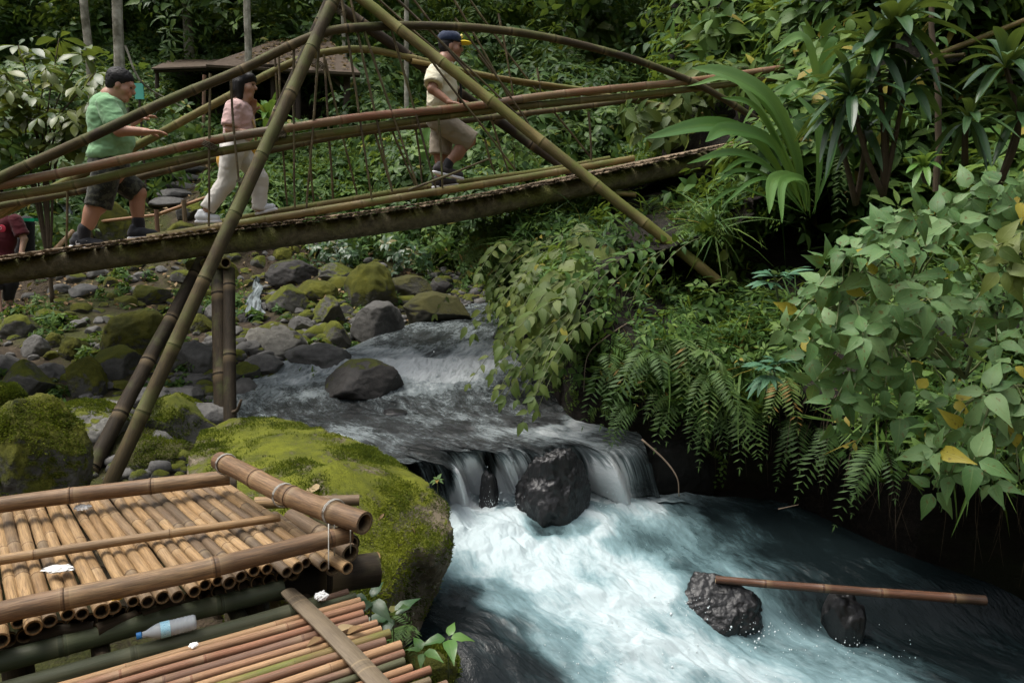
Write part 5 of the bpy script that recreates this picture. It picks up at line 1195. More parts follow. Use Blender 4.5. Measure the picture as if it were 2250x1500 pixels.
# ferns on the face
def fern(label, px, py, n, L, mat='fern', seed=0, w=.2, base=.5, dx=-.3, group=None, name='fern', off=.06, droop=.8):
    rg = np.random.default_rng(seed); q, nn = bank_hit(px, py, 3.2); q = q+nn*off+np.array([0,-.05,0]); o = thing(name, q, label, 'fern', group); fm = FM(); mb = MB()
    for k in range(n):
        fm = FM(); frond(fm, mb, q, np.array([dx+rg.normal(0,.5), -.75+rg.normal(0,.15), .25+rg.normal(0,.35)]), L*rg.uniform(.7,1.15), 15, w*rg.uniform(.9,1.2), droop, rg, base+rg.normal(0,.15), up=(0,-.5,.9)); fm.build('frond', M_L[mat], o)
    return o
FE = [(1500,740,7,.5,'fern with pale coppery fronds on the shaded bank below the frame pole foot'),(1440,800,6,.48,'dark green fern low on the bank above the waterfall'),(1560,800,6,.46,'fern with broad triangular fronds right of the dark green fern'),(1620,900,7,.5,'tall shaggy fern hanging above the black undercut'),(1400,880,5,.42,'small shaded fern just above the water by the falls'),
      (1330,800,5,.40,'feathery fern on the shaded face left of the long bare root'),(1480,880,6,.46,'fern drooping over the dark cave above the white pool'),(1700,830,6,.38,'yellowish fern beside the bluish lobed plant'),(1720,930,7,.46,'dark fern hanging low over the black undercut beneath the bluish leaves'),(1830,960,7,.44,'shaded fern under the straggling branches of the pale shrub'),(1930,990,6,.42,'deep green fern in the shade beneath the lowest shrub branches'),(1570,920,6,.44,'drooping fern at the dark water line right of the waterfall')]
for i, (a,b,n,L,lab) in enumerate(FE): fern(lab, a, b, n, L, seed=50+i, base=[.7,.3,.6,.45,.3,.4,.55,.8,.3,.25,.2,.3][i])
fern('clump of fine hanging fern on the right end of the log beam', 1030, 462, 9, .5, seed=70, base=.9, w=.12, droop=1.5, name='hanging_fern')
fern('shaggy bright fern left of the hanging vines below the beam', 1065, 560, 10, .5, seed=71, base=.8, w=.2, dx=-.4)
fern('soft green fern under the bridge end on the bank rim', 1450, 430, 7, .45, seed=72, base=.75)
fern('sword fern hanging under the dracaena stems', 1845, 360, 4, .5, seed=73, base=.5, w=.13, droop=1.2, name='sword_fern')
def lobed(label, px, py, Y, n, L, seed, mat='teal'):
    rg = np.random.default_rng(seed); c = PY(px,py,Y); o = thing('lobed_plant', c, label, 'plant'); fm = FM(); mb = MB()
    for k in range(n):
        d = norm(np.array([-.5+rg.normal(0,.6), -.6, .1+rg.normal(0,.4)])); e = c+d*L*.6; add_tube(mb, [c-np.array([-.1,-.2,.15]), c, e], .004, .002, 6, 5)
        for q in np.linspace(-1.1,1.1,5):
            s = norm(np.cross(d,[0,0,1.])); dd_ = norm(d*math.cos(q)+s*math.sin(q)); fm.inst(L_LA, frames(dd_[None], np.array([[0,-.4,.9]])+rg.normal(0,.12,(1,3))), e[None], np.array([rg.uniform(.2,.9)]), np.array([L*(1-.3*abs(q))]))
    fm.build('foliage', M_L[mat], o); stems(mb, o)
lobed('bluish-green lobed leaves at the left tip of the big pale shrub', 1705, 625, 3.9, 4, .15, 1)
lobed('bluish fingered leaves hanging below the big pale shrub', 1700, 815, 3.8, 7, .13, 2)
lobed('green fingered seedling in the shade left of the bluish leaves', 1560, 770, 4.6, 3, .13, 3, 'fern')
# strap-leaved plant at the bridge end
def straps(label, base, leaves, Y0, name, mat='palm', cat='plant', w=.12):
    c = PY(*base, Y0); o = thing(name, c, label, cat); fm = FM()
    for pts, ww, rn, dY in leaves:
        C = [PY(x, y, Y0+dY*(i/(len(pts)-1))) for i, (x, y) in enumerate(pts)]
        ribbon(fm, C, ww*.62, rn, .22, 16, (.1,-.85,.5), wide_at=.6)
    fm.build('foliage', M_L[mat], o); return o
straps('bright green plant with long arching strap leaves at the right end of the bridge', (1775,470),
 [([(1770,465),(1745,330),(1690,220),(1600,165),(1520,150)],.27,.75,-.7),([(1775,465),(1735,310),(1660,200),(1570,155)],.25,.6,-.5),([(1765,460),(1700,320),(1600,285),(1550,312)],.22,.45,-.8),([(1755,440),(1660,310),(1560,275),(1415,305)],.24,.3,-.6),
  ([(1780,470),(1720,330),(1620,180),(1510,190)],.10,.9,-.3),([(1770,470),(1690,370),(1610,335),(1510,360)],.12,.4,-.8),([(1770,470),(1700,380),(1640,350),(1580,385)],.08,.5,-.6),([(1775,475),(1690,390),(1620,375),(1570,405)],.07,.3,-.7),([(1770,470),(1700,400),(1650,400),(1590,450)],.06,.5,-.9),
  ([(1780,470),(1760,400),(1700,395),(1690,470)],.17,.8,-.9),([(1780,480),(1770,400),(1720,400),(1718,490)],.12,.7,-.9),([(1790,470),(1800,350),(1790,260),(1740,200)],.12,.4,0),([(1785,470),(1830,330),(1830,220),(1760,150)],.10,.5,.2),([(1770,470),(1650,420),(1600,420),(1540,470)],.05,.4,-.6),([(1780,470),(1700,300),(1650,230),(1585,215)],.12,.55,-.4)], 6.3, 'palm_grass')
straps('tall green strap leaves left of the dracaena, behind the arching plant', (1800,270), [([(1800,270),(1800,180),(1830,100),(1840,95)],.22,.5,0),([(1800,270),(1790,150),(1760,80),(1690,120)],.16,.8,-.2),([(1810,270),(1850,180),(1880,130)],.2,.3,0),([(1800,280),(1770,200),(1740,190),(1700,250)],.14,.6,-.3)], 7.0, 'palm_grass')
straps('broad single green leaf behind the knee of the capped walker', (940,380), [([(945,380),(930,320),(950,270)],.28,.7,0),([(950,385),(960,330),(940,290)],.2,.5,0)], 12.4, 'ginger_plant')
# dracaenas with bare dark stems
def dracaena(label, base, tops, Y, n, L, W, seed, hi=1.3, lo=-.5, basec=.4, mat='drac'):
    rg = np.random.default_rng(seed); c = PY(*base, Y); o = thing('dracaena', c, label, 'plant'); fm = FM(); mb = MB()
    for i, (x, y, s) in enumerate(tops):
        tp = PY(x, y, Y-.15); add_tube(mb, [c, (c+tp)/2+rg.normal(0,.03,3), tp], .022, .014, 8, 7)
        ax = norm(norm(tp-c)+np.array([0,-.35,.3])); rosette(fm, tp, n, L*s, W*s, ax, rg, lo, hi, basec, .22, .7)
    fm.build('foliage', M_L[mat], o); stems(mb, o, 'stem', M_BARK)
dracaena('tall dark green dracaena with glossy rosettes at the upper right', (1940,430), [(1965,60,1.15),(1925,120,1.),(1870,210,1.),(1990,190,.9)], 5.2, 22, .42, .085, 1)
dracaena('dark dracaena clump with drooping leaves left of the tall dracaena', (1880,450), [(1830,260,.8),(1900,290,.8)], 5.4, 20, .36, .07, 2)
dracaena('dracaena with pale drooping old leaves at the right edge', (2190,420), [(2210,150,1.),(2240,260,.9)], 5.0, 18, .40, .075, 3, basec=.6)
dracaena('small rosette plant with hanging brown leaves below the thin dark trunk', (2120,360), [(2130,265,.9)], 5.0, 20, .34, .065, 4, lo=-1.1, basec=.65)
dracaena('small upright bright green rosette above the pale shrub', (2035,395), [(2028,372,.6)], 4.4, 9, .30, .07, 5, lo=.5, basec=.9, mat='palm')
# thin dark trunk and long poles on the slope
def trunk_thing(label, pts, r0, r1, name='sapling', cat='sapling', mat=M_BARK, part='trunk', crown=None):
    o = thing(name, pts[0], label, cat); mb = MB(); add_tube(mb, pts, r0, r1, 16, 9, .03, 3); mb.build(part, mat, o)
    if crown is not None:
        fm = FM(); rg = np.random.default_rng(int(abs(pts[0][0])*100))
        for k in range(crown[0]):
            c = np.array(pts[-1])+rg.normal(0,1,3)*np.array([crown[1],crown[1],crown[1]*.55]); whorl(fm, c, norm(rg.normal(0,.4,3)+[0,0,1]), 7, crown[2], L_OV, .1, rg, .45)
        fm.build('crown', M_L['forest'], o)
    return o
trunk_thing('thin dark crooked trunk right of the tall dracaena', [PY(2062,420,5.6), PY(2058,200,5.6), PY(2048,60,5.6), PY(2040,-120,5.6)], .024, .016)
def spole(label, a, b, r, mat, seed, name='bamboo_pole', cat='bamboo pole'):
    mb = MB(); add_bamboo(mb, [a, (a+b)/2, b], r, r*.85, inter=.4, seed=seed, nseg=12); tag(mb.build(name, mat, None, True, 50), label, cat)
spole('pale bamboo pole lying slanted on the slope at the upper right', PY(2010,140,7.2), PY(2252,45,7.0), .028, M_YEL, 401)
spole('brown bamboo pole leaning through the leaves behind the dracaena', PY(1990,135,7.4), PY(2120,120,7.0), .02, M_GREYB, 402)
# bare curling roots over the dark face
def rootlet(label, pts, r):
    mb = MB(); add_tube(mb, pts, r, r*.5, 18, 6); tag(mb.build('root', plain_mat('pale_root', (.16,.12,.085), .8), None, True, None), label, 'root')
rootlet('long pale bare root curving down the dark bank beside the rapids', [PY(1395,700,5.9), PY(1340,735,5.8), PY(1292,780,5.75), PY(1282,860,5.75)], .006)
rootlet('thin brown stick dipping into the white water below the dark bank', [PY(1410,965,5.3), PY(1460,1010,5.25), PY(1488,1050,5.2), PY(1492,1090,5.2)], .008)
rootlet('pale straw lying at the water line right of the waterfall', [PY(1710,1118,5.1), PY(1755,1108,5.1)], .004)
# ------------------------------------------------------------------ trees with trunks behind
def pale_bark():
    t = NT('pale_bark'); p = t.pos(); n = t.noise(7, p, 6, .7); n2 = t.noise(2, p, 4, .6)
    return t.fin(t.bsdf(t.mix(t.ramp(n2,[(.48,0.),(.62,.8)]), t.ramp(n, [(.3,(.16,.145,.11)),(.6,(.40,.38,.31)),(.75,(.55,.53,.46))]), (.06,.055,.03)), .85, .2, n, .6, .02))
M_PBARK = pale_bark()
TR = [(190,60,15,.075,'pale slim tree trunk at the top left, leftmost of the four by the hillside'),(262,130,14.5,.095,'mossy brown-barked tree trunk behind the head of the person in green'),(419,145,19,.13,'straight pale tree trunk rising behind the left end of the hut roof'),(547,190,15.0,.072,'slim pale tree trunk rising in front of the hut roof'),
      (765,270,17.5,.05,'thin white trunk beside the right hut post'),(893,330,15,.05,'thin mottled trunk left of the capped walker')]
for i, (x, y, Y, r, lab) in enumerate(TR):
    p = PY(x, y, Y); g = np.array([p[0], p[1], H(p[0], p[1])-.1]); top = np.array([p[0]+(.2 if i%2 else -.15), p[1]+.2, 8.5+.5*i])
    trunk_thing(lab, [g, p+(top-g)*.12, top], r*1.1, r*.8, 'tree', 'tree', M_PBARK, 'trunk', (55, 1.5, .34))
# glossy-leaved sapling at the left
rgl = np.random.default_rng(9)
o = None; fm = FM(); mb = MB(); base = PY(90,400,9.6); root = np.array([base[0], base[1], H(base[0], base[1])])
o = thing('glossy_sapling', root, 'glossy yellow-green sapling with shining leaves behind the person in green', 'sapling')
for (sx, sy, ex, ey) in [(95,300,40,100),(100,300,130,85),(110,280,180,120),(90,320,10,160),(100,320,210,160),(60,330,-30,220),(110,330,200,225),(90,340,40,200),(100,350,150,240),(60,360,10,270),(110,360,180,280),(80,340,100,150),(60,330,60,260),(130,330,230,190),(60,380,-20,300),(120,360,140,320)]:
    a = PY(sx,sy,9.7); b = PY(ex,ey,9.35+rgl.uniform(-.3,.3)); add_tube(mb, [root+[0,0,.4], a, b], .018, .006, 8, 6)
    for q in (.3,.45,.6,.75,.9):
        c = a+(b-a)*q; spray(fm, None, c, norm(b-a)+rgl.normal(0,.5,3), .42, 5, .26, L_OB, .5, rgl, rgl.uniform(.2,.9), spread=.25)
    whorl(fm, b, norm(np.array([0,-.3,1.])+rgl.normal(0,.3,3)), 7, .27, L_OB, -.15, rgl, .6, .3)
add_tube(mb, [root, root+[0,0,.5]], .03, .02, 6, 8)
fm.build('crown', M_L['glossy'], o); stems(mb, o, 'trunk', M_BARK)
# bushes by the hut; two dark ones added for the shade under the bridge
for i, ((cx,cy),w,h,Y,lab,L,mat) in enumerate([((400,285),90,60,13.5,'bush with pointed leaves left of the hut posts',.17,'forest'),((355,250),70,60,14,'bush below the lean-to roof of the hut',.15,'under'),((20,350),70,90,9.5,'dark leafy bush at the left edge behind the rails',.15,'under'),((640,290),60,50,14.5,'dark bush behind the slanted frame pole',.16,'forest'),((840,330),80,70,13.5,'dark leafy bush left of the capped walker, behind the sticks',.15,'forest'),((1010,160),60,140,10.8,'dark trailing bush behind the capped walker',.13,'under'),((740,560),90,40,11.0,'added bush with shade-dark leaves under the log beam left of the shaded hollow',.12,'drac'),((870,560),110,40,11.0,'added bush with shade-dark leaves in the middle of the shaded hollow under the bridge',.12,'drac'),((800,530),120,40,11.25,'dark leafy bush overhanging the shaded hollow behind the log beam',.12,'under'),((950,535),60,45,11.2,'dark bush at the right end of the shaded hollow, behind the log beam',.12,'under'),((1130,330),90,120,10.5,'shaded bush on the far bank seen through the right frame poles',.13,'forest')]):
    g = PY(cx, cy+h, Y); rgb = np.random.default_rng(800+i); pts = [(cx+rgb.normal(0,w*.4), cy+rgb.normal(0,h*.4)) for _ in range(30)]
    shrub(lab, [g, PY(cx,cy,Y+.1)], [PY(a,b,Y+rgb.uniform(-.4,.4)) for a,b in pts], L, 6, mat=mat, base=.5, rgs=60+i, name='leafy_bush', cat='bush', tpl=L_OV)
fm = FM(); c = PY(590,262,13.8); o = thing('ground_palm', c, 'pale green fan of palm leaves beside the woman in the pink shirt', 'plant'); rosette(fm, c, 16, .75, .12, (0,-.3,1), np.random.default_rng(3), .1, 1.2, .85, .15, .9); fm.build('foliage', M_L['palm'], o)
# ------------------------------------------------------------------ near plants and fallen leaves
def sprig(label, px, py, z, L, n, seed, mat='palm', tilt=.35, name='seedling'):
    c = PZ(px, py, z); rg = np.random.default_rng(seed); o = thing(name, c, label, 'plant'); fm = FM(); mb = MB(); top = c+np.array([0,0,.09])
    add_tube(mb, [c-[0,0,.12], c, top], .004, .002, 6, 5); whorl(fm, top, (0,-.25,1), n, L, L_OVB, tilt, rg, .6, .2); fm.build('foliage', M_L[mat], o); stems(mb, o)
sprig('bright green seedling with three broad leaves beside the white water', 985,1440,-2.05,.125,4,1)
sprig('small green seedling on the little mossy rock at the bottom edge', 930,1470,-2.05,.10,4,2)
sprig('dark green broad leaves poking out right of the red walkway ends', 865,1395,-1.85,.14,5,3,'drac',.5)
sprig('narrow dark leaves just under the mossy slab corner', 815,1360,-1.7,.12,4,4,'drac',.6)
sprig('tuft of tiny plants at the right tip of the mossy slab', 962,1085,-1.66,.05,7,5,'fern',.4)
fern_near = thing('fern', PZ(905,1375,-1.95), 'small fern growing between the walkway ends and the pool', 'fern'); fm = FM(); mb = MB(); rg = np.random.default_rng(8)
for k in range(7): fm = FM(); frond(fm, mb, PZ(905,1375,-1.95), np.array([rg.normal(0,.7), -.4+rg.normal(0,.4), .5]), .2, 12, .2, .7, rg, .5); fm.build('frond', M_L['fern'], fern_near)
from mathutils.bvhtree import BVHTree
SB = BVHTree.FromPolygons([Vector(v) for v in SLV.tolist()], SLF.tolist())
def on_slab(px, py):
    d = Vector(ray(px,py).tolist()).normalized(); h = SB.ray_cast(Vector((0,0,0)), d); return (np.array(h[0][:]), np.array(h[1][:])) if h[0] else (PZ(px,py,-1.55), np.array([0,0,1.]))
FL = [(687,1072,.10,'large pale tan fallen leaf on the mossy slab above the side pole',.95,L_HE),(695,1098,.09,'narrow brown fallen leaf next to the large pale leaf',.6,L_LA),(722,1092,.04,'small yellow-brown fallen leaf right of the large pale leaf',.75,L_OV),(742,1012,.05,'orange-brown fallen leaf high on the mossy slab',.5,L_LA),(836,1137,.06,'pinkish dry leaf right of the open pole end',.6,L_LA),(908,1168,.05,'pinkish dry leaf at the overhanging rim of the slab',.6,L_LA),(828,1218,.10,'reddish-brown curled leaf at the slab corner above the joist',.45,L_LA),(462,1018,.07,'brown dry leaf behind the corner of the platform',.4,L_LA)]
for i, (x,y,L,lab,rn,tp) in enumerate(FL):
    q, nn = on_slab(x, y); rg = np.random.default_rng(i); fm = FM(); d = norm(np.cross(nn, rg.normal(size=3))); fm.inst(tp, frames(d[None], (nn+rg.normal(0,.2,3))[None]), (q+nn*.014)[None]-d*L/2, np.array([rn]), np.array([L])); tag(fm.build('fallen_leaf', M_L['dry'], None), lab, 'leaf', 'fallen leaves')
for x,y,L,lab,rn in [(757,1375,.06,'pale tan dry leaf on the red walkway beside the flat batten',.95),(775,1380,.06,'reddish dry leaf by the walkway pole ends',.4),(690,1405,.05,'curled brown leaf on the red walkway left of the batten',.3)]:
    rg = np.random.default_rng(int(x)); fm = FM(); c = PZ(x,y,ZD+.03); d = norm(np.array([rg.normal(),rg.normal(),.1])); fm.inst(L_OV, frames(d[None], np.array([[.1,-.3,.9]])), c[None]-d*L/2, np.array([rn]), np.array([L])); tag(fm.build('fallen_leaf', M_L['dry'], None), lab, 'leaf', 'fallen leaves')
# moss tufts that make the near rocks fuzzy
V1 = np.array([(-.16,0,0),(.16,0,0),(.09,1,-.1),(-.09,1,-.1)]); TINY = (V1, np.array([(0,1,2,3)]), np.array([(0,0),(1,0),(1,1),(0,1)]))
M_L['moss'] = leaf_mat('moss_tuft', (.025,.042,.006), (.095,.125,.010), (.215,.235,.02), 0, (.1,.1,.1), .8, .25, .15, 0)
def tufts(parent, V, F, n, seed, size=1., thr=.1, bare=None):
    tri = V[F]; cr = np.cross(tri[:,1]-tri[:,0], tri[:,2]-tri[:,0]); tn = norm(cr); ar = np.linalg.norm(cr, axis=1); cn = tri.mean(1)
    w = ar*((tn[:,2] > .15)*1.0+.4*(tn[:,2] > -.3))*np.clip(thr+2.6*fbm(cn*2.6, 4, 222), 0, 1.5)*(1 if bare is None else np.clip((np.linalg.norm((cn-bare)*np.array([1,.8,0]), axis=1)-.18+.5*fbm(cn*4,3,77))/.3, .03, 1)); rg = np.random.default_rng(seed); k = rg.choice(len(F), n, p=w/w.sum()); bc = rg.dirichlet([1,1,1], n); P = (tri[k]*bc[:,:,None]).sum(1)
    d = norm(tn[k]*.9+rg.normal(0,.45,(n,3))+np.array([0,0,-.15])); fm = FM()
    fm.inst(TINY, frames(d, rg.normal(0,1,(n,3))), P-tn[k]*.002, np.clip(.42+.9*fbm(P*1.9,3,12)+.5*fbm(P*9,2,15)+rg.normal(0,.15,n),0,1), size*rg.uniform(.006,.018,n)*(1+.8*np.clip(fbm(P*5,2,19),0,1)))
    mo = fm.build('moss', M_L['moss'], parent); mo['kind'] = 'stuff'
tufts(SLAB, SLV, SLF, 80000, 6, thr=.42, bare=PZ(575,985,-1.5))
for o in [q for q in COL.objects if q.parent is None and q.type == 'MESH' and q.name.startswith(('boulder','stone')) and q.get('group') is None and 'moss' in str(q.get('label')) and np.linalg.norm(WPOS.get(q, np.array([99,99,99]))) < 7.6]:
    me = o.data; V = np.empty(len(me.vertices)*3, np.float32); me.vertices.foreach_get('co', V); V = V.reshape(-1,3)+WPOS[o]; F = np.array([p.vertices[:] for p in me.polygons]); tufts(o, V, F, 9000, 7, 1.2, .25)
# ------------------------------------------------------------------ figures: smooth bodies from blended tapered limbs
def surface_nets(Fv, org, h):
    nx, ny, nz = Fv.shape; S = Fv < 0
    cell = np.zeros((nx-1,ny-1,nz-1), np.uint8)
    for dx in (0,1):
        for dy in (0,1):
            for dz in (0,1): cell += S[dx:nx-1+dx, dy:ny-1+dy, dz:nz-1+dz]
    act = (cell > 0) & (cell < 8); idx = np.argwhere(act); ids = -np.ones(act.shape, np.int64); ids[act] = np.arange(len(idx))
    cor = np.array([(a,b,c) for a in (0,1) for b in (0,1) for c in (0,1)])
    val = np.stack([Fv[idx[:,0]+c[0], idx[:,1]+c[1], idx[:,2]+c[2]] for c in cor], 1)
    acc = np.zeros((len(idx),3)); n = np.zeros(len(idx))
    for a in range(8):
        for b in range(a+1, 8):
            if np.abs(cor[a]-cor[b]).sum() != 1: continue
            m = (val[:,a] < 0) != (val[:,b] < 0); t = np.where(m, val[:,a]/(val[:,a]-val[:,b]+1e-12), 0)
            acc += np.where(m[:,None], cor[a]+(cor[b]-cor[a])*t[:,None], 0); n += m
    V = org+(idx+acc/n[:,None])*h; Q = []
    for ax in range(3):
        sl0 = [slice(1,-1)]*3; sl0[ax] = slice(0,-1); sl1 = [slice(1,-1)]*3; sl1[ax] = slice(1,None)
        A, Bm = S[tuple(sl0)], S[tuple(sl1)]; off = np.array([1,1,1]); off[ax] = 0
        for flip in (False, True):
            e = np.argwhere((A & ~Bm) if not flip else (~A & Bm))+off
            if not len(e): continue
            u, v = (ax+1)%3, (ax+2)%3
            def c(du, dv):
                q = e.copy(); q[:,u] += du; q[:,v] += dv; return ids[q[:,0],q[:,1],q[:,2]]
            f = np.stack([c(-1,-1), c(0,-1), c(0,0), c(-1,0)], 1)
            Q.append(f if not flip else f[:,::-1])
    Q = np.concatenate(Q); return V, Q[(Q >= 0).all(1)]
class SDF:
    def __init__(s): s.p = []; s.cut = []
    def cap(s, a, b, ra, rb=None, k=.02): s.p.append(('c', np.array(a,float), np.array(b,float), ra, ra if rb is None else rb, k)); return s
    def chain(s, pts, rs, k=.02):
        for i in range(len(pts)-1): s.cap(pts[i], pts[i+1], rs[i], rs[i+1], k)
        return s
    def ell(s, c, r, R=np.eye(3), k=.03): s.p.append(('e', np.array(c,float), np.array(r,float), R, None, k)); return s
    def fcap(s, a, b, ra, rb=None, k=.02): s.p.append(('f', np.array(a,float), np.array(b,float), ra, ra if rb is None else rb, k)); return s
    def plane(s, p, n): s.cut.append((np.array(p,float), norm(n))); return s
    def mesh(s, name, h, mat, parent, wrinkle=0, wsc=(9,9,16), seed=0):
        lo = np.min([np.minimum(q[1]-np.max(q[2]) if q[0]=='e' else np.minimum(q[1],q[2])-max(q[3],q[4]), 1e9) for q in s.p], 0)-.04
        hi = np.max([q[1]+np.max(q[2]) if q[0]=='e' else np.maximum(q[1],q[2])+max(q[3],q[4]) for q in s.p], 0)+.04
        n = np.ceil((hi-lo)/h).astype(int)+1; D = np.full(n, .3, np.float32)
        ax = [lo[i]+np.arange(n[i])*h for i in range(3)]
        for q in s.p:
            if q[0] in 'cf': l = np.minimum(q[1],q[2])-max(q[3],q[4])-.1; u = np.maximum(q[1],q[2])+max(q[3],q[4])+.1
            else: l = q[1]-np.max(q[2])-.1; u = q[1]+np.max(q[2])+.1
            i0 = np.clip(((l-lo)/h).astype(int), 0, n); i1 = np.clip(((u-lo)/h).astype(int)+1, 0, n); sl = tuple(slice(a,b) for a,b in zip(i0,i1))
            X = np.stack(np.meshgrid(*[ax[i][sl[i]] for i in range(3)], indexing='ij'), -1)
            if q[0] in 'cf':
                v = q[2]-q[1]; t = np.clip(((X-q[1])@v)/max(v@v, 1e-9), 0, 1); d = np.linalg.norm(X-q[1]-t[...,None]*v, axis=-1)-(q[3]+(q[4]-q[3])*t)
                if q[0] == 'f': d = np.maximum(d, (X-q[2])@(v/np.linalg.norm(v)))
            else:
                Y = ((X-q[1])@q[3])/q[2]; r = np.linalg.norm(Y, axis=-1); d = (r-1)*np.min(q[2])*np.where(r < 1, 1, 1) 
                g = np.linalg.norm(Y/q[2], axis=-1); d = r*(r-1)/np.maximum(g, 1e-6)
            k = q[5]; a = D[sl]; hh = np.clip(.5+.5*(a-d)/k, 0, 1); D[sl] = a*(1-hh)+d*hh-k*hh*(1-hh)
        if s.cut:
            X = np.stack(np.meshgrid(*ax, indexing='ij'), -1)
            for p, nn in s.cut: D = np.maximum(D, (X-p)@nn)
        V, Q = surface_nets(D, lo, h)
        me = mesh_np(name, V, Q.ravel(), np.arange(len(Q))*4)
        if wrinkle:
            co = np.empty(len(V)*3, np.float32); no = np.empty(len(V)*3, np.float32); me.vertices.foreach_get('co', co); me.vertex_normals.foreach_get('vector', no)
            V = co.reshape(-1,3)+no.reshape(-1,3)*(wrinkle*(1-2.6*np.abs(fbm(V*np.array(wsc)+seed, 3, seed))))[:,None]
            me.vertices.foreach_set('co', V.astype(np.float32).ravel()); me.update()
        return link(name, me, mat, parent)
def cloth_mat(name, c, rough=.85, var=.12, weave=400, pattern=None):
    t = NT(name); p = t.pos(); n = t.noise(6, p, 4, .6); w = t.noise(weave, p, 2, .5); col = t.mix(n, tuple(v*(1-var) for v in c), tuple(min(1,v*(1+var)) for v in c))
    if pattern: col = t.mix(t.ramp(t.noise(26, p, 3, .6), [(.50,0.),(.54,1.)]), col, pattern)
    return t.fin(t.bsdf(col, rough, .25, t.math('ADD', n, t.math('MULTIPLY', w, .4)), .35, .006, Sheen_Weight=.15))
def skin_mat(name, c):
    t = NT(name); n = t.noise(14, t.pos(), 4, .6); return t.fin(t.bsdf(t.mix(n, tuple(v*.88 for v in c), tuple(v*1.12 for v in c)), .5, .4, n, .15, .002, Subsurface_Weight=.12, Subsurface_Scale=.01))
M_HAIR = plain_mat('black_hair', (.010,.009,.009), .6, .3, 60, .25, .8); M_EYE = plain_mat('dark_eye', (.02,.015,.012), .3)
def rot_from(fwd, up):
    f = norm(fwd); l = norm(np.cross(up, f)); u = np.cross(f, l); return np.stack([f, l, u], 1)
def head_parts(sk, hc, fd, up, s=1.):
    """head with brow, nose, lips, chin and ears: fd = where the face looks"""
    R = rot_from(fd, up); f, l, u = R[:,0], R[:,1], R[:,2]; P = lambda a,b,c: hc+s*(a*f+b*l+c*u)
    sk.ell(P(-.012,0,.025), np.array([.098,.078,.10])*s, R, .02); sk.ell(P(.022,0,-.045), np.array([.070,.060,.078])*s, R, .03)
    sk.cap(P(.062,-.018,-.098), P(.062,.018,-.098), .026*s, .026*s, .02)          # chin
    sk.cap(P(.083,0,.020), P(.108,0,-.018), .012*s, .017*s, .014)                 # nose
    sk.cap(P(.082,-.03,.034), P(.082,.03,.034), .016*s, .016*s, .02)              # brow
    sk.cap(P(.084,-.018,-.052), P(.084,.018,-.052), .014*s, .014*s, .012)         # lips
    for e in (-1, 1):
        sk.ell(P(-.008,e*.080,-.008), np.array([.022,.010,.034])*s, R, .008); sk.cap(P(.055,e*.045,-.025), P(.045,e*.05,-.03), .026*s, .024*s, .03)
    return P, R
def eyes(P, R, parent, s=1.):
    for e in (-1, 1):
        V, F = ICO[3]; me = tri_mesh('eye', V*np.array([.008,.016,.007])*s @ R.T+P(.086,e*.032,.012), F); link('eye', me, M_EYE, parent)
def hand(sk, wrist, d, palm_n, s=1., curl=.35, th=1):
    d = norm(d); n = norm(palm_n-d*(d@palm_n)); w = np.cross(d, n)
    pc = wrist+d*.055*s
    sk.cap(wrist+w*.018*s, pc+w*.024*s+d*.03*s, .019*s, .015*s, .014); sk.cap(wrist-w*.018*s, pc-w*.024*s+d*.03*s, .019*s, .015*s, .014); sk.cap(wrist, pc+d*.03*s, .02*s, .017*s, .012)
    for i, (o, L) in enumerate(((-.033,.068),(-.011,.080),(.011,.075),(.032,.058))):
        a = pc+d*.036*s+w*o*s; sp = w*o*.6; d1 = norm(d+n*curl*.5+sp); d2 = norm(d+n*curl*1.6+sp*.5); d3 = norm(d+n*curl*2.6)
        b = a+d1*L*.45*s; c = b+d2*L*.32*s; e = c+d3*L*.23*s; sk.chain([a,b,c,e], [.0105*s,.010*s,.0095*s,.008*s], .004)
    a = wrist+d*.02*s+w*th*.03*s; b = a+norm(d*.6+w*th*.7+n*.4)*.042*s; c = b+norm(d*.9+w*th*.25+n*.4)*.032*s; sk.chain([a,b,c], [.015*s,.012*s,.0095*s], .008)
def shoe(parent, heel, toe, up, w=.046, mat=None, sole=None, name='shoe', hgt=.07, ankle=None):
    heel, toe = np.array(heel,float), np.array(toe,float); d = norm(toe-heel); u = norm(np.array(up)-d*(d@np.array(up))); L = np.linalg.norm(toe-heel); l = np.cross(u, d)
    s = SDF(); s.cap(heel+d*.04+u*.04, heel+d*L*.42+u*.045, w*.85, w*.95, .03); s.cap(heel+d*L*.42+u*.036, toe-d*.045+u*.026, w*.95, w*.82, .03)
    if ankle is not None: s.cap(heel+d*.055+u*.05, heel+d*.06+u*(hgt+.02), w*.85, w*.78, .02)
    s.plane(heel+u*.006, -u); o = s.mesh(name, .007, mat, parent)
    k = SDF(); k.cap(heel+d*.038, heel+d*L*.45, w*.92, w*.9, .02); k.cap(heel+d*L*.42, toe-d*.04, w*.92, w*.98, .02); k.plane(heel-u*.016, -u); k.plane(heel+u*.011, u); k.mesh('sole', .007, sole, o); return o, d, u, l
F3 = np.r_[BD, 0]; LAT = np.r_[BNn, 0]; UP = np.array([0,0,1.])
M_SK1 = skin_mat('tan_skin', (.36,.19,.125)); M_SK2 = skin_mat('light_tan_skin', (.42,.245,.17)); M_SK3 = skin_mat('brown_skin', (.30,.155,.10)); M_SK4 = skin_mat('fair_skin', (.45,.28,.20))
M_WSOLE = plain_mat('white_sole', (.72,.73,.75), .6, .08); M_BLKSHOE = cloth_mat('black_shoe', (.018,.02,.026), .7)
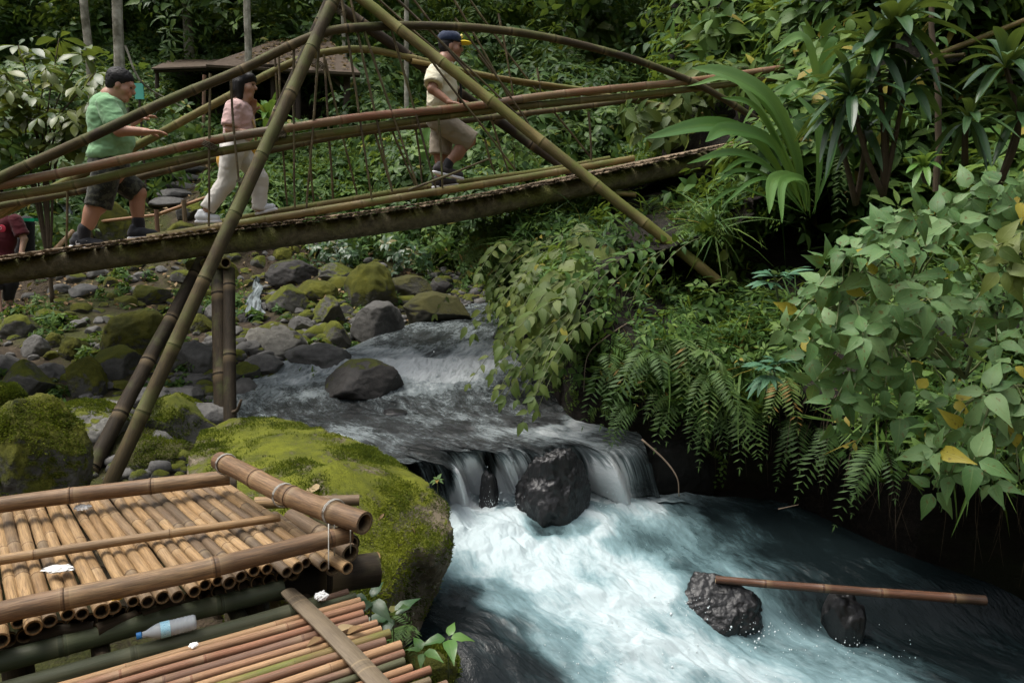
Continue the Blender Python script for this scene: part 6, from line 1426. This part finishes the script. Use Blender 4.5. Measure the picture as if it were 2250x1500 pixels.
# --- walker in the green shirt
g = lambda x, y, lt=0: B(x, y, lt)
p1 = thing('person', g(240,545), 'person in a green t-shirt and dark camouflage shorts walking at the bridge\'s left end', 'person')
fd = norm(F3*1.0-UP*.42-LAT*.12); hu = norm(UP+F3*.40); hc = g(268,189,-.02)
b = SDF(); P, R = head_parts(b, hc, fd, hu, 1.03); nb = g(243,214,-.0); b.cap(nb-UP*.02, hc-hu*.05-fd*.03, .064, .062, .03)
shN, shF = g(236,235,-.20), g(238,232,.20); elN, wrN = g(262,287,-.27), g(322,290,-.30); elF, wrF = g(272,280,.26), g(305,262,.36)
b.cap(nb, g(238,245), .09, .14, .04); b.cap(shN, elN, .062, .052, .03); b.cap(elN, wrN, .051, .033, .02); b.cap(shF, elF, .06, .05, .03); b.cap(elF, wrF, .048, .033, .02)
hand(b, wrN, g(358,290,-.31)-wrN, -UP, 1.05, .30, 1); hand(b, wrF, g(330,255,.4)-wrF, -UP, 1.0, .4, -1)
hpN, hpF = g(232,385,-.10), g(252,385,.10); knN, anN = g(216,452,-.12), g(180,512,-.12); knF, anF = g(304,424,.10), g(304,497,.08)
b.cap(g(240,300), g(240,375), .13, .14, .05); b.cap(hpN, knN, .098, .074, .03); b.cap(knN, anN, .062, .040, .02); b.ell((knN*.62+anN*.38)-F3*.018, [.055,.055,.12], np.eye(3), .04)
b.cap(hpF, knF, .096, .072, .03); b.cap(knF, anF, .062, .040, .02); b.ell((knF*.62+anF*.38)-F3*.02, [.053,.053,.12], np.eye(3), .04)
b.mesh('body', .0085, M_SK1, p1); eyes(P, R, p1, 1.03)
h = SDF(); h.ell(P(-.034,0,.055), np.array([.108,.092,.088])*1.06, R, .02); h.ell(P(-.062,0,.0), np.array([.066,.082,.085])*1.05, R, .03); h.plane(P(.072,0,.072), norm(R[:,0]*.8-R[:,2]*.6)); h.mesh('hair', .009, M_HAIR, p1, .006, (45,45,45), 2)
s = SDF(); s.cap(g(235,240,-.06), g(235,240,.06), .138, .138, .05); s.ell(g(238,270), [.158,.20,.19], np.eye(3), .06); s.ell(g(247,308), [.180,.19,.15], np.eye(3), .08); s.ell(g(240,338), [.178,.185,.10], np.eye(3), .05)
s.fcap(shN+UP*.01, shN+(elN-shN)*.78, .088, .088, .02); s.fcap(shF+UP*.01, shF+(elF-shF)*.78, .086, .086, .02); s.cap(nb-UP*.05, nb-UP*.01, .10, .078, .03); s.plane(g(243,211), norm(UP+F3*.55)); s.plane(g(240,349), norm(-UP+F3*.18))
s.mesh('shirt', .010, cloth_mat('green_cotton', (.19,.36,.185), .85, .1), p1, .009, (7,7,13), 3)
s = SDF(); s.ell(g(240,362), [.168,.175,.13], np.eye(3), .05); s.fcap(hpN, knN+(knN-hpN)*.04, .116, .110, .02); s.fcap(hpF, knF+(knF-hpF)*.02, .114, .104, .02)
s.mesh('shorts', .010, cloth_mat('dark_camouflage', (.016,.018,.015), .9, .2, 300, (.05,.052,.036)), p1, .006, (8,8,12), 4)
M_SOCK = cloth_mat('black_sock', (.015,.015,.018))
for kn, an, heel, toe in ((knN, anN, g(156,546,-.12), g(232,549,-.13)), (knF, anF, g(284,528,.08), g(334,527,.07))):
    q = SDF(); q.cap(an+(kn-an)*.16, an-UP*.07, .056, .056, .02); q.mesh('sock', .009, M_SOCK, p1)
    o, d, u, l = shoe(p1, heel+UP*.02, toe+UP*.02 if kn is knN else heel+UP*.02+norm(F3-LAT*.25+UP*.05)*.27, UP, .056, M_BLKSHOE, M_WSOLE, ankle=1, hgt=.07)
    if kn is knN:
        # swoosh on the near side of the shoe
        c = heel+d*.10+u*.062-l*0; sd_ = -np.sign(l@LAT)*l; pts = [(-.035,.012),(-.045,-.006),(-.036,-.018),(-.012,-.012),(.05,.016)]; mb = MB(); C = catmull(np.array([c+d*a+u*e*1.0+sd_*.0555 for a, e in pts]), 14); wv = np.array([.002,.003,.004,.0065,.0075,.0075,.007,.006,.005,.004,.003,.0022,.0014,.0006]); V = np.concatenate([np.concatenate([C[i:i+1]+u*wv[i], C[i:i+1]-u*wv[i], C[i:i+1]+u*wv[i]-sd_*.02, C[i:i+1]-u*wv[i]-sd_*.02]) for i in range(14)])
        mb.add(V, [f for i in range(13) for f in ((i*4,i*4+1,i*4+5,i*4+4),(i*4,i*4+4,i*4+6,i*4+2),(i*4+1,i*4+3,i*4+7,i*4+5))]); sw = mb.mesh('swoosh', False); link('swoosh', sw, M_WSOLE, o)
# --- woman in the pink shirt
p2 = thing('person', g(510,497), 'person with black bob hair in a pink shirt and pale trousers climbing the bridge', 'person')
fd = norm(F3-UP*.12-LAT*.15); hu = norm(UP+F3*.12); hc = g(537,187,-.0)
b = SDF(); P, R = head_parts(b, hc, fd, hu, .98); nb = g(530,222); b.cap(nb-UP*.04, hc-hu*.06-fd*.025, .050, .05, .03)
shN, shF = g(513,238,-.15), g(516,236,.15); elN, wrN = g(505,286,-.20), g(552,294,-.24); elF, wrF = g(545,275,.20), g(556,243,.10)
b.cap(nb, g(522,250), .07, .11, .04); b.cap(shN, elN, .046, .040, .02); b.cap(elN, wrN, .039, .027, .02); b.cap(shF, elF, .044, .038, .02); b.cap(elF, wrF, .037, .026, .02)
hand(b, wrN, g(575,292,-.36)-wrN, -UP, .92, .4, 1); hand(b, wrF, g(556,228,.06)-wrF, -LAT, .9, .6, 1)
hpN, hpF = g(510,335,-.09), g(526,335,.09); knN, anN = g(498,400,-.09), g(455,460,-.10); knF, anF = g(572,392,.08), g(569,462,.07)
b.cap(g(522,260), g(518,320), .10, .11, .05); b.chain([hpN,knN,anN],[.08,.06,.038],.03); b.chain([hpF,knF,anF],[.08,.06,.038],.03); b.mesh('body', .0085, M_SK2, p2); eyes(P, R, p2, .98)
h = SDF(); h.ell(P(-.030,0,.045), np.array([.105,.096,.095]), R, .03); h.ell(P(-.055,0,-.045), np.array([.070,.098,.105]), R, .04); h.cap(P(-.03,-.082,.0), P(-.015,-.076,-.125), .034, .026, .03); h.cap(P(-.03,.082,.0), P(-.015,.076,-.125), .034, .026, .03); h.cap(P(.064,-.045,.075), P(.064,.045,.075), .034, .034, .03); h.cap(P(.09,-.04,.05), P(.09,.04,.05), .012, .012, .02)
h.mesh('hair', .009, M_HAIR, p2, .003, (60,60,12), 5)
s = SDF(); s.cap(g(520,243,-.07), g(520,243,.07), .098, .098, .04); s.ell(g(526,265), [.132,.155,.16], np.eye(3), .04); s.ell(g(524,290), [.130,.15,.13], np.eye(3), .05); s.fcap(shN, shN+(elN-shN)*.85, .072, .078, .02); s.fcap(shF, shF+(elF-shF)*.85, .068, .072, .02); s.cap(nb-UP*.06, nb-UP*.03, .085, .062, .03); s.plane(g(524,309), -UP+F3*.1); s.plane(g(530,216), norm(UP+F3*.3))
s.mesh('shirt', .010, cloth_mat('pink_cotton', (.54,.365,.345), .9, .08), p2, .009, (8,8,14), 6)
s = SDF(); s.ell(g(517,320), [.135,.15,.12], np.eye(3), .04); s.cap(hpN,knN,.104,.078,.02).fcap(knN,anN,.078,.066,.01); s.cap(hpF,knF,.102,.076,.02).fcap(knF,anF,.076,.066,.01); s.plane(g(520,300), UP)
s.mesh('trousers', .010, cloth_mat('pale_cotton', (.60,.58,.54), .9, .06), p2, .006, (9,9,9), 7)
M_WSHOE = plain_mat('white_shoe', (.62,.65,.68), .6, .08)
shoe(p2, g(428,487,-.10), g(428,487,-.10)+norm(F3+UP*.02)*.235, UP, .045, M_WSHOE, M_WSOLE, ankle=1, hgt=.06); shoe(p2, g(560,470,.07), g(560,470,.07)+norm(F3+UP*.25)*.22, UP, .043, M_WSHOE, M_WSOLE, ankle=1, hgt=.05)
bag = thing('shoulder_bag', g(494,345,.1), 'yellow cloth bag on a strap at the hip of the person in pink', 'bag'); q = SDF(); q.ell(g(496,352,.16), [.085,.06,.13], np.eye(3), .03); q.ell(g(556,336,.14), [.04,.04,.07], np.eye(3), .02); q.mesh('pouch', .010, cloth_mat('yellow_cloth', (.62,.34,.035), .8, .15), bag, .004, (9,9,9), 3)
mb = MB(); add_tube(mb, [g(515,232,.06), g(553,262,-.06), g(562,300,-.02), g(556,330,.12)], .011, .011, 14, 6); mb.build('strap', cloth_mat('tan_strap', (.42,.30,.12), .8), bag)
# --- capped walker in the cream shirt
p3 = thing('person', g(970,412), 'person in a navy cap, cream shirt and khaki shorts midway across the bridge', 'person')
fd = norm(F3-UP*.05-LAT*.12); hu = norm(UP+F3*.08); hc = g(991,104)
b = SDF(); P, R = head_parts(b, hc, fd, hu, 1.04); nb = g(978,134); b.cap(nb-UP*.03, hc-hu*.06-fd*.025, .060, .058, .03)
shN, shF = g(957,160,-.18), g(965,158,.18); elN, wrN = g(950,196,-.26), g(988,226,-.36); elF, wrF = g(985,205,.24), g(1010,222,.30)
b.cap(nb, g(970,165), .085, .125, .04); b.cap(shN, elN, .055, .047, .02); b.cap(elN, wrN, .046, .031, .02); b.cap(shF, elF, .052, .045, .02); b.cap(elF, wrF, .043, .03, .02); hand(b, wrN, g(1010,229,-.40)-wrN, -UP, 1., .55, 1); hand(b, wrF, g(1030,228,.32)-wrF, -UP, 1., .4, -1)
hpN, hpF = g(962,262,-.09), g(972,262,.09); knS, anS = g(968,338,.08), g(968,400,.07); knR, anR = g(1030,308,-.10), g(982,362,-.10)
b.cap(g(968,190), g(965,250), .12, .13, .05); b.chain([hpF,knS,anS],[.092,.068,.043],.03); b.chain([hpN,knR,anR],[.092,.068,.043],.03); b.ell(knR*.6+anR*.4-UP*.015-F3*.01, [.05,.05,.08], np.eye(3), .04); b.mesh('body', .0085, M_SK3, p3); eyes(P, R, p3, 1.04)
h = SDF(); h.ell(P(-.03,0,.03), np.array([.098,.088,.09]), R, .03); h.ell(P(-.055,0,-.02), np.array([.055,.078,.07]), R, .03); h.plane(P(.05,0,.03), R[:,0]); h.mesh('hair', .009, M_HAIR, p3, .004, (30,30,30), 8)
c = SDF(); c.ell(P(-.015,0,.075), np.array([.122,.105,.085]), R, .02); c.plane(P(0,0,.045), -R[:,2]); cap_ = c.mesh('cap', .008, cloth_mat('navy_cloth', (.012,.022,.055), .8), p3, .002, (20,20,20), 9)
c = SDF(); c.ell(P(.125,0,.052), np.array([.078,.075,.017]), R, .01); c.plane(P(.088,0,.05), -R[:,0]); c.mesh('brim', .006, cloth_mat('yellow_brim', (.85,.62,.02), .6, .05), cap_)
c = SDF(); c.ell(P(.098,-.012,.105), np.array([.014,.026,.022]), R, .01); c.mesh('emblem', .005, cloth_mat('yellow_emblem', (.8,.68,.2), .7), cap_)
s = SDF(); s.cap(g(967,166,-.08), g(967,166,.08), .118, .118, .04); s.ell(g(972,192), [.150,.18,.18], np.eye(3), .04); s.ell(g(971,225), [.150,.175,.14], np.eye(3), .05); s.fcap(shN, shN+(elN-shN)*.75, .082, .092, .02); s.fcap(shF, shF+(elF-shF)*.75, .08, .085, .02); s.cap(nb-UP*.05, nb, .09, .07, .03); s.plane(g(968,248), -UP); s.plane(g(980,129), norm(UP+F3*.4))
s.mesh('shirt', .010, cloth_mat('cream_cotton', (.70,.66,.50), .9, .05), p3, .009, (7,7,12), 10)
s = SDF(); s.ell(g(966,258), [.148,.165,.12], np.eye(3), .05); s.fcap(hpF, knS+(knS-hpF)*.02, .112, .118, .02); s.fcap(hpN, knR+norm(knR-hpN)*.035, .116, .112, .02); s.mesh('shorts', .010, cloth_mat('khaki_cotton', (.30,.255,.195), .9, .1), p3, .006, (8,8,11), 11)
M_GSHOE = cloth_mat('dark_grey_shoe', (.045,.04,.042), .8)
shoe(p3, g(950,377,-.10), g(1018,393,-.10), UP+F3*.2, .050, M_GSHOE, M_WSOLE, ankle=1, hgt=.06); shoe(p3, g(950,414,.07)+UP*.01, g(950,414,.07)+UP*.01+norm(F3+UP*.12)*.27, UP, .050, M_GSHOE, M_WSOLE, ankle=1, hgt=.06)
for an, kn in ((anR,knR),(anS,knS)): q = SDF(); q.cap(an+(kn-an)*.08, an-UP*.03, .053, .053, .02); q.mesh('sock', .009, M_SOCK, p3)
mb = MB(); add_tube(mb, [g(985,140,-.06), g(1008,172,-.08), g(1013,205,-.05), g(1010,240,.0)], .013, .013, 14, 6); mb.build('strap', M_SOCK, p3)
# --- person in the maroon shirt on the left bank
YM = 10.2; m_ = lambda x, y, dy=0: PY(x, y, YM+dy)
gz = H(m_(15,680)[0], YM); p4 = thing('person', m_(10,690), 'person in a maroon printed t-shirt standing on the bank at the left edge', 'person')
FW = norm(np.array([.25,-1,0])); X1 = np.array([1.,0,0])
hc = m_(-6,425); b = SDF(); P, R = head_parts(b, hc, norm(FW-UP*.3), norm(UP+FW*.2), 1.0); nb = m_(-4,462); b.cap(nb-UP*.03, hc-UP*.06, .058, .056, .03)
shR, shL = m_(34,484), m_(-44,484); elR, wrR = m_(53,525,-.02), m_(47,556,-.10); elL, wrL = m_(-62,525), m_(-55,565,-.1)
b.cap(nb, m_(-5,500), .08, .12, .04); b.chain([shR,elR,wrR],[.052,.043,.03],.02); b.chain([shL,elL,wrL],[.052,.043,.03],.02); hand(b, wrR, UP*-1+FW*.2, FW-X1*.5, 1., .6, 1); hand(b, wrL, UP*-1, FW, 1., .5, -1)
hR, hL = m_(15,575), m_(-22,575); kR, aR = m_(24,622), m_(20,664); kL, aL = m_(-12,628,-.15), m_(-2,684,-.25)
b.chain([hR,kR,aR],[.085,.065,.042],.03); b.chain([hL,kL,aL],[.085,.065,.042],.03); b.cap(m_(-5,520), m_(-4,575), .12, .12, .05)
for a in (aR, aL): b.cap(a-UP*.05-FW*.04, a-UP*.065+FW*.14, .036, .026, .02); [b.cap(a-UP*.07+FW*.13+X1*o, a-UP*.075+FW*(.185-abs(o)*.6)+X1*o, .012, .010, .006) for o in (-.034,-.015,.004,.022,.038)]
b.mesh('body', .009, M_SK4, p4); eyes(P, R, p4)
h = SDF(); h.ell(P(-.03,0,.05), np.array([.105,.09,.09]), R, .03); h.mesh('hair', .010, M_HAIR, p4, .005, (30,30,30), 12)
s = SDF(); s.cap(m_(-22,492), m_(14,492), .115, .115, .05); s.ell(m_(-4,525), [.235,.15,.24], np.eye(3), .06); s.ell(m_(-4,565), [.225,.15,.16], np.eye(3), .05); s.fcap(shR, shR+(elR-shR)*.8, .085, .088, .02); s.fcap(shL, shL+(elL-shL)*.8, .085, .088, .02); s.plane(m_(0,587), -UP); s.plane(m_(0,464), UP)
sh4 = s.mesh('shirt', .011, cloth_mat('maroon_cotton', (.085,.012,.018), .9, .12), p4, .005, (7,7,12), 13)
s = SDF(); s.ell(m_(-4,582), [.19,.13,.11], np.eye(3), .05); s.chain([hR,kR,aR+UP*.08],[.105,.085,.07],.04); s.chain([hL,kL],[.105,.095],.04); s.mesh('trousers', .011, cloth_mat('black_cotton', (.018,.017,.017), .9), p4, .005, (8,8,11), 14)
for a in (aR, aL): q = SDF(); q.cap(a-UP*.085-FW*.06, a-UP*.092+FW*.17, .042, .048, .02); q.plane(a-UP*.088, UP); q.plane(a-UP*.105, -UP); q.mesh('sandal', .007, plain_mat('black_rubber', (.02,.02,.02), .6), p4)
me = text_mesh('arbon', .085, .004); c4 = m_(8,500)+FW*.205; Rm = np.stack([norm(np.cross(UP,-FW))*-1 if False else norm(np.cross(FW,UP))*-1, UP, FW], 1); Rm[:,0] = norm(np.cross(UP, FW)); me.transform(Matrix([[*Rm[i], c4[i]] for i in range(3)]+[[0,0,0,1]])); lt = link('print', me, plain_mat('pale_print', (.75,.55,.55), .7, .1), sh4)
V, F = ICO[3]; link('print', tri_mesh('print', V*np.array([.055,.006,.05])@rot_from(X1,UP).T+m_(17,502)+FW*.190, F), plain_mat('red_print', (.45,.03,.06), .7, .2), sh4)
bp = thing('backpack', m_(62,560,.35), 'black bag with a bright green flap edge beside the person in maroon', 'bag'); q = SDF(); q.cap(m_(58,490,.35), m_(55,550,.35), .10, .12, .03); q.mesh('body', .012, M_SOCK, bp, .004, (9,9,9), 15)
mb = MB(); add_box(mb, m_(64,483,.18), X1*.10, np.array([0,.05,.0]), UP*.022); mb.build('flap', plain_mat('green_plastic', (.01,.36,.17), .45, .1), bp, False, None)
# ------------------------------------------------------------------ hut, sign, steps, fence, side cascade
hut = thing('hut', PY(600,330,16), 'open wooden hut with a rusty leaf-strewn roof behind the bridge at the top left', 'hut')
def rusty():
    t = NT('rusty_roof'); p = t.pos(); n = t.noise(3, p, 6, .65); n2 = t.noise(25, p, 5, .6)
    return t.fin(t.bsdf(t.mix(n2, t.ramp(n, [(.35,(.10,.072,.052)),(.55,(.18,.13,.095)),(.7,(.08,.055,.04))]), (.10,.08,.06)), .85, .2, n2, .4, .01))
M_ROOF = rusty(); M_TIMB = plain_mat('dark_timber', (.05,.038,.028), .85, .4, 9, .2, .5, .01)
def slab_quad(mb, a, b, c, d, th, n=24, m=12, corr=.0):
    a,b,c,d = (np.array(v,float) for v in (a,b,c,d)); nn = norm(np.cross(b-a, d-a)); nn = nn if nn[2] > 0 else -nn; V = []
    for s_ in (0, -th):
        for i in range(n+1):
            for j in range(m+1):
                u, v = i/n, j/m; V.append(a*(1-u)*(1-v)+b*u*(1-v)+c*u*v+d*(1-u)*v+nn*(s_+corr*math.sin(u*n*math.pi)))
    w = m+1; h_ = (n+1)*w; F = [(i*w+j, (i+1)*w+j, (i+1)*w+j+1, i*w+j+1) for i in range(n) for j in range(m)]; F += [tuple(q+h_ for q in f[::-1]) for f in F]
    rim = [i*w for i in range(n+1)]+[n*w+j for j in range(1,m+1)]+[i*w+m for i in range(n-1,-1,-1)]+[j for j in range(m-1,0,-1)]
    F += [(rim[k], rim[(k+1)%len(rim)], rim[(k+1)%len(rim)]+h_, rim[k]+h_) for k in range(len(rim))]; mb.add(np.array(V), F)
r0, r1 = PY(600,90,17.2), PY(725,92,17.2); e0, e1 = PY(452,142,15.4), PY(792,160,15.2); k0, k1 = PY(480,140,19), PY(790,140,19)
mb = MB(); slab_quad(mb, e0, e1, r1, r0, .05); mb.build('roof', M_ROOF, hut, False, None)
mb = MB(); slab_quad(mb, k1, k0, r0, r1, .05); slab_quad(mb, e0, r0, r0+[.02,0,.01], k0, .05, 6, 6); mb.build('roof', M_ROOF, hut, False, None)
mb = MB(); slab_quad(mb, PY(332,150,15.6), PY(612,140,15.3), PY(600,128,18.2), PY(372,132,18.2), .03, 44, 4, .022); mb.build('lean_to_roof', M_ROOF, hut, False, None)
rgk = np.random.default_rng(4); n = 380; u = rgk.beta(1.6,1.6,n); v = rgk.random(n)**.8; Pq = (e0*(1-u)[:,None]+e1*u[:,None])*(1-v)[:,None]+(r0*(1-u)[:,None]+r1*u[:,None])*v[:,None]+[0,0,.04]; d = rgk.normal(0,1,(n,3)); d[:,2] *= .3; fm = FM(); fm.inst(L_SM, frames(norm(d), np.tile([0,-.4,1.],(n,1))+rgk.normal(0,.4,(n,3))), Pq, rgk.random(n), rgk.uniform(.07,.16,n)); o = fm.build('leaf_litter', M_L['dry'], hut); o['kind'] = 'stuff'
for x, y0, y1, Y, r in ((655,150,310,15.6,.055),(762,160,310,15.6,.07),(345,152,300,15.8,.04),(700,150,310,18.4,.06),(520,150,320,18.2,.06),(600,145,330,15.7,.05)):
    a, c = PY(x,y0,Y), PY(x,y1,Y); c[2] = min(c[2], H(c[0],c[1])-.05); mb = MB(); add_tube(mb, [a, (a+c)/2, c], r, r*1.1, 6, 8, .01); mb.build('post', M_TIMB, hut)
for (xa,ya,Ya),(xb,yb,Yb) in (((455,148,15.5),(790,166,15.3)),((340,156,15.7),(610,146,15.4)),((655,215,15.6),(600,150,15.7)),((765,205,15.6),(720,160,15.5))):
    mb = MB(); add_tube(mb, [PY(xa,ya,Ya), PY(xb,yb,Yb)], .045, .045, 4, 6); mb.build('beam', M_TIMB, hut)
mb = MB(); add_box(mb, (PY(350,180,18.4)+PY(600,290,18.4))/2, (PY(600,230,18.4)-PY(350,230,18.4))/2, np.array([0,.05,0]), np.array([0,0,.8])); mb.build('back_wall', plain_mat('dark_boards', (.06,.055,.045), .9, .3, 5), hut, False, None)
spole('slim reddish bamboo pole standing upright below the hut', PY(449,165,13.2), PY(447,318,13.2), .032, M_BRRED, 501)
sg = thing('sign', PY(304,215,12.6), 'small teal signboard behind the face of the person in green', 'sign'); mb = MB(); add_box(mb, PY(306,201,12.6), np.array([.072,0,0]), np.array([0,.012,0]), np.array([0,0,.125])); mb.build('board', plain_mat('teal_board', (.10,.42,.33), .5, .08), sg, False, None)
mb = MB(); a = PY(306,215,12.62); add_tube(mb, [a, np.array([a[0],a[1],H(a[0],a[1])-.1])], .02, .02, 4, 6); mb.build('post', M_TIMB, sg)
# the guy rope above the sign
mb = MB(); add_tube(mb, [PY(275,100,12.4), PY(312,182,12.5), PY(400,235,13)], .02, .012, 10, 6); tag(mb.build('leaning_stick', M_PBARK, None), 'thin pale leaning stick behind the head of the person in green', 'stick')
st = thing('stone_steps', hit(390,440), 'rough stone steps climbing the earth path below the hut', 'steps')
for i, (x, y, w) in enumerate([(432,312,80),(428,330,90),(420,350,85),(412,372,80),(405,390,85),(398,408,80),(385,424,90),(375,442,85)]):
    q = hit(x, y+6, 6); dd2 = to_px(q)[2]; V, F = rock_shape(700+i, 4, .15, 8, .04); W_ = w*dd2/FPX/2; link('step', tri_mesh('step', V*np.array([W_, .22, .10])+q+[0,0,.02], F), M_R['grey'], st)
fence = thing('bamboo_fence', hit(250,520), 'low bamboo rail fence on short stakes behind the legs of the person in green', 'fence')
fa = [hit(60,540,8)+[0,0,.42], hit(205,540,8)+[0,0,.36], hit(350,520,8)+[0,0,.34], hit(470,480,8)+[0,0,.36]]
for i in range(3):
    mb = MB(); add_bamboo(mb, [fa[i], (fa[i]+fa[i+1])/2, fa[i+1]], .028, .024, inter=.35, nseg=10, seed=520+i); mb.build('rail', M_SALM if i else M_YEL, fence)
for q in fa[1:]+[(fa[2]+fa[3])/2]:
    mb = MB(); add_tube(mb, [q+[0,-.04,.08], q-[0,.04,.55]], .035, .035, 4, 8); mb.build('stake', M_BRRED, fence)
mb = MB(); add_bamboo(mb, [PY(118,552,9.4), PY(160,508,9.9)], .03, .028, seed=540); tag(mb.build('bamboo_stick', M_SALM, None), 'pale bamboo stick leaning behind the rear foot of the person in green', 'stick')
mb = MB(); add_bamboo(mb, [PY(0,428,12), PY(146,437,11.9)], .035, .03, seed=541); tag(mb.build('bamboo_spout', M_YEL, None), 'bamboo spout pouring a thin stream of water at the left behind the rails', 'bamboo spout')
M_CASC = NT('falling_water'); tcs = M_CASC.attr('flow').outputs['Vector']; nn_ = M_CASC.noise(1, M_CASC.mapv(tcs, (2.,26,1)), 5, .65); colr = M_CASC.ramp(nn_, [(.42,(.025,.028,.028)),(.50,(.12,.145,.15)),(.70,(.30,.33,.345))]); M_CASC = M_CASC.fin(M_CASC.bsdf(colr, .55, .25, nn_, .3, .01))
def cascade(name, pts, wids, label, kind='structure', nw=9):
    C = catmull(np.array(pts), 60); Wd = np.interp(np.linspace(0,1,60), np.linspace(0,1,len(wids)), wids); V = []; fl = []; ln = np.r_[0, np.cumsum(np.linalg.norm(np.diff(C,axis=0),axis=1))]; T = norm(np.gradient(C,axis=0)); S = norm(np.cross(T, [0,-.8,.6]))
    for i in range(60):
        for j in range(nw):
            t_ = -1+2*j/(nw-1); wn = Wd[i]*(1+.12*math.sin(i*.35+1.7*(j > nw//2))*abs(t_)); V.append(C[i]+S[i]*wn*t_+np.array([0,.25*Wd[i]*t_*t_,-.03*t_*t_+.006*math.sin(j*1.9+i*.12)])); fl.append((ln[i], t_*Wd[i], 0))
    me = grid_mesh(name, np.array(V), 60, nw, dict(flow=np.array(fl))); o = link(name, me, M_CASC, None, True, (0,0,0)); o['kind'] = kind; return o
c0, c1, c2 = hit(566,632,5), hit(562,668,5), hit(556,706,5); up_ = np.array([0,-.06,.07])
cascade('brook', [c0+up_+[.02,0,.10], c0+up_, (c0+c1)/2+up_+[.03,0,.05], c1+up_+[-.02,0,.02], (c1+c2)/2+up_*1.2, c2+up_], [.05,.06,.07,.09,.11,.15], '')
cascade('water_jet', [PY(130,438,11.85), PY(142,448,11.7), PY(150,468,11.65), PY(153,500,11.6)], [.05,.05,.06,.08], '')

# droplets thrown up round the foot of the falls and the rocks
rgd = np.random.default_rng(12); Pd = []
for x,y,z,sp,hh,n in [(1040,1105,-2.13,.20,.07,120),(1120,1110,-2.13,.14,.07,90),(1345,1112,-2.15,.10,.08,90),(1480,1345,-2.28,.10,.07,70),(1690,1400,-2.36,.12,.06,60),(1880,1440,-2.4,.2,.06,60),(1040,812,-1.42,.35,.07,120),(880,818,-1.42,.3,.06,100),(1430,1440,-2.4,.4,.09,180)]:
    c = PZ(x,y,z); Pd.append(c+np.stack([rgd.normal(0,sp,n), rgd.normal(0,sp*.5,n), np.abs(rgd.exponential(hh*.5,n))+.01], 1))
Pd = np.concatenate(Pd); b_ = bmesh.new(); bmesh.ops.create_icosphere(b_, subdivisions=1, radius=1); V1_ = np.array([v.co[:] for v in b_.verts]); F1_ = np.array([[v.index for v in f.verts] for f in b_.faces]); b_.free()
sz_ = np.exp(rgd.normal(-6.2,.45,len(Pd))); VV = (V1_[None]*sz_[:,None,None]*np.array([1,1,1.4])+Pd[:,None,:]).reshape(-1,3); FF = (F1_[None]+(np.arange(len(Pd))*len(V1_))[:,None,None]).reshape(-1,3)
tag(link('spray', tri_mesh('spray', VV, FF), plain_mat('spray_drop', (.55,.62,.64), .2, .05, 20, .5), None, True, (0,0,0)), 'fine white spray drops thrown up at the foot of the waterfall and rocks', 'spray', None, 'stuff')
